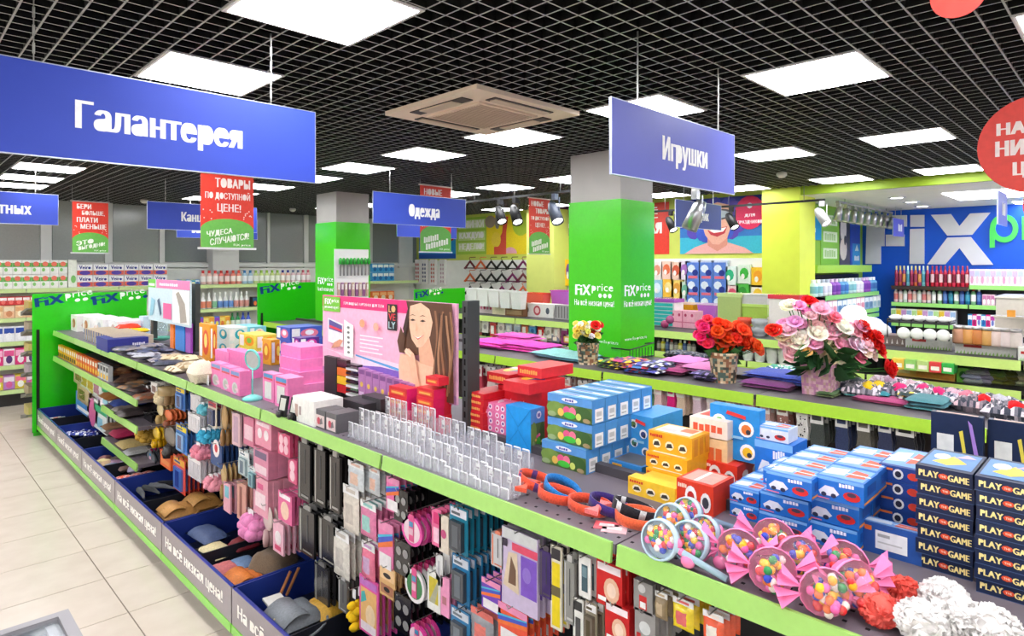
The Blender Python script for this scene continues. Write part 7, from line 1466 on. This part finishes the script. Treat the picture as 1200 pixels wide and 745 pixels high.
for k, c in enumerate(((246, 200, 80), (150, 206, 110), (190, 214, 130), (226, 70, 70), (60, 180, 80))): gput(1045 + 14.6 * k, 1059 + 14.6 * k, 1064 + 14.6 * k, 433 + 1.4 * k, 421 + 1.4 * k, 'seed_box', '%s small carton on the long orange one' % ('yellow', 'light green', 'pale green', 'red', 'emerald green')[k], 'carton', c, lambda f: f.r(.15, .2, .85, .6, (250, 246, 230)), Z3 + .107)
gput(1121, 1136, 1142, 449, 432, 'seed_box', 'bright green packet right of the long orange carton', 'packet', (130, 206, 80), lambda f: f.e(.5, .5, .3, .3, (60, 140, 50)), Z3)
for k, (px, c, l) in enumerate(((1140, (190, 190, 196), 'grey film bag'), (1150, (170, 176, 186), 'bluish grey film bag'), (1164, (130, 140, 50), 'olive moss bag, left'), (1178, (120, 130, 46), 'olive moss bag, right'), (1192, (226, 230, 190), 'pale seed bag at the right edge'))): folded(px, 450 + .6 * k, .24, .16, .12, c, l + ' on the second tier', Z3, name='film_bag', cat='bag')
# things hanging on the rear gondola, left of the column
hc = [((214, 110, 110), 'coral'), ((196, 190, 180), 'beige'), ((226, 220, 214), 'white'), ((206, 70, 76), 'red ornament'), ((226, 210, 206), 'pale'), ((190, 196, 210), 'grey blue'), ((180, 190, 206), 'tall pale blue'), ((214, 110, 70), 'orange'), ((90, 150, 206), 'sky blue'), ((200, 40, 40), 'bright red'), ((236, 226, 214), 'cream'), ((226, 200, 190), 'blush'), ((140, 50, 110), 'plum')]
for k, (c, n_) in enumerate(hc):
    px = 546 + 9.3 * k; hang(px, px + 7.5, 371 + .8 * k, 371 + .8 * k + (17 if k % 3 else 22), mk_bag(c, (240, 236, 230)) if k % 2 else mk_flat(c, [('r', .1, .7, .9, .95, (245, 245, 245)), ('e', .5, .4, .25, None, tuple(max(0, v - 60) for v in c))], .02), 3, n_ + ' packs hanging on the rear gondola', 'accessory pack', 7.14, .1, g3, 'hanging_accessory_pack', 7.5)
for k in range(6):
    px = 640 - 14 * k + 20; hang(px, px + 9, 390 - .9 * k + 2, 402 - .9 * k, mk_bag(((230, 170, 80), (120, 120, 140), (200, 190, 186), (60, 60, 70), (190, 170, 170), (150, 150, 160))[k], (240, 220, 200)), 2, ('amber', 'slate', 'pearl', 'black', 'rose grey', 'silver')[k] + ' packs in the low row of the rear gondola', 'accessory pack', 7.14, .1, g3, 'hanging_accessory_pack', 7.5)
# ---- back wall: hangers and party goods
def hanger(px, py, c, label):
    x, y, z = PX(px, py, 9.2); m = MB('gloss'); w_, h_ = .19, .15
    m.tube([(0, -w_, -h_), (0, -w_ * .9, -h_ * 1.05), (0, 0, 0), (0, w_ * .9, -h_ * 1.05), (0, w_, -h_)], .026, c, 5); m.tube([(0, -w_, -h_), (0, w_, -h_)], .014, c, 5); m.tube([(0, 0, 0), (0, 0, .03), (0, .03, .06), (0, .01, .085), (.16, 0, .09)], .008, c, 5); solo(m, 'clothes_hanger', label, 'hanger', (x, y, z))
for r_ in range(3):
    for k in range(6):
        c = ((120, 50, 60), (226, 110, 70), (40, 40, 42), (34, 34, 36), (40, 40, 40), (120, 40, 90))[(k + r_) % 6]; hanger(551 + 12.4 * k, 306 + 15 * r_, c, '%s hanger on the back wall, %s row, %s from the left' % ('dark' if sum(c) < 150 else 'coloured', ('top', 'middle', 'bottom')[r_], ords(k)))
def wallpack(px, py, w, h, col, draw, name, label, cat, X=9.28): x, y, z = PX(px, py, X); m = MB('card'); m.box(0, .06, -w / 2, w / 2, -h, 0, col); draw(m.on('nx')); solo(m, name, label, cat, (x, y, z))
bl = lambda f: (f.r(.1, .1, .9, .9, (90, 130, 214)), f.e(.4, .6, .25, .2, (230, 240, 250), 8), f.e(.65, .4, .2, .16, (30, 50, 140), 8), f.r(.2, .12, .8, .25, (226, 110, 130)))
for r_ in range(3):
    for k in range(3): wallpack(812 + 15.5 * k, 305 + 19.5 * r_, .27, .33, (200, 214, 240), bl, 'party_pack', 'blue and white party pack on the back wall, %s row, %s' % (('top', 'middle', 'bottom')[r_], ('left', 'centre', 'right')[k]), 'party pack')
def anyp(c1, c2): return lambda f: (f.e(.5, .55, .35, .3, c1, 9), f.e(.4, .4, .15, .15, c2, 8))
for k, (px, py, c, c1, l) in enumerate(((770, 307, (236, 226, 220), (230, 150, 120), 'pale orange'), (781, 306, (244, 206, 190), (230, 110, 70), 'peach'), (792, 307, (240, 200, 180), (214, 90, 60), 'salmon'), (802, 306, (226, 216, 230), (170, 110, 190), 'lilac'), (770, 328, (150, 200, 226), (226, 240, 250), 'sky blue'), (783, 327, (246, 190, 60), (250, 226, 150), 'amber'), (793, 328, (244, 214, 110), (226, 160, 60), 'yellow'), (803, 330, (206, 226, 210), (110, 180, 150), 'mint'), (855, 312, (226, 240, 236), (40, 180, 130), 'white and emerald'), (872, 310, (226, 240, 226), (60, 180, 60), 'leaf green'), (888, 313, (246, 196, 40), (240, 160, 30), 'golden'), (870, 332, (80, 190, 70), (50, 150, 50), 'bright green'), (858, 334, (240, 206, 210), (220, 80, 110), 'rose'), (888, 334, (246, 236, 220), (244, 200, 50), 'white and gold'))):
    wallpack(px, py, .2, .3, c, anyp(c1, (250, 246, 240)), 'party_pack', l + ' party pack on the white back wall panel', 'party pack')
for k, (px, py, w_, h_, c, c1, l) in enumerate(((648, 304, .24, .4, (222, 206, 170), (190, 160, 110), 'beige round clock card'), (659, 306, .12, .4, (200, 196, 226), (130, 130, 190), 'pale violet slim card'), (666, 304, .16, .5, (246, 200, 40), (120, 60, 160), 'yellow and purple card'), (648, 328, .24, .4, (214, 204, 190), (180, 160, 140), 'beige lower card'))): wallpack(px, py, w_, h_, c, anyp(c1, (240, 236, 226)), 'wall_card', l + ' beside the slim lime column', 'packet')
for k, (px, c, l) in enumerate(((489, (206, 90, 90), 'red letter'), (497, (70, 80, 120), 'navy letter'), (507, (210, 120, 110), 'coral floral'), (518, (200, 170, 180), 'mauve floral'))): wallpack(px, 304, .2, .6, (240, 236, 234), lambda f, c=c: [f.e(.3 + .4 * (i % 2), .15 + .16 * (i // 2), .14, .06, c, 7) for i in range(10)], 'sticker_sheet', l + ' sticker sheet on the back wall corner', 'sticker sheet')
# ---- alcove shelves
sh1 = [((190, 60, 90), (240, 226, 160), (150, 40, 80)), ((200, 100, 60), (226, 206, 120), (160, 60, 90)), ((150, 60, 110), (230, 220, 150), (226, 150, 90)), ((120, 190, 200), (220, 240, 230), (80, 150, 170))]
rowx(12.24, zs5[0] - .03, 1047, 1088, 9, .34, sh1, 'orange-purple shampoo bottle on the blue wall shelf', 'bottle', dep=.14); rowx(12.24, zs5[0] - .03, 1089, 1135, 9, .34, [((196, 40, 60), (150, 30, 50), (240, 200, 206)), ((210, 50, 80), (160, 30, 60), (120, 20, 50))], 'red shampoo bottle on the blue wall shelf', 'bottle', dep=.14)
rowx(12.24, zs5[0], 1136, 1206, 11, .27, [((240, 226, 236), (200, 180, 220), (210, 150, 190)), ((236, 236, 244), (190, 200, 230), (230, 190, 210))], 'pale lilac cream pack on the blue wall shelf', 'hygiene pack', 'pack', 'cream_pack', 1, pk, .14)
rowx(12.24, zs5[1], 1046, 1096, 9, .25, [((240, 206, 206), (250, 250, 250), (226, 130, 130)), ((236, 226, 230), (226, 90, 80), (240, 200, 190)), ((220, 236, 220), (110, 180, 110), (250, 250, 250))], 'pastel soap bottle on the middle blue wall shelf', 'bottle', dep=.14); rowx(12.24, zs5[1], 1097, 1150, 8, .27, [((130, 190, 140), (200, 50, 60), (250, 250, 246)), ((60, 90, 170), (240, 244, 250), (90, 130, 200)), ((30, 110, 150), (230, 240, 244), (60, 150, 180))], 'green or blue gel bottle on the middle blue wall shelf', 'bottle', dep=.14); rowx(12.24, zs5[1], 1151, 1166, 3, .18, [((226, 190, 210), (190, 110, 160), (250, 240, 246))], 'mauve small pack on the middle blue wall shelf', 'hygiene pack', 'pack', 'cream_pack', 1, pk, .14)
rowx(12.24, zs5[2], 1044, 1120, 12, .24, [((226, 240, 220), (170, 210, 140), (250, 250, 246)), ((240, 226, 160), (226, 190, 60), (250, 246, 226)), ((226, 206, 226), (190, 140, 200), (246, 240, 250)), ((236, 240, 246), (150, 180, 220), (250, 250, 255))], 'pastel cosmetic pack on the low blue wall shelf', 'hygiene pack', 'pack', 'cream_pack', 1, pk, .14); rowx(12.24, zs5[2], 1134, 1166, 6, .2, [((40, 140, 200), (236, 244, 250), (30, 90, 170)), ((220, 30, 130), (250, 220, 240), (160, 20, 100)), ((240, 240, 246), (190, 60, 160), (110, 120, 200))], 'blue or magenta pack on the low blue wall shelf', 'hygiene pack', 'pack', 'cream_pack', 1, pk, .14)
zA, zB2 = PY(1000, 344, 3.2)[2], PY(1000, 365, 3.2)[2]
rowy(3.22, zA, 956, 1030, 16, .24, lambda k: (((200, 226, 226), (240, 246, 246), (120, 180, 190)), ((236, 236, 240), (190, 200, 220), (210, 210, 226)), ((150, 90, 190), (226, 200, 240), (110, 60, 160)), ((90, 160, 210), (230, 240, 250), (60, 110, 180)))[(k // 2) % 4], 'blue-white toiletry on the upper side shelf', 'bottle', dep=.14)
rowy(3.22, zB2, 956, 1032, 14, .22, lambda k: (((190, 210, 220), (240, 246, 246), (140, 180, 200)), ((226, 190, 206), (250, 240, 246), (220, 130, 160)), ((120, 160, 200), (226, 236, 246), (80, 120, 170)))[(k // 2) % 3], 'pale toiletry on the lower side shelf', 'hygiene pack', 'pack', 'toiletry_pack', 1, pk, .14)
